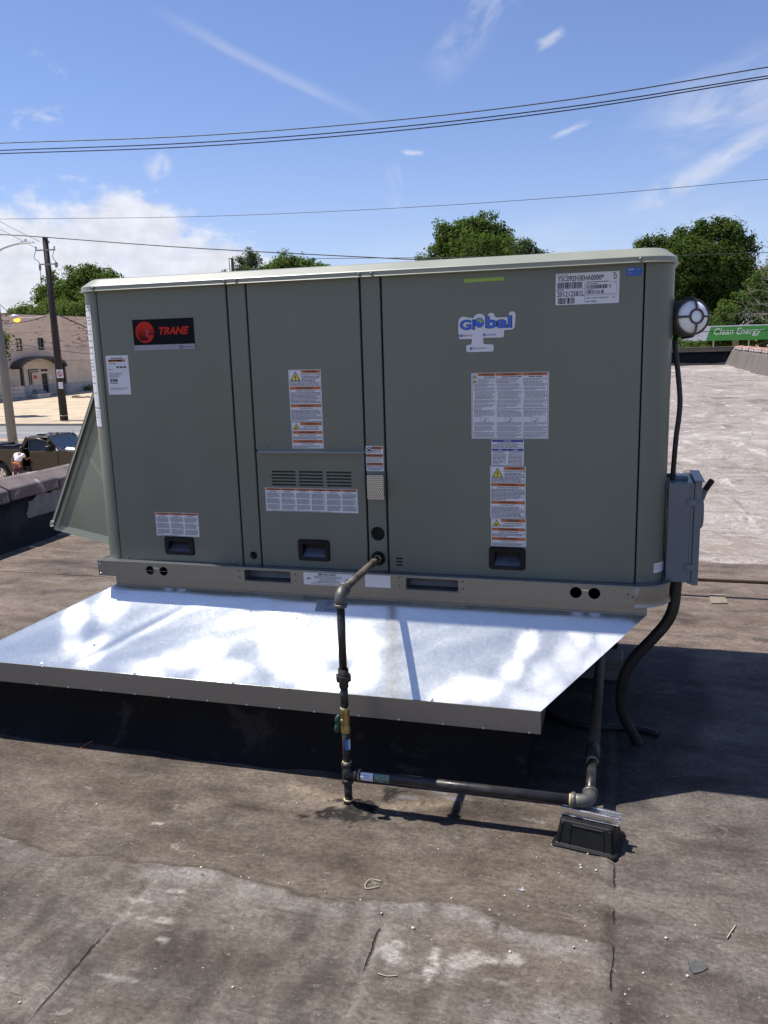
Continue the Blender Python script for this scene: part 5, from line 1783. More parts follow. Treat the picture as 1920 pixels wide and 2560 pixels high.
elbow((GX, GY, GZ2), (0, 1, 0), (0, 0, -1), 0.0133, 0.0188)
m = MB()
m.tube([(GX, GY, 0.715), (GX, GY, 0.506)], 0.0133, 16)
m.build('pipe', MT['blackpipe'], gas)
m = MB()
m.tube([(GX, GY, 0.446), (GX, GY, 0.372)], 0.0133, 16)
m.build('pipe', MT['blackpipe'], gas)
MB().tube([(GX, GY, 0.285), (GX, GY, 0.170)], 0.0135, 16).build('pipe', MT['blackpipe'], gas)
MB().tube([(GX, GY, 0.09), (GX, GY, 0.026)], 0.0135, 16).build('pipe', MT['blackpipe'], gas)
m = MB()
m.lathe([(0.0172, 0.443), (0.0172, 0.462), (0.0185, 0.463), (0.0185, 0.4655)], (GX, GY, 0), (0, 0, 1), 8, smooth=False)
m.lathe([(0.0255, 0.4655), (0.0265, 0.468), (0.0265, 0.484), (0.0255, 0.4865)], (GX, GY, 0), (0, 0, 1), 8, smooth=False)
m.lathe([(0.0195, 0.4865), (0.0195, 0.490), (0.0178, 0.492), (0.0178, 0.508)], (GX, GY, 0), (0, 0, 1), 18)
m.build('union', MT['blackpipe'], gas)
m = MB()
m.lathe([(0.0150, 0.280), (0.0162, 0.284), (0.0162, 0.300), (0.0138, 0.306), (0.0155, 0.318), (0.0160, 0.326), (0.0155, 0.334), (0.0138, 0.345), (0.0162, 0.351), (0.0162, 0.366), (0.0150, 0.370)], (GX, GY, 0), (0, 0, 1), 16)
m.tube([(GX, GY, 0.326), (GX - 0.012, GY - 0.030, 0.326)], 0.008, 10)
valve = m.build('shutoff_valve', MT['brass'], gas)
hp = Vector((GX - 0.013, GY - 0.032, 0.326))
m = MB()
pts = [hp + Vector((0.004, 0, 0.030)), hp + Vector((-0.002, -0.004, 0.018)), hp, hp + Vector((-0.006, -0.004, -0.018)), hp + Vector((-0.004, 0, -0.030))]
m.tube(smooth_path(pts, 5), [0.006 + 0.004 * abs(math.sin(i / 20 * math.pi)) for i in range(21)], 8)
m.build('lever', MT['green'], valve)
m = MB()
for i in range(6):
    a0, a1 = R(-90 + 4 + 16 * i), R(-90 + 4 + 16 * (i + 1))
    m.add([(GX + .0140 * math.cos(a0), GY + .0140 * math.sin(a0), 0.222), (GX + .0140 * math.cos(a1), GY + .0140 * math.sin(a1), 0.222),
           (GX + .0140 * math.cos(a1), GY + .0140 * math.sin(a1), 0.258), (GX + .0140 * math.cos(a0), GY + .0140 * math.sin(a0), 0.258)], [(0, 1, 2, 3)], 0 if i < 3 else 1)
m.build('pipe_label', [MT['stickblue'], MT['white']], gas, normals=False)
# tee with drip leg
m = MB()
m.tube([(GX, GY, 0.098), (GX, GY, 0.168)], 0.0178, 18)
for a, b_ in ((0.096, 0.112), (0.156, 0.172)):
    m.tube([(GX, GY, a), (GX, GY, a + .001), (GX, GY, b_ - .001), (GX, GY, b_)], [0.018, 0.0205, 0.0205, 0.018], 18)
m.tube([(GX, GY, 0.130), (GX + 0.036, GY, 0.130)], 0.0195, 18)
m.tube([(GX + 0.026, GY, 0.130), (GX + 0.027, GY, 0.130), (GX + 0.040, GY, 0.130), (GX + 0.041, GY, 0.130)], [0.02, 0.0235, 0.0235, 0.021], 18)
tee = m.build('tee', MT['blackpipe'], gas)
for z, r_ in ((0.1735, .0155), (0.0955, .0155), (0.034, .0172), (0.2825, .0152), (0.3685, .0152)):
    MB().tube([(GX, GY, z - .002), (GX, GY, z + .0025)], r_, 16).build('thread_dope', MT['dope'], gas)
MB().tube([(GX + 0.041, GY, 0.130), (GX + 0.045, GY, 0.130)], 0.0185, 16).build('thread_dope', MT['dope'], gas)
m = MB()
m.lathe([(0.0165, 0.031), (0.0180, 0.028), (0.0180, 0.004), (0.0150, -0.002)], (GX, GY, 0), (0, 0, 1), 8, smooth=False)
m.build('drip_cap', MT['blackpipe'], gas)
# run along the roof
EX = 2.020
MB().tube([(GX + 0.03, GY, 0.130), (EX - 0.03, GY, 0.130)], 0.0168, 18).build('pipe', MT['blackpipe'], gas)
m = MB()
for j, (x0, x1, mi) in enumerate(((1.272, 1.316, 0), (1.320, 1.372, 1))):
    for i in range(9):
        a0, a1 = R(62 + 13 * i), R(62 + 13 * (i + 1))
        p = lambda x, a: (x, GY - .0173 * math.sin(a - R(35)), 0.130 + .0173 * math.cos(a - R(35)))
        m.add([p(x0, a0), p(x1, a0), p(x1, a1), p(x0, a1)], [(0, 1, 2, 3)], mi)
m.add([(1.283, GY - .0176 * math.sin(R(60)), .130 + .0176 * math.cos(R(60))), (1.303, GY - .0176 * math.sin(R(60)), .130 + .0176 * math.cos(R(60))),
       (1.303, GY - .0176 * math.sin(R(85)), .130 + .0176 * math.cos(R(85))), (1.283, GY - .0176 * math.sin(R(85)), .130 + .0176 * math.cos(R(85)))], [(0, 1, 2, 3)], 2)
m.build('pipe_label', [MT['white'], MT['stickgreen'], MT['stickblue']], gas, normals=False)
elbow((EX, GY, 0.130), (-1, 0, 0), (0, 1, 0), 0.0168, 0.0218)
MB().tube([(EX - 0.062, GY, 0.130), (EX - 0.0565, GY, 0.130)], 0.0195, 16).build('thread_dope', MT['dope'], gas)
MB().tube([(EX, GY + 0.03, 0.130), (EX, -0.15, 0.130)], 0.0168, 18).build('pipe', MT['blackpipe'], gas)
MB().tube([(EX, -0.188, 0.130), (EX, -0.184, 0.130)], 0.0190, 16).build('thread_dope', MT['dope'], gas)
MB().tube([(EX, -0.184, 0.130), (EX, -0.182, 0.130), (EX, -0.094, 0.130), (EX, -0.090, 0.130)], [0.022, 0.0255, 0.0275, 0.025], 18).build('coupling', MT['blackpipe'], gas)
MB().tube([(EX, -0.10, 0.130), (EX + 0.002, 0.97, 0.134)], 0.0213, 18).build('pipe', MT['rustpipe'], gas)

# rubber block with strut under the elbow
sup = thing('pipe_support', 'black rubber pipe support block topped with a bright strut channel', 'pipe support', (2.02, -0.455, 0.0), None, 0.0)
rot = R(-10)


def rotp(x, y, z):
    return (2.02 + x * math.cos(rot) - y * math.sin(rot), -0.455 + x * math.sin(rot) + y * math.cos(rot), z)


m = MB()
levels = [(0.100, 0.078, 0.0), (0.102, 0.080, 0.004), (0.100, 0.078, 0.012), (0.093, 0.068, 0.014), (0.091, 0.066, 0.018), (0.082, 0.046, 0.078), (0.078, 0.042, 0.082)]
for (hx, hy, z) in levels:
    m.add([rotp(p[0], p[1], z) for p in rrect(-hx, hx, -hy, hy, 0.012, 3)], [])
n = 16
for i in range(len(levels) - 1):
    for k in range(n):
        m.f.append([i * n + k, i * n + (k + 1) % n, (i + 1) * n + (k + 1) % n, (i + 1) * n + k])
        m.m.append(0)
        m.s.append(False)
m.f.append(list(range((len(levels) - 1) * n, len(levels) * n)))
m.m.append(0)
m.s.append(False)
# raised ribs on the front face
def face(u, t, o):
    hx0, hy0, hx1, hy1 = 0.091, 0.066, 0.082, 0.046
    return rotp(u * (hx0 + (hx1 - hx0) * t), -(hy0 + (hy1 - hy0) * t) - o, 0.018 + 0.060 * t)


for (a, b_) in ((-0.93, -0.84), (-0.55, -0.50), (0.62, 0.68), (0.84, 0.93)):
    m.hexa([face(a, 0.02, -.002), face(b_, 0.02, -.002), face(b_, 0.96, -.002), face(a, 0.96, -.002), face(a, 0.02, .003), face(b_, 0.02, .003), face(b_, 0.96, .003), face(a, 0.96, .003)])
m.hexa([face(-0.5, 0.86, -.002), face(0.62, 0.86, -.002), face(0.62, 0.95, -.002), face(-0.5, 0.95, -.002), face(-0.5, 0.86, .003), face(0.62, 0.86, .003), face(0.62, 0.95, .003), face(-0.5, 0.95, .003)])
m.build('rubber_block', MT['rubber'], sup, bevel=0.0015)
m = MB()
L0, L1 = -0.088, 0.094
for (y0, y1, z0, z1) in ((-0.0205, 0.0205, 0.083, 0.0855), (-0.0205, -0.018, 0.0855, 0.108), (0.018, 0.0205, 0.0855, 0.108), (-0.0205, -0.011, 0.108, 0.1105), (0.011, 0.0205, 0.108, 0.1105)):
    m.hexa([rotp(L0, y0, z0), rotp(L1, y0, z0), rotp(L1, y1, z0), rotp(L0, y1, z0), rotp(L0, y0, z1), rotp(L1, y0, z1), rotp(L1, y1, z1), rotp(L0, y1, z1)])
m.build('strut_channel', MT['alu'], sup, bevel=0.0008)

# weathered timber under the far end of that pipe
tag(MB().box(1.90, 2.12, 0.842, 0.98, 0.0, 0.108).build('timber_block', MT['wood'], loc=(2.0, 0.9, 0), bevel=0.006), 'short weathered timber block carrying the rusty pipe under the unit', 'timber')

# long pipe behind the unit
lp = thing('roof_pipe', 'long thin brown pipe running across the roof behind the switch box', 'pipe', (3.0, 2.265, 0))
MB().tube([(0.6, 2.262, 0.108), (7.0, 2.275, 0.106)], 0.0165, 12).build('pipe', MT['copper'], lp)
for x in (1.2, 3.5, 5.6):
    MB().box(x - 0.05, x + 0.05, 2.13, 2.41, 0.0, 0.088).build('sleeper', MT['wood'], lp)

# ------------------------------------------------------------------ electrics on the right end
sw = thing('disconnect_switch', 'blue-grey metal disconnect switch box fixed to the right end of the unit', 'switch box', (2.29, 0.16, 0.715))
m = MB()
m.box(2.245, 2.327, 0.055, 0.265, 0.713, 1.064)
m.build('enclosure', MT['boxpaint'], sw, bevel=0.004, seg=2)
m = MB()
m.box(2.318, 2.3285, 0.0525, 0.2675, 0.709, 1.0655)
m.box(2.3295, 2.352, 0.050, 0.270, 0.706, 1.070)
door = m.build('door', MT['boxpaint'], sw, bevel=0.003, seg=2)
m = MB().hexa([(2.326, 0.042, 1.0715), (2.358, 0.042, 1.0700), (2.358, 0.275, 1.0700), (2.326, 0.275, 1.0715), (2.326, 0.042, 1.0755), (2.358, 0.042, 1.0740), (2.358, 0.275, 1.0740), (2.326, 0.275, 1.0755)])
m.build('rain_cap', MT['boxpaint'], sw)
for z in (0.998, 0.770):
    m = MB()
    m.box(2.306, 2.339, 0.0465, 0.0495, z - 0.011, z + 0.011)
    m.lathe([(0.0032, 0), (0.0032, 0.002), (0, 0.0026)], (2.313, 0.0465, z), (0, -1, 0), 8, cap=False)
    m.lathe([(0.0018, 0), (0.0018, 0.001), (0, 0.0012)], (2.312, 0.0465, z + 0.0075), (0, -1, 0), 8, cap=False)
    m.lathe([(0.0018, 0), (0.0018, 0.001), (0, 0.0012)], (2.312, 0.0465, z - 0.0075), (0, -1, 0), 8, cap=False)
    m.build('hinge', MT['boxpaint'], sw, bevel=0.0006)
m = MB()
m.tube([(2.249, 0.125, 1.0680), (2.299, 0.120, 1.0680)], 0.0095, 12)
MB().lathe([(0.016, 0.0), (0.016, 0.008), (0.012, 0.011)], (2.2605, 0.19, 1.064), (0, 0, 1), 12).build('knockout_cap', MT['boxpaint'], sw)
m.lathe([(0.012, 0), (0.012, 0.012), (0.009, 0.014)], (2.300, 0.120, 1.064), (0, 0, 1), 6, smooth=False)
m.build('hub_plate', MT['boxpaint'], sw, bevel=0.001)
m = MB()
m.lathe([(0.060, 0.0), (0.060, 0.006), (0.052, 0.014), (0.02, 0.016), (0.0, 0.016)], (2.352, 0.15, 0.945), (1, 0, 0), 24, cap=False)
m.build('dial', MT['boxpaint'], sw)
m = MB()
m.hexa([(2.354, 0.135, 0.985), (2.366, 0.135, 0.985), (2.366, 0.165, 0.985), (2.354, 0.165, 0.985), (2.362, 0.135, 1.030), (2.378, 0.135, 1.020), (2.378, 0.165, 1.020), (2.362, 0.165, 1.030)])
hnd = m.build('lever_arm', MT['boxpaint'], sw, bevel=0.002)
m = MB()
m.bar((2.369, 0.15, 1.022), (2.393, 0.15, 1.061), 0.026, 0.0175, up=(0.85, 0, -0.5))
m.build('lever_grip', MT['plastic'], hnd, bevel=0.004, seg=2)

lt = thing('bulkhead_light', 'round bulkhead light with black cage guard at the unit corner', 'lamp', (2.29, 0.12, 1.555))
c0, ax = Vector((2.297, 0.10, 1.6120)), Vector((0.42, -0.90, 0.06)).normalized()
m = MB()
prof = [(0.040, -0.075), (0.056, -0.070)]
for i in range(5):
    h = -0.062 + 0.013 * i
    r_ = 0.0610 - 0.0006 * i
    prof += [(r_, h), (r_ + 0.0012, h + 0.001), (r_ + 0.0012, h + 0.0075), (r_ - 0.003, h + 0.0085), (r_ - 0.003, h + 0.0125)]
prof += [(0.0590, 0.003), (0.0600, 0.005), (0.0595, 0.010), (0.0570, 0.012), (0.0535, 0.011), (0.052, 0.004)]
m.lathe(prof, c0, ax, 40, cap=False)
m.box(2.232, 2.285, 0.13, 0.19, 1.578, 1.640)
m.build('housing', MT['guard'], lt, normals=False)
m = MB()
m.lathe([(0.0535 * math.cos(R(a)), 0.004 + 0.030 * math.sin(R(a))) for a in range(0, 91, 10)], c0, ax, 36, cap=False)
m.build('lens', MT['lens'], lt, normals=True)
side_v = ax.cross(Vector((0, 0, 1))).normalized()
up_v = side_v.cross(ax).normalized()
m = MB()
tor = [c0 + ax * 0.0345 + (side_v * math.cos(R(a)) + up_v * math.sin(R(a))) * 0.0225 for a in range(0, 361, 12)]
m.tube(tor, 0.0036, 8, caps=False)
for a in (0, 90, 180, 270):
    dv = side_v * math.cos(R(a)) + up_v * math.sin(R(a))
    m.tube(smooth_path([c0 + ax * 0.0345 + dv * 0.024, c0 + ax * 0.0310 + dv * 0.040, c0 + ax * 0.0190 + dv * 0.0570, c0 + ax * 0.010 + dv * 0.0625, c0 - ax * 0.020 + dv * 0.0640, c0 - ax * 0.060 + dv * 0.0640], 4), 0.0036, 8)
m.build('cage', MT['guard'], lt)

tag(MB().tube(smooth_path([(2.262, 0.155, 1.585), (2.250, 0.12, 1.535), (2.256, 0.105, 1.480), (2.264, 0.10, 1.42), (2.2725, 0.10, 1.34), (2.271, 0.10, 1.28), (2.265, 0.10, 1.215), (2.261, 0.115, 1.10), (2.2605, 0.12, 1.062)], 6), 0.0088, 12)
    .build('conduit', MT['conduit'], loc=(2.26, 0.12, 1.06)), 'thin black flexible conduit dropping from the light to the switch box', 'conduit', 'black conduits at the right end')
tag(MB().tube(smooth_path([(2.288, 0.14, 0.720), (2.287, 0.14, 0.665), (2.281, 0.14, 0.590), (2.260, 0.145, 0.533), (2.225, 0.15, 0.480), (2.160, 0.17, 0.388), (2.128, 0.18, 0.325), (2.113, 0.19, 0.265), (2.111, 0.21, 0.174), (2.125, 0.22, 0.115), (2.15, 0.23, 0.062), (2.187, 0.24, -0.01)], 6), 0.0205, 14)
    .build('conduit', MT['conduit'], loc=(2.187, 0.24, 0.0)), 'thick black conduit curving from the switch box down to the roof', 'conduit', 'black conduits at the right end')
tag(MB().tube(smooth_path([(1.55, 0.78, 0.05), (1.70, 0.58, 0.022), (1.81, 0.437, 0.014), (1.875, 0.365, 0.014), (1.94, 0.335, 0.014), (2.01, 0.325, 0.014), (2.09, 0.335, 0.014), (2.173, 0.345, 0.014), (2.26, 0.32, 0.012)], 6), 0.013, 10)
    .build('conduit', MT['conduit'], loc=(2.0, 0.33, 0.0)), 'black cable lying on the shaded roof under the rusty pipe', 'cable', 'black conduits at the right end')

# ------------------------------------------------------------------ bits lying on the roof
def stone_mesh(seed):
    bm = bmesh.new()
    bmesh.ops.create_icosphere(bm, subdivisions=1, radius=1.0)
    rg = random.Random(seed)
    sx, sy, sz = rg.uniform(.8, 1.25), rg.uniform(.7, 1.0), rg.uniform(.55, .8)
    for v in bm.verts:
        k = rg.uniform(.82, 1.12)
        v.co = Vector((v.co.x * sx * k, v.co.y * sy * k, v.co.z * sz * k))
    me = bpy.data.meshes.new('pebble')
    bm.to_mesh(me)
    bm.free()
    for p in me.polygons:
        p.use_smooth = True
    me.materials.append(MT['pebble'])
    return me


def roof_h(x, y):
    i = int(np.clip(np.searchsorted(gx, x), 0, len(gx) - 1))
    j = int(np.clip(np.searchsorted(gy, y), 0, len(gy) - 1))
    return float(H[i, j])


meshes = [stone_mesh(i) for i in range(6)]
rg = random.Random(12)
PEB = [(0.353, -0.634, 6), (0.836, -0.825, 4), (1.048, -0.771, 3.5), (0.89, -0.88, 8), (1.028, -0.89, 5), (1.051, -0.887, 4.5), (1.177, -0.883, 4.5), (1.296, -0.895, 4), (1.409, -0.913, 4), (0.587, -1.023, 3.5),
       (1.064, -1.009, 3.5), (1.485, -0.96, 4.5), (1.038, -0.468, 5.5), (0.716, -1.471, 6), (1.199, -1.298, 5), (1.582, -0.992, 8), (1.657, -0.84, 6), (1.769, -0.862, 4.5), (1.797, -0.876, 3), (1.837, -0.866, 3),
       (1.845, -1.017, 5.5), (2.002, -0.969, 5), (2.034, -0.942, 5.5), (1.801, -0.792, 4.5), (1.871, -0.82, 4), (2.002, -0.598, 6), (2.004, -0.611, 6), (2.048, -0.615, 6.5), (2.234, -0.857, 7.5), (2.312, -0.786, 4),
       (2.174, -0.997, 4.5), (2.278, -0.983, 7), (2.13, -1.079, 4), (1.571, -0.618, 5), (1.871, -0.59, 4), (2.02, -0.536, 5), (2.027, -0.865, 3.5), (2.009, -0.785, 3.5), (1.91, -0.511, 3.5), (1.942, -0.652, 4)]
for i, (x, y, s_) in enumerate(PEB):
    o = bpy.data.objects.new('pebble', meshes[i % 6])
    COL.objects.link(o)
    k = s_ * 0.00080
    o.scale = (k, k, k)
    o.location = (x, y, roof_h(x, y) + k * 0.45)
    o.rotation_euler = (0, 0, rg.uniform(0, 6.28))
    if math.hypot(x - 2.02, y + 0.52) < 0.17:
        lab_ = 'small pale pebble beside the black pipe support block'
    elif x > 2.11:
        lab_ = 'small pale pebble right of the long straight roof seam'
    elif x < 0.80:
        lab_ = 'small pale pebble on the far left of the roof'
    elif abs(y - np.interp(x, [0.66, 0.97, 1.06, 1.48, 1.6, 1.73, 1.87, 2.06], [-.905, -.882, -.912, -.915, -.872, -.878, -.925, -.92])) < 0.03:
        lab_ = 'small pale pebble lying along the edge of the lap'
    elif y < -0.92:
        lab_ = 'small pale pebble on the greyer felt below the lap'
    elif x > 1.5:
        lab_ = 'small pale pebble on the brown felt below the lower gas pipe'
    else:
        lab_ = 'small pale pebble on the brown felt left of the gas pipe'
    if (x, y) == (1.582, -0.992):
        lab_ = 'largest pale pebble, right of the middle seam near the bottom'
    elif (x, y) == (2.278, -0.983):
        lab_ = 'pale pebble touching the dark shingle scrap at lower right'
    elif (x, y) == (2.234, -0.857):
        lab_ = 'round pale pebble alone on the right side above the shingle scrap'
    elif (x, y) == (0.716, -1.471):
        lab_ = 'pale pebble at the bottom left corner of the roof'
    tag(o, lab_, 'pebble', 'loose pebbles on the roof')
# grit nobody could count
m = MB()
rg = random.Random(31)
for k in range(520):
    x, y = rg.uniform(0.1, 2.9), rg.uniform(-1.5, -0.3)
    if rg.random() < 0.25:
        x, y = rg.uniform(-2.4, -0.6), rg.uniform(0.6, 3.0)
    s_ = rg.uniform(0.0008, 0.0026)
    z = roof_h(x, y) + s_ * .4
    a = rg.uniform(0, 6.28)
    pts = [(x + s_ * rg.uniform(.7, 1.4) * math.cos(a + q), y + s_ * rg.uniform(.5, 1) * math.sin(a + q), z) for q in (0, 1.57, 3.14, 4.71)]
    m.add(pts + [(x, y, z + s_ * .8), (x, y, z - s_)], [(0, 1, 4), (1, 2, 4), (2, 3, 4), (3, 0, 4), (1, 0, 5), (2, 1, 5), (3, 2, 5), (0, 3, 5)], 0 if rg.random() < .7 else 1)
tag(m.build('grit', [MT['pebble'], MT['shingle']], normals=False), kind='stuff')
# torn shingle
sh = [(2.283, -0.925), (2.300, -0.930), (2.325, -0.932), (2.328, -0.945), (2.316, -0.957), (2.303, -0.966), (2.292, -0.972), (2.284, -0.958), (2.287, -0.942)]
z = roof_h(2.3, -0.95)
m = MB()
k = len(sh)
zz = [0.004, 0.010, 0.007, 0.004, 0.003, 0.003, 0.004, 0.006, 0.005]
m.add([(p[0], p[1], z + a) for p, a in zip(sh, zz)] + [(p[0], p[1], z + a - .004) for p, a in zip(sh, zz)], [tuple(range(k)), tuple(range(2 * k - 1, k - 1, -1))] + [(i, (i + 1) % k, k + (i + 1) % k, k + i) for i in range(k)])
tag(m.build('shingle_scrap', MT['shingle'], loc=(2.305, -0.95, z)), 'torn dark grey shingle scrap lying at lower right', 'shingle scrap')
fl = [(1.832, -0.757), (1.842, -0.752), (1.846, -0.742), (1.850, -0.750), (1.853, -0.757), (1.846, -0.761), (1.838, -0.758)]
z = roof_h(1.84, -0.75)
tag(MB().extrude(fl, 'z', z + .0015, z + .0032).build('foil_scrap', MT['foil'], loc=(1.84, -0.755, z)), 'torn scrap of pale foil on the brown felt left of the right seam', 'foil scrap')


def twig(pts, r, mat, name, label, cat):
    tag(MB().tube(smooth_path([(x, y, roof_h(x, y) + r + 0.001 + dz) for x, y, dz in pts], 5), r, 6).build(name, MT[mat], loc=(pts[0][0], pts[0][1], 0)), label, cat)


twig([(1.443, -0.811, 0), (1.410, -0.813, .003), (1.400, -0.835, .002), (1.409, -0.853, 0), (1.443, -0.837, .002)], 0.0016, 'straw', 'straw', 'curled loop of pale straw on the felt near the middle', 'straw')
twig([(2.415, -0.762, 0), (2.386, -0.823, .002)], 0.0018, 'straw', 'straw', 'straight pale stem lying at the right edge', 'straw')
twig([(0.037, -0.289, 0), (0.052, -0.235, .004), (0.090, -0.225, .006)], 0.0014, 'sash', 'twig', 'thin reddish orange stem beside the shadow edge at left', 'twig')
twig([(1.660, -0.325, 0), (1.612, -0.330, .004), (1.592, -0.352, .006), (1.598, -0.372, 0)], 0.0010, 'copper', 'wire_bit', 'thin curved bit of brown wire behind the lower gas pipe', 'wire')
twig([(1.585, -1.166, 0), (1.560, -1.175, .001), (1.535, -1.172, 0)], 0.0013, 'straw', 'straw', 'short pale stem near the bottom middle', 'straw')
# pale square patch on the felt behind the conduit
m = MB().add([(2.619, 2.112, roof_h(2.62, 2.11) + .006), (2.713, 2.13, roof_h(2.71, 2.13) + .006), (2.709, 2.30, roof_h(2.71, 2.3) + .006), (2.621, 2.30, roof_h(2.62, 2.3) + .006)], [(0, 1, 2, 3)])
tag(m.build('paper_scrap', surf('stained_paper', (0.20, 0.165, 0.12), 0.15, 14, 0.9, col2=(0.16, 0.13, 0.10), thr=(0.5, 0.65)), loc=(2.66, 2.2, 0), normals=False), 'stained paper scrap stuck to the roof below the long brown pipe', 'paper scrap')


# ------------------------------------------------------------------ trees
def leaf_cloud(blobs, n, size, seed, ymul=1.0, clump=None, droop=0.0, bands=None):
    """leaf-sized faces in clumps through the outer part of a set of ellipsoids (x, y, z, rx, ry, rz)"""
    rg = np.random.default_rng(seed)
    B = np.array(blobs, float)
    B[:, 3:6] *= 0.90
    wgt = (B[:, 3] * B[:, 4] * B[:, 5]) ** 0.72
    wgt /= wgt.sum()
    clump = clump or size * 2.4
    nc = max(14, n // 34)
    bi = rg.choice(len(B), nc, p=wgt)
    d = rg.normal(size=(nc, 3))
    d /= np.linalg.norm(d, axis=1)[:, None]
    # lobed radius so that outlines are uneven
    lob = 1 + 0.15 * np.sin(d[:, 0] * 5.1 + bi * 1.7) + 0.14 * np.sin(d[:, 2] * 7.3 + bi * 0.9) + 0.10 * np.sin(d[:, 1] * 6.1 + bi)
    rr_ = (0.30 + 0.70 * rg.random(nc) ** 0.40) * lob + rg.normal(0, 0.05, nc)
    cc_ = B[bi, :3] + d * B[bi, 3:6] * rr_[:, None]
    ci = rg.integers(0, nc, n)
    cd = rg.normal(size=(n, 3))
    cd /= np.linalg.norm(cd, axis=1)[:, None]
    crad = clump * (0.55 + 0.9 * rg.random(nc)[ci]) * rg.random(n) ** 0.4
    pos = cc_[ci] + cd * crad[:, None] * np.array([1.0, 1.0, 0.8])
    nrm = d[ci] * 0.35 + cd * 0.75 + rg.normal(size=(n, 3)) * 0.40
    nrm[:, 2] += 0.40
    nrm /= np.linalg.norm(nrm, axis=1)[:, None]
    t = np.cross(nrm, rg.normal(size=(n, 3)))
    t /= np.linalg.norm(t, axis=1)[:, None] + 1e-9
    b_ = np.cross(nrm, t)
    s = size * (0.6 + 0.8 * rg.random(n))[:, None]
    a = 0.80 + 0.4 * rg.random(n)[:, None]
    v = np.stack([pos - t * s * .5, pos + b_ * s * .32 * a - nrm * s * .08, pos + t * s * .5, pos - b_ * s * .32 * a - nrm * s * .08], 1).reshape(-1, 3)
    return v


def cloud_mesh(name, verts, mat, parent=None, loc=(0, 0, 0)):
    off = np.array(origin_of(parent)) if parent is not None else np.array(loc)
    n = len(verts) // 4
    me = bpy.data.meshes.new(name)
    me.vertices.add(n * 4)
    me.vertices.foreach_set('co', (verts - off).astype(np.float32).ravel())
    me.loops.add(n * 4)
    me.loops.foreach_set('vertex_index', np.arange(n * 4, dtype=np.int32))
    me.polygons.add(n)
    me.polygons.foreach_set('loop_start', (np.arange(n) * 4).astype(np.int32))
    me.materials.append(mat)
    me.update(calc_edges=True)
    o = bpy.data.objects.new(name, me)
    COL.objects.link(o)
    if parent is not None:
        o.parent = parent
    else:
        o.location = loc
    return o


def tree(label, y, blobs, base, n, size, mat, seed, trunk_r=0.35, cat='tree', name='tree', limbs=None, group=None, depth=0.9):
    t = thing(name, label, cat, base, group)
    rg = random.Random(seed)
    B = []
    for (x, z, rx, rz) in blobs:
        B.append((x, y + rg.uniform(-.5, .5) * rx, z, rx, rx * depth, rz))
    cloud_mesh('crown', leaf_cloud(B, n, size, seed), MT[mat], t)
    m = MB()
    top = max(b_[2] for b_ in B)
    cx = sum(b_[0] for b_ in B) / len(B)
    lowz = min(b_[2] - b_[5] for b_ in B)
    fork = base[2] + max(1.5, (lowz - base[2]) * 0.8)
    p0 = Vector(base)
    p1 = Vector((base[0] + (cx - base[0]) * .2, base[1], fork))
    m.tube([p0 - Vector((0, 0, .3)), p0 + (p1 - p0) * .1, p0 + (p1 - p0) * .5, p1], [trunk_r * 1.5, trunk_r * 1.1, trunk_r * .92, trunk_r * .8], 9)
    for b_ in B:
        e = Vector((b_[0] + rg.uniform(-.2, .2) * b_[3], b_[1], b_[2] + b_[5] * .45))
        mid = p1.lerp(e, .5) + Vector((rg.uniform(-.4, .4), rg.uniform(-.4, .4), -0.12 * (e - p1).length))
        m.tube(smooth_path([p1 - Vector((0, 0, .3)), mid, e], 4), [trunk_r * .62 * (1 - k / 9.5) + .03 for k in range(9)], 6)
        for q in range(3):
            a = mid.lerp(e, rg.uniform(.2, .8))
            f = Vector((b_[0] + rg.uniform(-.85, .85) * b_[3], b_[1] + rg.uniform(-.8, .8) * b_[4], b_[2] + rg.uniform(-.5, .8) * b_[5]))
            m.tube([a, a.lerp(f, .5) + Vector((0, 0, .15)), f], [trunk_r * .2, trunk_r * .13, .03], 5)
    m.build('trunk', MT['bark'], t, normals=False)
    return t


TG = 'trees along the street'
tree('broad round dark tree rising behind the corner building', 115, [(-81.58, 10.23, 5.31, 4.05), (-85.05, 10.01, 3.86, 3.34), (-78.5, 11.16, 4.24, 3.51), (-80.44, 12.66, 3.3, 2.64), (-75.58, 11.03, 2.18, 2.91), (-87.18, 10.46, 2.0, 1.6), (-82, 7.5, 5.5, 3)],
     (-81, 116, GZ), 30000, 0.42, 'leaf_b', 101, 0.5)
tree('low light green trees over the corner building roofline', 101, [(-79.57, 7.0, 2.96, 1.3), (-75.66, 7.3, 3.26, 1.5), (-71.53, 7.1, 2.91, 1.6), (-67.06, 7.2, 2.56, 1.5), (-73, 5.5, 6.0, 1.8)],
     (-73.5, 102, GZ), 16000, 0.36, 'leaf_c', 102, 0.3)
tree('pointed grey-green poplar top showing over the middle of the unit', 90, [(-39.95, 11.0, 0.95, 1.75), (-40.18, 12.1, 0.55, 0.95), (-41.35, 10.8, 0.80, 1.0), (-41.3, 9.8, 1.5, 1.4), (-40.2, 8.0, 2.2, 3.0)],
     (-40.3, 90, GZ), 12000, 0.22, 'leaf_d', 103, 0.3)
tree('thin sprig of a tree left of the chimney stack', 87, [(-41.9, 9.75, 0.55, 0.7), (-42.2, 9.2, 0.8, 0.6), (-42.6, 7.5, 1.3, 1.6)], (-42.4, 87, GZ), 2600, 0.22, 'leaf_d', 104, 0.2)
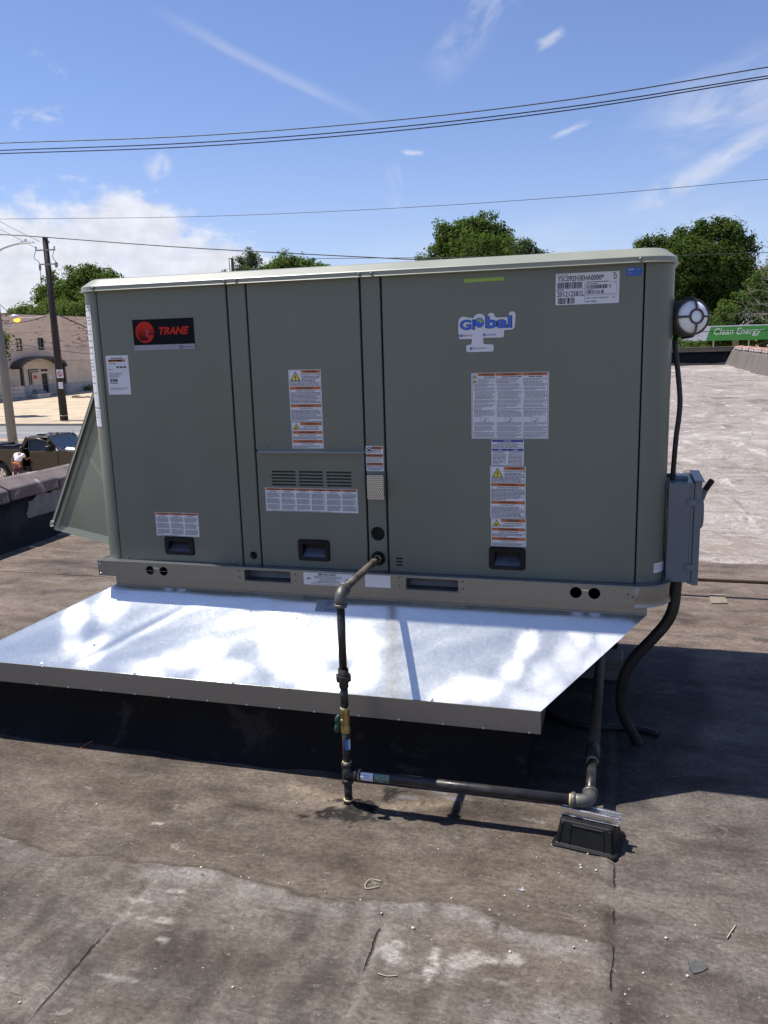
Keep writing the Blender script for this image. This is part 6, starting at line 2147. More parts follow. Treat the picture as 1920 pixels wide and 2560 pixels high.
tree('wide rounded bright tree behind the middle of the unit', 95, [(-39.5, 10.45, 2.04, 1.6), (-37.65, 10.85, 1.92, 1.58), (-35.55, 10.6, 2.25, 1.46), (-33.49, 10.0, 1.45, 1.2), (-31.75, 9.35, 1.1, 0.7), (-36.5, 8.8, 4.6, 1.8)],
     (-36.5, 95, GZ), 26000, 0.27, 'leaf_c', 105, 0.45)
tree('tall ragged maple behind the lid right of centre', 85, [(-14.08, 11.58, 2.85, 2.0), (-11.69, 12.56, 1.9, 1.8), (-15.53, 12.12, 1.6, 1.2), (-9.81, 12.0, 0.84, 1.12), (-13.59, 12.91, 1.4, 1.0), (-12.18, 10.4, 3.79, 1.7), (-18.01, 9.85, 1.2, 0.8), (-16.52, 10.5, 1.44, 1.2), (-13.0, 8.0, 5.0, 2.4)],
     (-13.0, 85, GZ), 42000, 0.26, 'leaf_b', 106, 0.5)
tree('pale lower tree stepping down right of the ragged maple', 92, [(-8.75, 10.6, 2.02, 1.41), (-6.75, 10.05, 1.31, 0.8), (-10.51, 11.0, 1.4, 1.15), (-8.5, 8.3, 3.2, 1.8)], (-8.6, 92, GZ), 16000, 0.26, 'leaf_d', 107, 0.35)
tree('large dark tree behind the bulkhead light and green canopy', 82, [(3.7, 9.45, 1.0, 1.0), (5.3, 9.5, 1.3, 1.2), (7.2, 9.9, 1.3, 1.25), (9.0, 10.5, 1.35, 1.3), (10.6, 10.7, 1.3, 1.2), (12.0, 9.5, 1.4, 1.7), (8.18, 7.89, 3.44, 2.58), (11.03, 6.92, 2.56, 2.98), (6.6, 6.72, 2.6, 3.03), (9.96, 4.06, 3.45, 2.59), (6.73, 3.34, 3.06, 2.18)],
     (8.6, 83, GZ), 75000, 0.27, 'leaf_a', 108, 0.55)
tree('lighter undergrowth tree at the foot of the large dark tree', 76, [(11.99, 4.17, 1.03, 1.43), (10.57, 3.06, 1.6, 1.2), (7.97, 2.37, 2.43, 1.05), (13.02, 5.27, 0.94, 1.57), (13.88, 2.94, 1.58, 1.58), (9.5, 1.0, 4.0, 1.6)],
     (10.5, 76.5, GZ), 22000, 0.20, 'leaf_b', 109, 0.25)
tree('dark tangled tree at the right edge behind bare branches', 84, [(14.2, 5.0, 1.6, 2.4), (15.5, 6.0, 2.0, 2.4), (13.4, 7.0, 0.8, 1.2), (15.0, 2.5, 2.2, 2.0)], (15.0, 84.5, GZ), 16000, 0.24, 'leaf_a', 110, 0.3)
tree('leafy bush growing above the far parapet beside the light', 60, [(6.22, 0.72, 0.97, 0.45), (7.14, 0.62, 0.71, 0.32), (5.45, 0.85, 0.65, 0.46), (6.3, -0.6, 1.5, 1.2)], (6.3, 60.3, GZ), 9000, 0.12, 'leaf_c', 111, 0.08, 'bush', 'bush')
tree('tree at the left edge with leaves hanging beside the grey pole', 55, [(-47.6, 2.69, 1.0, 0.98), (-46.95, 1.80, 0.62, 0.62), (-46.67, 2.75, 0.45, 0.48), (-47.5, 0.64, 0.7, 0.5), (-48.66, 2.54, 1.14, 1.52)], (-48.6, 55, GZ), 6000, 0.22, 'leaf_b', 112, 0.16)
# the wooded skyline far beyond the street reads as one mass
fw = random.Random(3)
fb = [(-260 + 9.0 * i + fw.uniform(-3, 3), 235 + fw.uniform(-18, 18), GZ + 2.8, 7.5, 6.0, fw.uniform(4.2, 6.6)) for i in range(44)]
tag(cloud_mesh('far_wood', leaf_cloud(fb, 60000, 0.9, 400), MT['leaf_b'], loc=(-60, 235, GZ)), kind='stuff')
# bare dead tree at the right edge
t = thing('dead_tree', 'bare dead tree with tangled pale branches at the right edge', 'tree', (14.4, 70.2, GZ))
m = MB()
rg = random.Random(44)
m.tube([(14.4, 70.2, GZ - .2), (14.35, 70.2, 0), (14.2, 70, 3.0), (14.1, 70, 5.5)], [0.22, 0.17, 0.12, 0.07], 7)


def bough(p, d, L, r, depth):
    pts, q = [Vector(p)], Vector(d).normalized()
    for k in range(4):
        q = (q + Vector((rg.uniform(-.3, .3), rg.uniform(-.3, .3), rg.uniform(-.22, .26)))).normalized()
        pts.append(pts[-1] + q * L / 4)
    m.tube(pts, [r * (1 - .2 * k) for k in range(5)], 5, caps=False)
    if depth:
        for k in range(4):
            i = rg.randint(1, 4)
            bough(pts[i], q + Vector((rg.uniform(-1, .9), rg.uniform(-.8, .8), rg.uniform(-.7, .9))), L * rg.uniform(.4, .65), r * .55, depth - 1)


for (z, dx, dz, L) in ((1.2, -1, -.15, 2.6), (1.9, -1, .05, 2.8), (2.6, -1, .15, 2.6), (3.3, -1, .25, 2.4), (4.0, -.9, .35, 2.2), (4.6, -.7, .6, 2.4), (5.2, -.5, .9, 3.4), (5.4, .2, 1, 3.6), (5.0, -.8, .8, 2.9), (3.0, .8, .4, 2.0)):
    bough((14.25, 70.1, z), (dx, rg.uniform(-.3, .3), dz), L, 0.045, 2)
m.build('branches', MT['deadbark'], t, normals=False)

# ------------------------------------------------------------------ gas station canopy
cn = thing('station_canopy', 'green fuel station canopy with white end panel and Clean Energy lettering', 'canopy', (12.0, 70, GZ))
CY = 68.0
m = MB()
m.extrude([(8.28, 0.955), (8.60, 2.01), (24.0, 2.01), (24.0, 0.94)], 'y', CY, CY + 0.25)
m.build('green_panel', MT['signgreen'], cn)
m = MB()
m.extrude([(6.4, 0.965), (8.27, 0.965), (8.59, 2.02), (6.75, 2.02)], 'y', CY - 0.003, CY + 0.25)
m.build('white_panel', MT['signwhite'], cn)
m = MB()
m.extrude([(4.2, 0.965), (6.39, 0.965), (6.74, 2.02), (4.2, 2.02)], 'y', CY, CY + 0.25)
m.build('green_panel', MT['signgreen'], cn)
m = MB()
x = 6.8
while x < 24:
    m.box(x, x + 1.0, CY - 0.06, CY + 0.3, 2.015, 2.10)
    x += 1.02
m.box(4.2, 24, CY + 0.31, CY + 9, 1.0, 2.08)
m.build('roof_edge', MT['signwhite'], cn)
for s_, x, z, h, w in (('Clean Energy', 8.83, 1.245, 0.66, 3.42),):
    v, f, lo, hi = text_geo(s_, 0.012, 0.22)
    sz = h / (hi[1] - lo[1])
    sx = w / (hi[0] - lo[0])
    m = MB()
    m.add([(x + (p[0] - lo[0]) * sx, CY - 0.012, z + (p[1] - lo[1]) * sz) for p in v], f)
    v, f, lo, hi = text_geo('\u00ae', 0.0, 0.0)
    m.add([(12.30 + (p[0] - lo[0]) * .18, CY - 0.012, 1.66 + (p[1] - lo[1]) * .18) for p in v], f)
    m.build('lettering', MT['signgrey'], cn, normals=False)
m = MB()
m.add([(7.62 + a, CY - 0.014, 1.30 + b_) for a, b_ in ((0, 0.0), (0.10, 0.06), (0.16, 0.18), (0.10, 0.10))], [(0, 1, 2, 3)])
m.build('emblem', MT['navy'], cn, normals=False)
for x in (8.95, 11.55, 14.8):
    MB().tube([(x, CY + 1.2, GZ), (x, CY + 1.2, 1.0)], 0.05 if x < 14 else 0.16, 10).build('post', MT['signwhite'], cn)
MB().box(10.55, 10.98, CY + 2.4, CY + 2.9, GZ, 1.0).build('post', MT['polegrey'], cn)
m = MB()
m.tube([(11.05, CY + .1, 2.10), (11.6, CY + .1, 2.42)], 0.05, 6)
tag(m.build('fallen_branch', MT['deadbark'], loc=(11.3, CY, 2.1)), 'broken branch lying on top of the green canopy', 'branch')

# chimney stack beyond the unit
ch = thing('chimney', 'slim dark flue stack standing behind the unit left of the poplar', 'chimney', (-35.4, 75, GZ))
MB().tube([(-35.40, 75, GZ), (-35.40, 75, 10.14)], 0.235, 16).build('stack', MT['blackpipe'], ch)
MB().tube([(-35.40, 75, 10.08), (-35.40, 75, 10.17)], 0.25, 16).build('rim', MT['blackpipe'], ch)

# ------------------------------------------------------------------ corner building across the street
FX = -65.2
bl = thing('corner_building', 'two storey cream and peeling pink corner building with arched entrance', 'building', (FX, 84, GZ))
PL = lambda a, d, z: (FX - d, a, z)
win = [(79.17, 80.38, 1.86, 3.28), (83.05, 84.22, 1.90, 3.34)]
mt = bpy.data.materials.new('peeling_brick')
mt.use_nodes = True
T = NT(mt.node_tree)
b = T.n['Principled BSDF']
tcn = T.new('ShaderNodeTexCoord')
o_ = tcn.outputs['Object']
n_ = T.noise(o_, 0.5, 5, 0.6)
c = T.mix(T.mr(n_, .3, .7), (0.62, 0.495, 0.405), (0.72, 0.585, 0.48))
fl_ = T.noise(T.mapping(o_, (1, 0.8, 3.2)), 1.0, 6, 0.7)
reg = T.noise(o_, 0.16, 3, 0.5)
sp = T.new('ShaderNodeSeparateXYZ')
T.l.new(o_, sp.inputs[0])
up = T.mr(sp.outputs[2], 4.6, 7.2)
f = T.m('MULTIPLY', T.mr(T.m('ADD', fl_, T.m('MULTIPLY', T.m('SUBTRACT', reg, 0.5), 0.5)), 0.535, 0.565), up)
c = T.mix(T.m('MULTIPLY', f, 0.9), c, (0.20, 0.115, 0.095))
T.l.new(c, b.inputs['Base Color'])
b.inputs['Roughness'].default_value = 0.9
PEEL = mt
m = MB()
m.plate([(62.8, 0.30), (112, 0.30), (112, 6.00), (62.8, 6.00)], [[(w[0], w[2]), (w[1], w[2]), (w[1], w[3]), (w[0], w[3])] for w in win], 0, 0.35, place=PL)
m.build('upper_wall', PEEL, bl, normals=False)
m = MB()
m.plate([(62.8, -2.18), (112, -2.18), (112, 0.295), (62.8, 0.295)], [[(83.07, -2.175), (84.20, -2.175), (84.20, -0.88), (83.07, -0.88)]], -0.02, 0.35, place=PL)
m.build('lower_wall', MT['cream'], bl, normals=False)
m = MB()
m.plate([(62.8, -3.7), (112, -3.7), (112, -2.185), (62.8, -2.185)], [[(83.07, -3.45), (84.20, -3.45), (84.20, -2.19), (83.07, -2.19)]], -0.06, 0.35, place=PL)
m.build('stone_base', MT['basestone'], bl, normals=False)
m = MB()
m.box(-92, FX - .36, 62.8, 112, GZ, 5.95)
m.build('body', PEEL, bl)
m = MB()
m.box(FX - 0.4, FX + 0.06, 62.7, 112.1, 6.0, 6.09)
m.box(-92, FX - .4, 62.7, 63.1, 5.95, 6.08)
m.build('roof_cap', MT['canopy'], bl)
for (y0, y1, z0, z1) in win:
    wf = MB()
    wf.box(FX - .25, FX - .16, y0, y0 + .09, z0, z1).box(FX - .25, FX - .16, y1 - .09, y1, z0, z1).box(FX - .25, FX - .16, y0 + .09, y1 - .09, z1 - .08, z1).box(FX - .25, FX - .16, y0 + .09, y1 - .09, z0, z0 + .08)
    wf.box(FX - .25, FX - .17, y0 + .09, y1 - .09, (z0 + z1) / 2 - .04, (z0 + z1) / 2 + .04).box(FX - .25, FX - .18, (y0 + y1) / 2 - .03, (y0 + y1) / 2 + .03, z0 + .08, z1 - .08)
    w_ = wf.build('window', MT['doorblack'], bl)
    MB().box(FX - .24, FX - .22, y0 + .05, y1 - .05, z0 + .04, z1 - .04).build('pane', MT['glassdark'], w_)
    MB().box(FX - .14, FX + .10, y0 - .06, y1 + .06, z0 - .10, z0 - .005).build('sill', MT['cream'], w_)
# curtains in the left window
m = MB()
for i in range(2):
    for j in range(3):
        m.box(FX - .215, FX - .205, 79.30 + .53 * i, 79.68 + .53 * i, 1.98 + .42 * j, 2.28 + .42 * j)
m.build('blind', MT['cream'], bl)
d_ = MB().box(FX - .22, FX - .12, 83.08, 84.19, -3.44, -0.89).build('door', MT['doorblack'], bl)
MB().box(FX - .12, FX - .09, 83.5, 83.8, -2.0, -1.6).build('door_light', MT['glassdark'], d_)
# barrel canopy over the entrance
m = MB()
yc, hw, z0, rise = 82.0, 4.25, -0.05, 1.25
arcp = [(yc - hw * math.cos(R(a)), z0 + rise * math.sin(R(a))) for a in range(0, 181, 12)]
arci = [(yc - (hw - .35) * math.cos(R(a)), z0 - 0.12 + (rise - .14) * math.sin(R(a))) for a in range(180, -1, -12)]
k = len(arcp)
for i in range(k - 1):
    a0, a1 = arcp[i], arcp[i + 1]
    b0, b1 = arci[k - 1 - i], arci[k - 2 - i]
    v = [(FX + .03, a0[0], a0[1]), (FX + .03, a1[0], a1[1]), (FX + .03, b1[0], b1[1]), (FX + .03, b0[0], b0[1]), (FX + 1.5, a0[0], a0[1]), (FX + 1.5, a1[0], a1[1]), (FX + 1.5, b1[0], b1[1]), (FX + 1.5, b0[0], b0[1])]
    m.add(v, [(4, 5, 6, 7), (0, 1, 5, 4), (3, 2, 6, 7), (0, 1, 2, 3)], 0)
m.build('entrance_canopy', MT['canopy'], bl, normals=True)
for y in (78.0, 85.6):
    MB().box(FX + 1.1, FX + 1.4, y, y + .3, -2.2, -0.12).build('canopy_post', MT['canopy'], bl)
for y in (77.8, 85.5):
    MB().box(FX + .9, FX + 1.6, y, y + .7, -3.6, -2.2).build('canopy_pier', MT['stone'], bl)
# raised panel and notices beside the door
m = MB()
for (a0, a1, b0, b1) in ((80.75, 80.9, -2.1, -0.28), (80.9, 82.5, -0.42, -0.28), (81.1, 81.25, -2.1, -0.55), (81.25, 82.5, -0.66, -0.55)):
    m.box(FX + .022, FX + .10, a0, a1, b0, b1)
m.build('wall_moulding', MT['canopy'], bl)
m = MB()
m.box(FX + .025, FX + .05, 81.62, 82.2, -1.42, -1.03)
m.box(FX + .051, FX + .056, 81.68, 82.14, -1.17, -1.10)
m.box(FX + .051, FX + .056, 81.68, 82.14, -1.35, -1.28)
m.build('notice', MT['signred'], bl)
MB().box(FX + .025, FX + .05, 84.42, 85.0, -1.65, -1.13).build('notice', MT['whitepaint'], bl)
m = MB()
m.tube([(FX + .03, 83.15, -0.47), (FX + .35, 83.15, -0.5)], 0.13, 8)
m.tube([(FX + .03, 83.75, -0.47), (FX + .35, 83.75, -0.5)], 0.13, 8)
m.build('wall_lamp', MT['doorblack'], bl)
m = MB()
m.box(FX + .022, FX + .14, 88.0, 112, 0.06, 0.18)
m.build('ledge', MT['cream'], bl)
m = MB()
for i in range(4):
    m.box(FX + .10, FX + .5 + .28 * (3 - i), 80.9 + .12 * i, 82.9 - .12 * i, -3.55 + .22 * i, -3.33 + .22 * i)
m.build('flower_step', MT['stone'], bl)
# low stone walls and planter in front
m = MB()
rg = random.Random(8)
for r_ in range(4):
    y = 68.0
    while y < 75.6:
        w = rg.uniform(.7, 1.2)
        m.box(FX + 3.0 + rg.uniform(-.02, .02), FX + 3.5, y, min(y + w - .03, 75.6), GZ + .1 + .42 * r_, GZ + .49 + .42 * r_)
        y += w
tag(m.build('stone_wall', MT['stone'], loc=(FX + 3.2, 72, GZ), bevel=0.02), 'low grey block wall left of the arched entrance', 'wall')
m = MB()
m.box(FX + 3.2, FX + 4.3, 76.6, 78.6, GZ + .05, GZ + .62)
m.box(FX + 3.1, FX + 4.4, 76.5, 78.7, GZ + .625, GZ + .72)
tag(m.build('stone_planter', MT['stone'], loc=(FX + 3.7, 77.6, GZ)), 'dark square stone planter in front of the arched entrance', 'planter')
# cracked slabs of paving heaved up right of the pole
m = MB()
for k in range(7):
    x, y = -57 + k * .8 + rg.uniform(-.2, .2), 78 + rg.uniform(-1, 1)
    m.hexa([(x, y, GZ + .2), (x + .8, y, GZ + .2), (x + .8, y + .8, GZ + .2), (x, y + .8, GZ + .2), (x, y, GZ + rg.uniform(.3, .55)), (x + .8, y, GZ + rg.uniform(.3, .55)), (x + .8, y + .8, GZ + rg.uniform(.3, .6)), (x, y + .8, GZ + rg.uniform(.3, .6))])
tag(m.build('broken_paving', MT['kerb'], loc=(-55, 78, GZ + .2)), kind='stuff')
# weeds against the wall
wv_ = leaf_cloud([(FX + 1.0, 91.5, -3.1, .8, 1.2, .5), (-58.0, 63.4, GZ + .3, 1.2, .2, .22)], 700, 0.16, 77)
tag(cloud_mesh('weeds', wv_, MT['leaf_c'], loc=(FX, 91, GZ)), kind='stuff')

# ------------------------------------------------------------------ poles, lamps and wires
up_ = thing('utility_pole', 'tall dark wooden utility pole with crossarms across the street', 'utility pole', (-38.8, 51.4, GZ + .165))
PX, PY = -38.80, 51.4
MB().tube([(PX, PY, GZ), (PX, PY, 3.0), (PX, PY, 9.84)], [0.30, 0.255, 0.19], 14).build('shaft', MT['creosote'], up_)
for (z, x0, x1) in ((8.93, -39.55, -37.88), (7.93, -39.33, -37.98)):
    MB().bar((x0, PY - .22, z), (x1, PY - .22, z - .04), 0.09, 0.09).build('crossarm', MT['steel'], up_)
m = MB()
for (x, z) in ((-39.5, 9.0), (-37.93, 8.95), (-38.35, 9.35)):
    m.lathe([(0.03, 0), (0.07, .03), (0.04, .06), (0.07, .09), (0.04, .12), (0.06, .15), (0.02, .2)], (x, PY - .22, z), (0, 0, 1), 8)
for (x, z) in ((-39.32, 7.6), (-37.92, 7.72)):
    m.lathe([(0.06, 0), (0.09, .08), (0.09, .32), (0.05, .42)], (x, PY - .24, z - .1), (0, 0, 1), 8)
m.build('insulators', MT['steel'], up_, normals=False)
m = MB()
for pts in ([(-39.5, PY - .25, 8.98), (-39.72, PY - .25, 8.4), (-39.38, PY - .25, 8.15), (-39.32, PY - .25, 7.95)], [(-37.95, PY - .25, 8.93), (-38.12, PY - .25, 8.4), (-37.95, PY - .25, 8.1), (-37.92, PY - .25, 7.95)],
            [(-37.92, PY - .25, 7.65), (-37.75, PY - .25, 7.75), (-37.8, PY - .25, 8.0)], [(-39.32, PY - .25, 7.5), (-39.3, PY - .25, 6.0), (-39.08, PY - .25, 4.5)]):
    m.tube(smooth_path(pts, 5), 0.022, 5)
m.build('jumper_wires', MT['wire'], up_)
sg = MB().box(PX + .02, PX + .58, PY - .36, PY - .33, -0.32, 0.30).build('road_sign', MT['whitepaint'], up_)
m = MB()
cx, cz = PX + .30, 0.0
ring = [(cx + .23 * math.cos(R(a)), cz + .23 * math.sin(R(a))) for a in range(0, 361, 15)]
ring2 = [(cx + .165 * math.cos(R(a)), cz + .165 * math.sin(R(a))) for a in range(0, 361, 15)]
m.add([(p[0], PY - .366, p[1]) for p in ring] + [(p[0], PY - .366, p[1]) for p in ring2], [(i, i + 1, 25 + i + 1, 25 + i) for i in range(24)], 0)
m.add([(cx - .04, PY - .364, cz - .16), (cx + .04, PY - .364, cz - .16), (cx + .04, PY - .364, cz + .05), (cx - .12, PY - .364, cz + .13), (cx - .15, PY - .364, cz + .06), (cx - .04, PY - .364, cz)], [(0, 1, 2, 3, 4, 5)], 1)
m.add([(cx - .17, PY - .368, cz + .13), (cx - .13, PY - .368, cz + .17), (cx + .17, PY - .368, cz - .13), (cx + .13, PY - .368, cz - .17)], [(0, 1, 2, 3)], 0)
m.build('sign_symbol', [MT['signred'], MT['ink']], sg, normals=False)
MB().box(PX + .06, PX + .46, PY - .35, PY - .33, -1.12, -0.62).build('plate', MT['whitepaint'], up_)
MB().tube([(PX, PY, GZ + .52), (PX, PY, GZ + .58)], 0.31, 14).build('band', MT['dope'], up_)
MB().tube(smooth_path([(PX, PY - .1, 4.35), (-39.9, PY - .5, 4.15), (-41.2, PY - .9, 4.15)], 5), 0.035, 6).build('lamp_arm', MT['lamphead'], up_)
lh = MB().lathe([(0.05, 0.0), (0.17, 0.12), (0.20, 0.45), (0.10, 0.62), (0.0, 0.64)], (-41.15, PY - .9, 4.20), (-1, 0, .1), 12, cap=False).build('lamp_head', MT['lamphead'], up_)
MB().lathe([(0.05, 0.0), (0.15, 0.1), (0.16, 0.3), (0.09, 0.48), (0.0, 0.5)], (-41.05, PY - .9, 4.02), (-1, 0, -.05), 12, cap=False).build('lit_bulb', MT['glow'], lh)

gp = thing('lamp_post', 'weathered grey lamp post by the pickup with arm overhead', 'lamp post', (-25.65, 30.0, GZ))
MB().tube([(-25.65, 30, GZ), (-25.68, 30, 1), (-25.72, 30, 5.9)], [0.225, 0.195, 0.15], 14).build('shaft', MT['polegrey'], gp)
MB().tube(smooth_path([(-25.7, 30, 5.6), (-25.2, 30, 6.12), (-24.5, 30, 6.33), (-23.75, 30, 6.42)], 6), 0.05, 8).build('arm', MT['lamphead'], gp)
m = MB()
m.hexa([(-23.95, 29.86, 6.36), (-23.27, 29.9, 6.38), (-23.27, 30.1, 6.38), (-23.95, 30.14, 6.36), (-23.9, 29.9, 6.47), (-23.32, 29.93, 6.43), (-23.32, 30.07, 6.43), (-23.9, 30.1, 6.47)])
m.lathe([(0.05, 0), (0.05, .1), (0.0, .11)], (-23.72, 30, 6.46), (0, 0, 1), 8)
m.build('lamp_head', MT['lamphead'], gp)
MB().box(-25.42, -25.36, 29.9, 30.0, GZ, -2.4).build('riser', MT['steel'], gp)

WG = 'overhead wires'


def wire(pts, y, r, label, ext=(1.0, 1.0), y1=None):
    P_ = [Vector((p[0], y if y1 is None else y + (y1 - y) * i / (len(pts) - 1), p[1])) for i, p in enumerate(pts)]
    P_ = smooth_path(P_, 10)
    d0, d1 = (P_[0] - P_[1]).normalized(), (P_[-1] - P_[-2]).normalized()
    P_ = [P_[0] + d0 * 25 * ext[0] + Vector((0, 0, 0.6 * ext[0]))] * (ext[0] > 0) + P_ + [P_[-1] + d1 * 25 * ext[1] + Vector((0, 0, 0.6 * ext[1]))] * (ext[1] > 0)
    tag(MB().tube(P_, r, 6).build('power_line', MT['wire'], loc=tuple(P_[len(P_) // 2])), label, 'wire', WG)


wire([(-22.05, 9.8), (-13.57, 9.3), (-6.14, 9.11), (0.38, 9.18), (6.11, 9.5)], 27, 0.019, 'uppermost of the three dark lines crossing high in the sky')
wire([(-22.09, 9.53), (-13.59, 9.06), (-6.15, 8.88), (0.38, 8.96), (6.12, 9.25)], 27, 0.019, 'middle of the three dark lines crossing high in the sky')
wire([(-22.11, 9.41), (-13.6, 8.93), (-6.15, 8.76), (0.38, 8.86), (6.13, 9.18)], 27, 0.019, 'lowest of the three dark lines crossing high in the sky')
wire([(-33.14, 9.29), (-20.72, 8.59), (-9.85, 8.25), (-0.29, 8.16), (8.13, 8.27)], 40, 0.013, 'single thin line between the triple lines and the treetops')
wire([(-42.66, 10.25), (-38.68, 9.81), (-26.95, 8.39), (-13.11, 6.96), (-10.94, 6.76)], 51.2, 0.036, 'thick dark cable sloping down from the utility pole top', (1, 0.4))
wire([(5.17, 6.44), (7.85, 6.38), (10.49, 6.34)], 55, 0.022, 'wire in front of the large dark tree level with the lid')
wire([(7.21, 2.67), (10.7, 2.8)], 55, 0.016, 'lower wire running right from behind the bulkhead light')
wire([(5.3, 1.67), (8.06, 1.64), (10.77, 1.61)], 55, 0.022, 'dark wire crossing in front of the green canopy lettering')
wire([(-46.4, 1.55), (-43.0, 2.25), (-39.32, 1.75), (-35.17, 1.25), (-30, 0.7)], 51.9, 0.03, 'thick wire crossing the corner building below its upper windows', (0, 0))
wire([(-38.6, 4.36), (-36.3, 3.39), (-35.36, 3.03), (-32, 1.9)], 51.5, 0.04, 'dark service cable dropping right from the utility pole', (0, 0.3))
wire([(-45.5, 3.72), (-43.6, 3.81), (-41.09, 3.95), (-38.9, 4.36)], 51.5, 0.034, 'cable running left from the utility pole past the lit lamp', (0.6, 0))
for i, z in enumerate((3.15, 1.95, 0.95)):
    wire([(-46, z - .05), (-38.9, z), (-33, z - .12)], 52.6, 0.014, ('upper', 'middle', 'lower')[i] + ' thin wire stretched across the corner building wall', (0.5, 0.5))
wire([(-44.6, 12.6), (-42.2, 11.1), (-39.0, 9.5)], 51.0, 0.016, 'thin wire slanting down to the utility pole from upper left', (0.6, 0))
wire([(-44.4, 11.9), (-42.4, 10.7), (-39.2, 9.05)], 50.8, 0.014, 'second thin wire slanting to the pole crossarm from upper left', (0.6, 0))
wire([(-44.2, 6.6), (-43.2, 5.6), (-41.6, 4.2)], 50.6, 0.024, 'short wire slanting down to the lit street lamp at left', (0.4, 0))

# ------------------------------------------------------------------ parked pickup (faces right), person at its open door
TX, TY = -22.65, 25.5
tr = thing('pickup_truck', 'dark brown four door pickup parked by the street with a door open', 'pickup truck', (TX, TY + 0.95, GZ))
tz = lambda z: GZ + z


def arch(cx, r, z0):
    return [(TX + cx - r * math.cos(R(a)), tz(z0 + r * math.sin(R(a)))) for a in range(0, 181, 20)]


ZS = 0.47
low = [(TX - 1.15, tz(ZS + .1)), (TX - .52, tz(ZS))] + arch(0, 0.50, 0.47) + [(TX + 1.02, tz(ZS))] + [(TX + 3.10, tz(ZS))] + arch(3.65, 0.50, 0.47) + [(TX + 4.50, tz(ZS + .05)), (TX + 4.62, tz(.72)), (TX + 4.60, tz(1.12)), (TX + 4.45, tz(1.25))]
up1 = [(TX + 2.98, tz(1.40)), (TX + 2.90, tz(1.37)), (TX + 1.62, tz(1.34)), (TX + 1.60, tz(.56)), (TX + 1.14, tz(.56)), (TX + 1.12, tz(1.34)), (TX + 1.05, tz(1.42)), (TX - 1.15, tz(1.42))]
m = MB()
m.extrude(low + up1, 'y', TY, TY + 0.07)
m.extrude(low + up1, 'y', TY + 1.86, TY + 1.93)
m.hexa([(TX + 2.96, TY + .07, tz(.6)), (TX + 4.55, TY + .07, tz(.6)), (TX + 4.55, TY + 1.86, tz(.6)), (TX + 2.96, TY + 1.86, tz(.6)), (TX + 2.96, TY + .07, tz(1.40)), (TX + 4.45, TY + .10, tz(1.24)), (TX + 4.45, TY + 1.83, tz(1.24)), (TX + 2.96, TY + 1.86, tz(1.40))])
m.hexa([(TX + 2.94, TY + .35, tz(1.395)), (TX + 4.35, TY + .40, tz(1.26)), (TX + 4.35, TY + 1.53, tz(1.26)), (TX + 2.94, TY + 1.58, tz(1.395)), (TX + 3.0, TY + .45, tz(1.47)), (TX + 4.2, TY + .5, tz(1.33)), (TX + 4.2, TY + 1.43, tz(1.33)), (TX + 3.0, TY + 1.48, tz(1.47))])
m.box(TX + .98, TX + 1.06, TY + .07, TY + 1.86, tz(.56), tz(1.40))
m.box(TX - 1.15, TX - 1.08, TY + .07, TY + 1.86, tz(.56), tz(1.40))
body = m.build('body', MT['carpaint'], tr, bevel=0.02, seg=2)
m = MB()
m.box(TX - 1.08, TX + 2.96, TY + .07, TY + 1.86, tz(.50), tz(.72))
m.box(TX + 1.3, TX + 1.5, TY + .25, TY + 1.7, tz(.72), tz(1.55))
m.build('interior', MT['plastic'], tr)
# cab: roof and pillars
m = MB()
rf = [(TX + 1.36, TX + 2.36)]
m.hexa([(TX + 1.30, TY + .16, tz(1.86)), (TX + 2.40, TY + .16, tz(1.88)), (TX + 2.40, TY + 1.77, tz(1.88)), (TX + 1.30, TY + 1.77, tz(1.86)), (TX + 1.40, TY + .24, tz(1.94)), (TX + 2.30, TY + .24, tz(1.95)), (TX + 2.30, TY + 1.69, tz(1.95)), (TX + 1.40, TY + 1.69, tz(1.94))])
for yb, yt in ((TY + .035, TY + .19), (TY + 1.895, TY + 1.74)):
    m.bar((TX + 1.10, yb, tz(1.38)), (TX + 1.36, yt, tz(1.90)), 0.07, 0.16, up=(1, 0, 0))
    m.bar((TX + 2.98, yb, tz(1.38)), (TX + 2.36, yt, tz(1.91)), 0.07, 0.07, up=(1, 0, 0))
    m.bar((TX + 2.02, yb, tz(1.36)), (TX + 2.04, yt, tz(1.90)), 0.05, 0.06, up=(1, 0, 0))
m.build('cab', MT['carpaint'], tr, bevel=0.012)
m = MB()
m.add([(TX + 2.99, TY + .09, tz(1.405)), (TX + 2.99, TY + 1.84, tz(1.405)), (TX + 2.385, TY + 1.70, tz(1.885)), (TX + 2.385, TY + .23, tz(1.885))], [(0, 1, 2, 3)])
m.build('windscreen', MT['glassblue'], tr, normals=False)
m = MB()
m.add([(TX + 1.13, TY + .09, tz(1.42)), (TX + 1.13, TY + 1.84, tz(1.42)), (TX + 1.38, TY + 1.70, tz(1.87)), (TX + 1.38, TY + .23, tz(1.87))], [(0, 1, 2, 3)])
m.add([(TX + 2.08, TY + 1.885, tz(1.38)), (TX + 2.94, TY + 1.885, tz(1.38)), (TX + 2.40, TY + 1.76, tz(1.86)), (TX + 2.08, TY + 1.76, tz(1.86))], [(0, 1, 2, 3)])
m.build('window', MT['glassdark'], tr, normals=False)
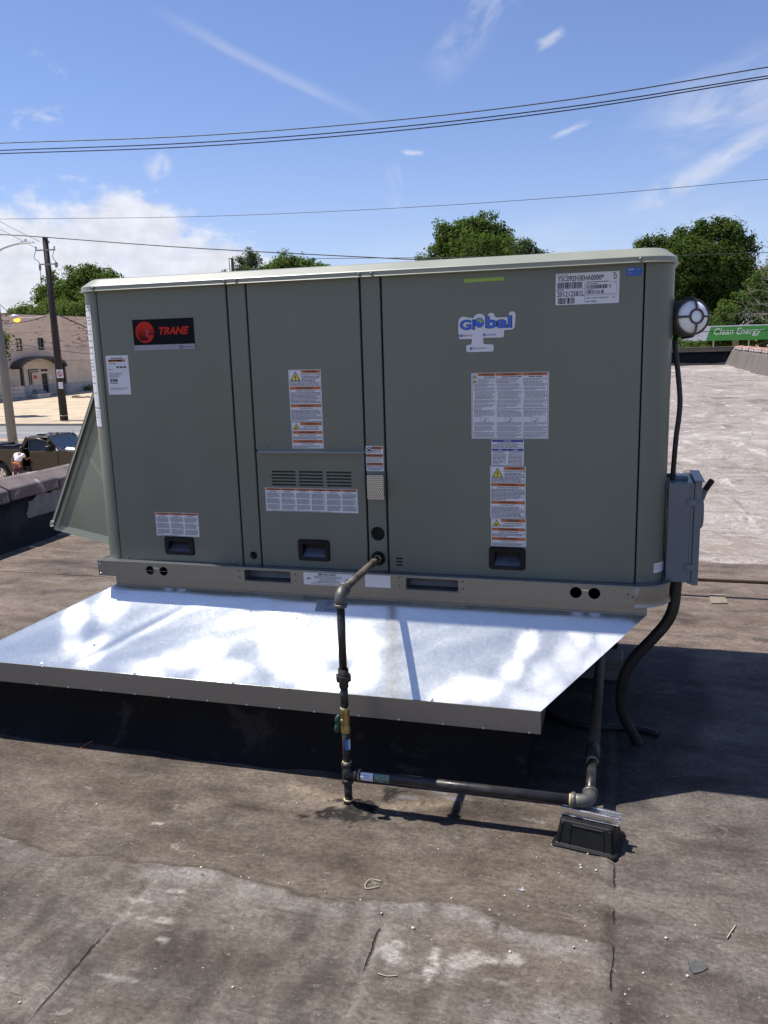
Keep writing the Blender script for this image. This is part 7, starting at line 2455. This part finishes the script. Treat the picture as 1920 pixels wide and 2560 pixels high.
# side door standing ajar, with its window
dr = MB()
dr.hexa([(TX + 1.62, TY - .12, tz(.50)), (TX + 2.88, TY - .02, tz(.50)), (TX + 2.88, TY + .0, tz(.50)), (TX + 1.62, TY - .06, tz(.50)), (TX + 1.62, TY - .12, tz(1.36)), (TX + 2.88, TY - .03, tz(1.38)), (TX + 2.88, TY + .0, tz(1.38)), (TX + 1.62, TY - .06, tz(1.36))])
dr.bar((TX + 1.62, TY - .09, tz(1.35)), (TX + 1.55, TY + .03, tz(1.84)), 0.05, 0.06, up=(1, 0, 0))
dr.tube(smooth_path([(TX + 1.55, TY + .03, tz(1.83)), (TX + 1.95, TY + .06, tz(1.85)), (TX + 2.30, TY + .06, tz(1.74)), (TX + 2.62, TY + .0, tz(1.50)), (TX + 2.70, TY - .03, tz(1.38))], 5), 0.03, 6)
dd_ = dr.build('door', MT['carpaint'], tr, bevel=0.015)
m = MB()
m.add([(TX + 1.63, TY - .085, tz(1.37)), (TX + 2.69, TY - .02, tz(1.385)), (TX + 2.60, TY + .0, tz(1.50)), (TX + 2.30, TY + .055, tz(1.72)), (TX + 1.95, TY + .055, tz(1.83)), (TX + 1.57, TY + .03, tz(1.81))], [(0, 1, 2, 3, 4, 5)])
m.build('window', MT['glassdark'], dd_, normals=False)
m = MB()
m.box(TX + 1.80, TX + 2.02, TY - .135, TY - .09, tz(1.13), tz(1.165))
m.build('door_handle', MT['carpaint'], dd_)
m = MB()
m.box(TX + 2.62, TX + 2.86, TY - .035, TY - .012, tz(.60), tz(.64))
m.build('badge', MT['chrome'], dd_)
MB().hexa([(TX + 2.52, TY - .28, tz(1.37)), (TX + 2.70, TY - .26, tz(1.37)), (TX + 2.72, TY - .05, tz(1.37)), (TX + 2.58, TY - .05, tz(1.37)), (TX + 2.52, TY - .28, tz(1.60)), (TX + 2.68, TY - .26, tz(1.60)), (TX + 2.70, TY - .05, tz(1.55)), (TX + 2.58, TY - .05, tz(1.55))]).build('mirror', MT['plastic'], dd_, bevel=0.02)
m = MB()
m.tube([(TX + 2.0, TY + .93, tz(1.95)), (TX + 1.85, TY + .93, tz(2.02))], 0.02, 6)
m.box(TX + 1.55, TX + 1.85, TY + .55, TY + .75, tz(1.955), tz(1.985))
m.lathe([(0.05, 0), (0.02, .08), (0.0, .09)], (TX + 2.25, TY + .93, tz(1.945)), (0, 0, 1), 6)
m.build('aerial', MT['plastic'], tr)
m = MB()
m.box(TX - 1.08, TX + .95, TY + .09, TY + .20, tz(1.42), tz(1.46))
m.box(TX - .2, TX + .55, TY + .3, TY + .8, tz(.75), tz(1.52))
m.box(TX - .95, TX - .3, TY + .6, TY + 1.4, tz(.75), tz(1.56))
m.build('bed_load', MT['plastic'], tr)
wl = None
for (cx, cy) in ((0, .02), (3.65, .02), (0, 1.66), (3.65, 1.66)):
    wc = Vector((TX + cx, TY + cy, tz(.39)))
    if wl is None:
        w_ = MB().lathe([(0.25, 0.0), (0.36, -0.005), (0.39, 0.03), (0.39, 0.22), (0.36, 0.25), (0.25, 0.25)], (0, 0, 0), (0, 1, 0), 28, cap=False).build('wheel', MT['tyre'], None)
        rm = MB()
        rm.lathe([(0.255, 0.012), (0.235, 0.005), (0.225, 0.05), (0.06, 0.03), (0.05, 0.01), (0.0, 0.008)], (0, 0, 0), (0, 1, 0), 24, cap=False)
        for a in range(0, 360, 60):
            rm.bar((0.05 * math.cos(R(a)), 0.018, 0.05 * math.sin(R(a))), (0.235 * math.cos(R(a)), 0.012, 0.235 * math.sin(R(a))), 0.055, 0.03, up=(0, 1, 0))
        rm_o = rm.build('rim', MT['rim'], None, normals=False)
        rm_o.parent = w_
        wl = w_
        o = w_
    else:
        o = copy_tree(wl)
    o.parent = tr
    o.location = wc - Vector((TX, TY + .95, GZ))
MB().box(TX + 4.60, TX + 4.70, TY + .05, TY + 1.88, tz(.45), tz(.72)).build('bumper', MT['chrome'], tr, bevel=0.02)
m = MB()
m.box(TX + 4.50, TX + 4.63, TY + .02, TY + .45, tz(.88), tz(1.12))
m.build('headlight', MT['lens'], tr)
m = MB()
m.box(TX + 4.50, TX + 4.63, TY + 1.48, TY + 1.91, tz(.88), tz(1.12))
m.build('headlight', MT['lens'], tr)
MB().box(TX + 4.585, TX + 4.64, TY + .47, TY + 1.46, tz(.78), tz(1.16)).build('grille', MT['plastic'], tr)


def skin_body(name, joints, edges, radii, mat, parent, loc, sub=2):
    me = bpy.data.meshes.new(name)
    me.from_pydata([Vector(j) for j in joints], edges, [])
    o = bpy.data.objects.new(name, me)
    COL.objects.link(o)
    sk = o.modifiers.new('skin', 'SKIN')
    sk.use_smooth_shade = True
    for i, r_ in enumerate(radii):
        me.skin_vertices[0].data[i].radius = (r_, r_) if not isinstance(r_, tuple) else r_
    me.skin_vertices[0].data[0].use_root = True
    ss = o.modifiers.new('sub', 'SUBSURF')
    ss.levels = ss.render_levels = sub
    me.materials.append(mat)
    o.parent = parent
    o.location = loc
    return o


pe = thing('person', 'person in white shirt and patterned trousers leaning into the open pickup door', 'person', (-21.40, 25.02, GZ))
J = [(0, 0.05, .88), (0, .10, 1.08), (.02, .20, 1.27), (.03, .29, 1.37), (.04, .37, 1.46), (.05, .41, 1.58),          # pelvis, waist, chest, neck base, neck, head
     (-.10, .05, .84), (-.12, -.02, .48), (-.13, .04, .08), (-.13, -.10, .04),                                    # left leg
     (.10, .05, .84), (.12, .02, .48), (.13, .10, .08), (.13, -.04, .04),                                        # right leg
     (-.19, .23, 1.30), (-.31, .10, 1.10), (-.22, .02, .92), (-.20, -.01, .85),                                  # left arm
     (.21, .24, 1.30), (.27, .36, 1.07), (.24, .56, 1.12), (.24, .64, 1.14)]
E_ = [(0, 1), (1, 2), (2, 3), (3, 4), (4, 5), (0, 6), (6, 7), (7, 8), (8, 9), (0, 10), (10, 11), (11, 12), (12, 13), (2, 14), (14, 15), (15, 16), (16, 17), (2, 18), (18, 19), (19, 20), (20, 21)]
RD = [(.15, .12), (.13, .10), (.16, .11), (.08, .07), .05, .095, .085, .058, .042, .035, .085, .058, .042, .035, .055, .042, .032, .03, .055, .042, .032, .03]
for hand, sgn in ((17, -1), (21, 1)):
    hx, hy, hz = J[hand]
    for k in range(4):
        b_ = len(J)
        if sgn < 0:
            J += [(hx - .03 + .02 * k, hy - .005, hz - .05), (hx - .03 + .02 * k, hy + .015, hz - .088 + .006 * abs(k - 1.5))]
        else:
            J += [(hx - .03 + .02 * k, hy + .05, hz - .005), (hx - .03 + .02 * k, hy + .088, hz - .025)]
        E_ += [(hand, b_), (b_, b_ + 1)]
        RD += [.010, .008]
    b_ = len(J)
    J += [(hx + .04, hy + .02, hz - .015)]
    E_ += [(hand, b_)]
    RD += [.010]
skin_body('body', J, E_, RD, MT['skin'], pe, (0, 0, 0))
skin_body('shirt', [(0, .08, .99), (0, .12, 1.12), (.02, .20, 1.27), (.03, .27, 1.345), (-.19, .23, 1.30), (-.25, .17, 1.20), (.21, .24, 1.30), (.25, .30, 1.19)], [(0, 1), (1, 2), (2, 3), (2, 4), (4, 5), (2, 6), (6, 7)],
          [(.185, .15), (.17, .135), (.19, .14), (.10, .09), .085, .072, .085, .072], MT['shirt'], pe, (0, 0, 0))
skin_body('trousers', [(0, .05, .93), (0, .05, .86), (-.10, .05, .80), (-.12, -.02, .48), (-.13, .03, .20), (.10, .05, .80), (.12, .02, .48), (.13, .08, .20)], [(0, 1), (1, 2), (2, 3), (3, 4), (1, 5), (5, 6), (6, 7)],
          [(.185, .15), (.17, .145), .115, .095, .085, .115, .095, .085], MT['shorts'], pe, (0, 0, 0))
skin_body('sash', [(-.15, -.02, .99), (.02, -.10, 1.0), (.17, -.03, .96), (.19, -.06, .78)], [(0, 1), (1, 2), (2, 3)], [.035, .035, .05, .06], MT['sash'], pe, (0, 0, 0), 1)
pe.scale = (0.92, 0.92, 0.95)
skin_body('hair', [(.05, .38, 1.63), (.05, .33, 1.56), (.05, .30, 1.46), (.05, .29, 1.38)], [(0, 1), (1, 2), (2, 3)], [.10, .10, .075, .05], MT['hair'], pe, (0, 0, 0), 1)
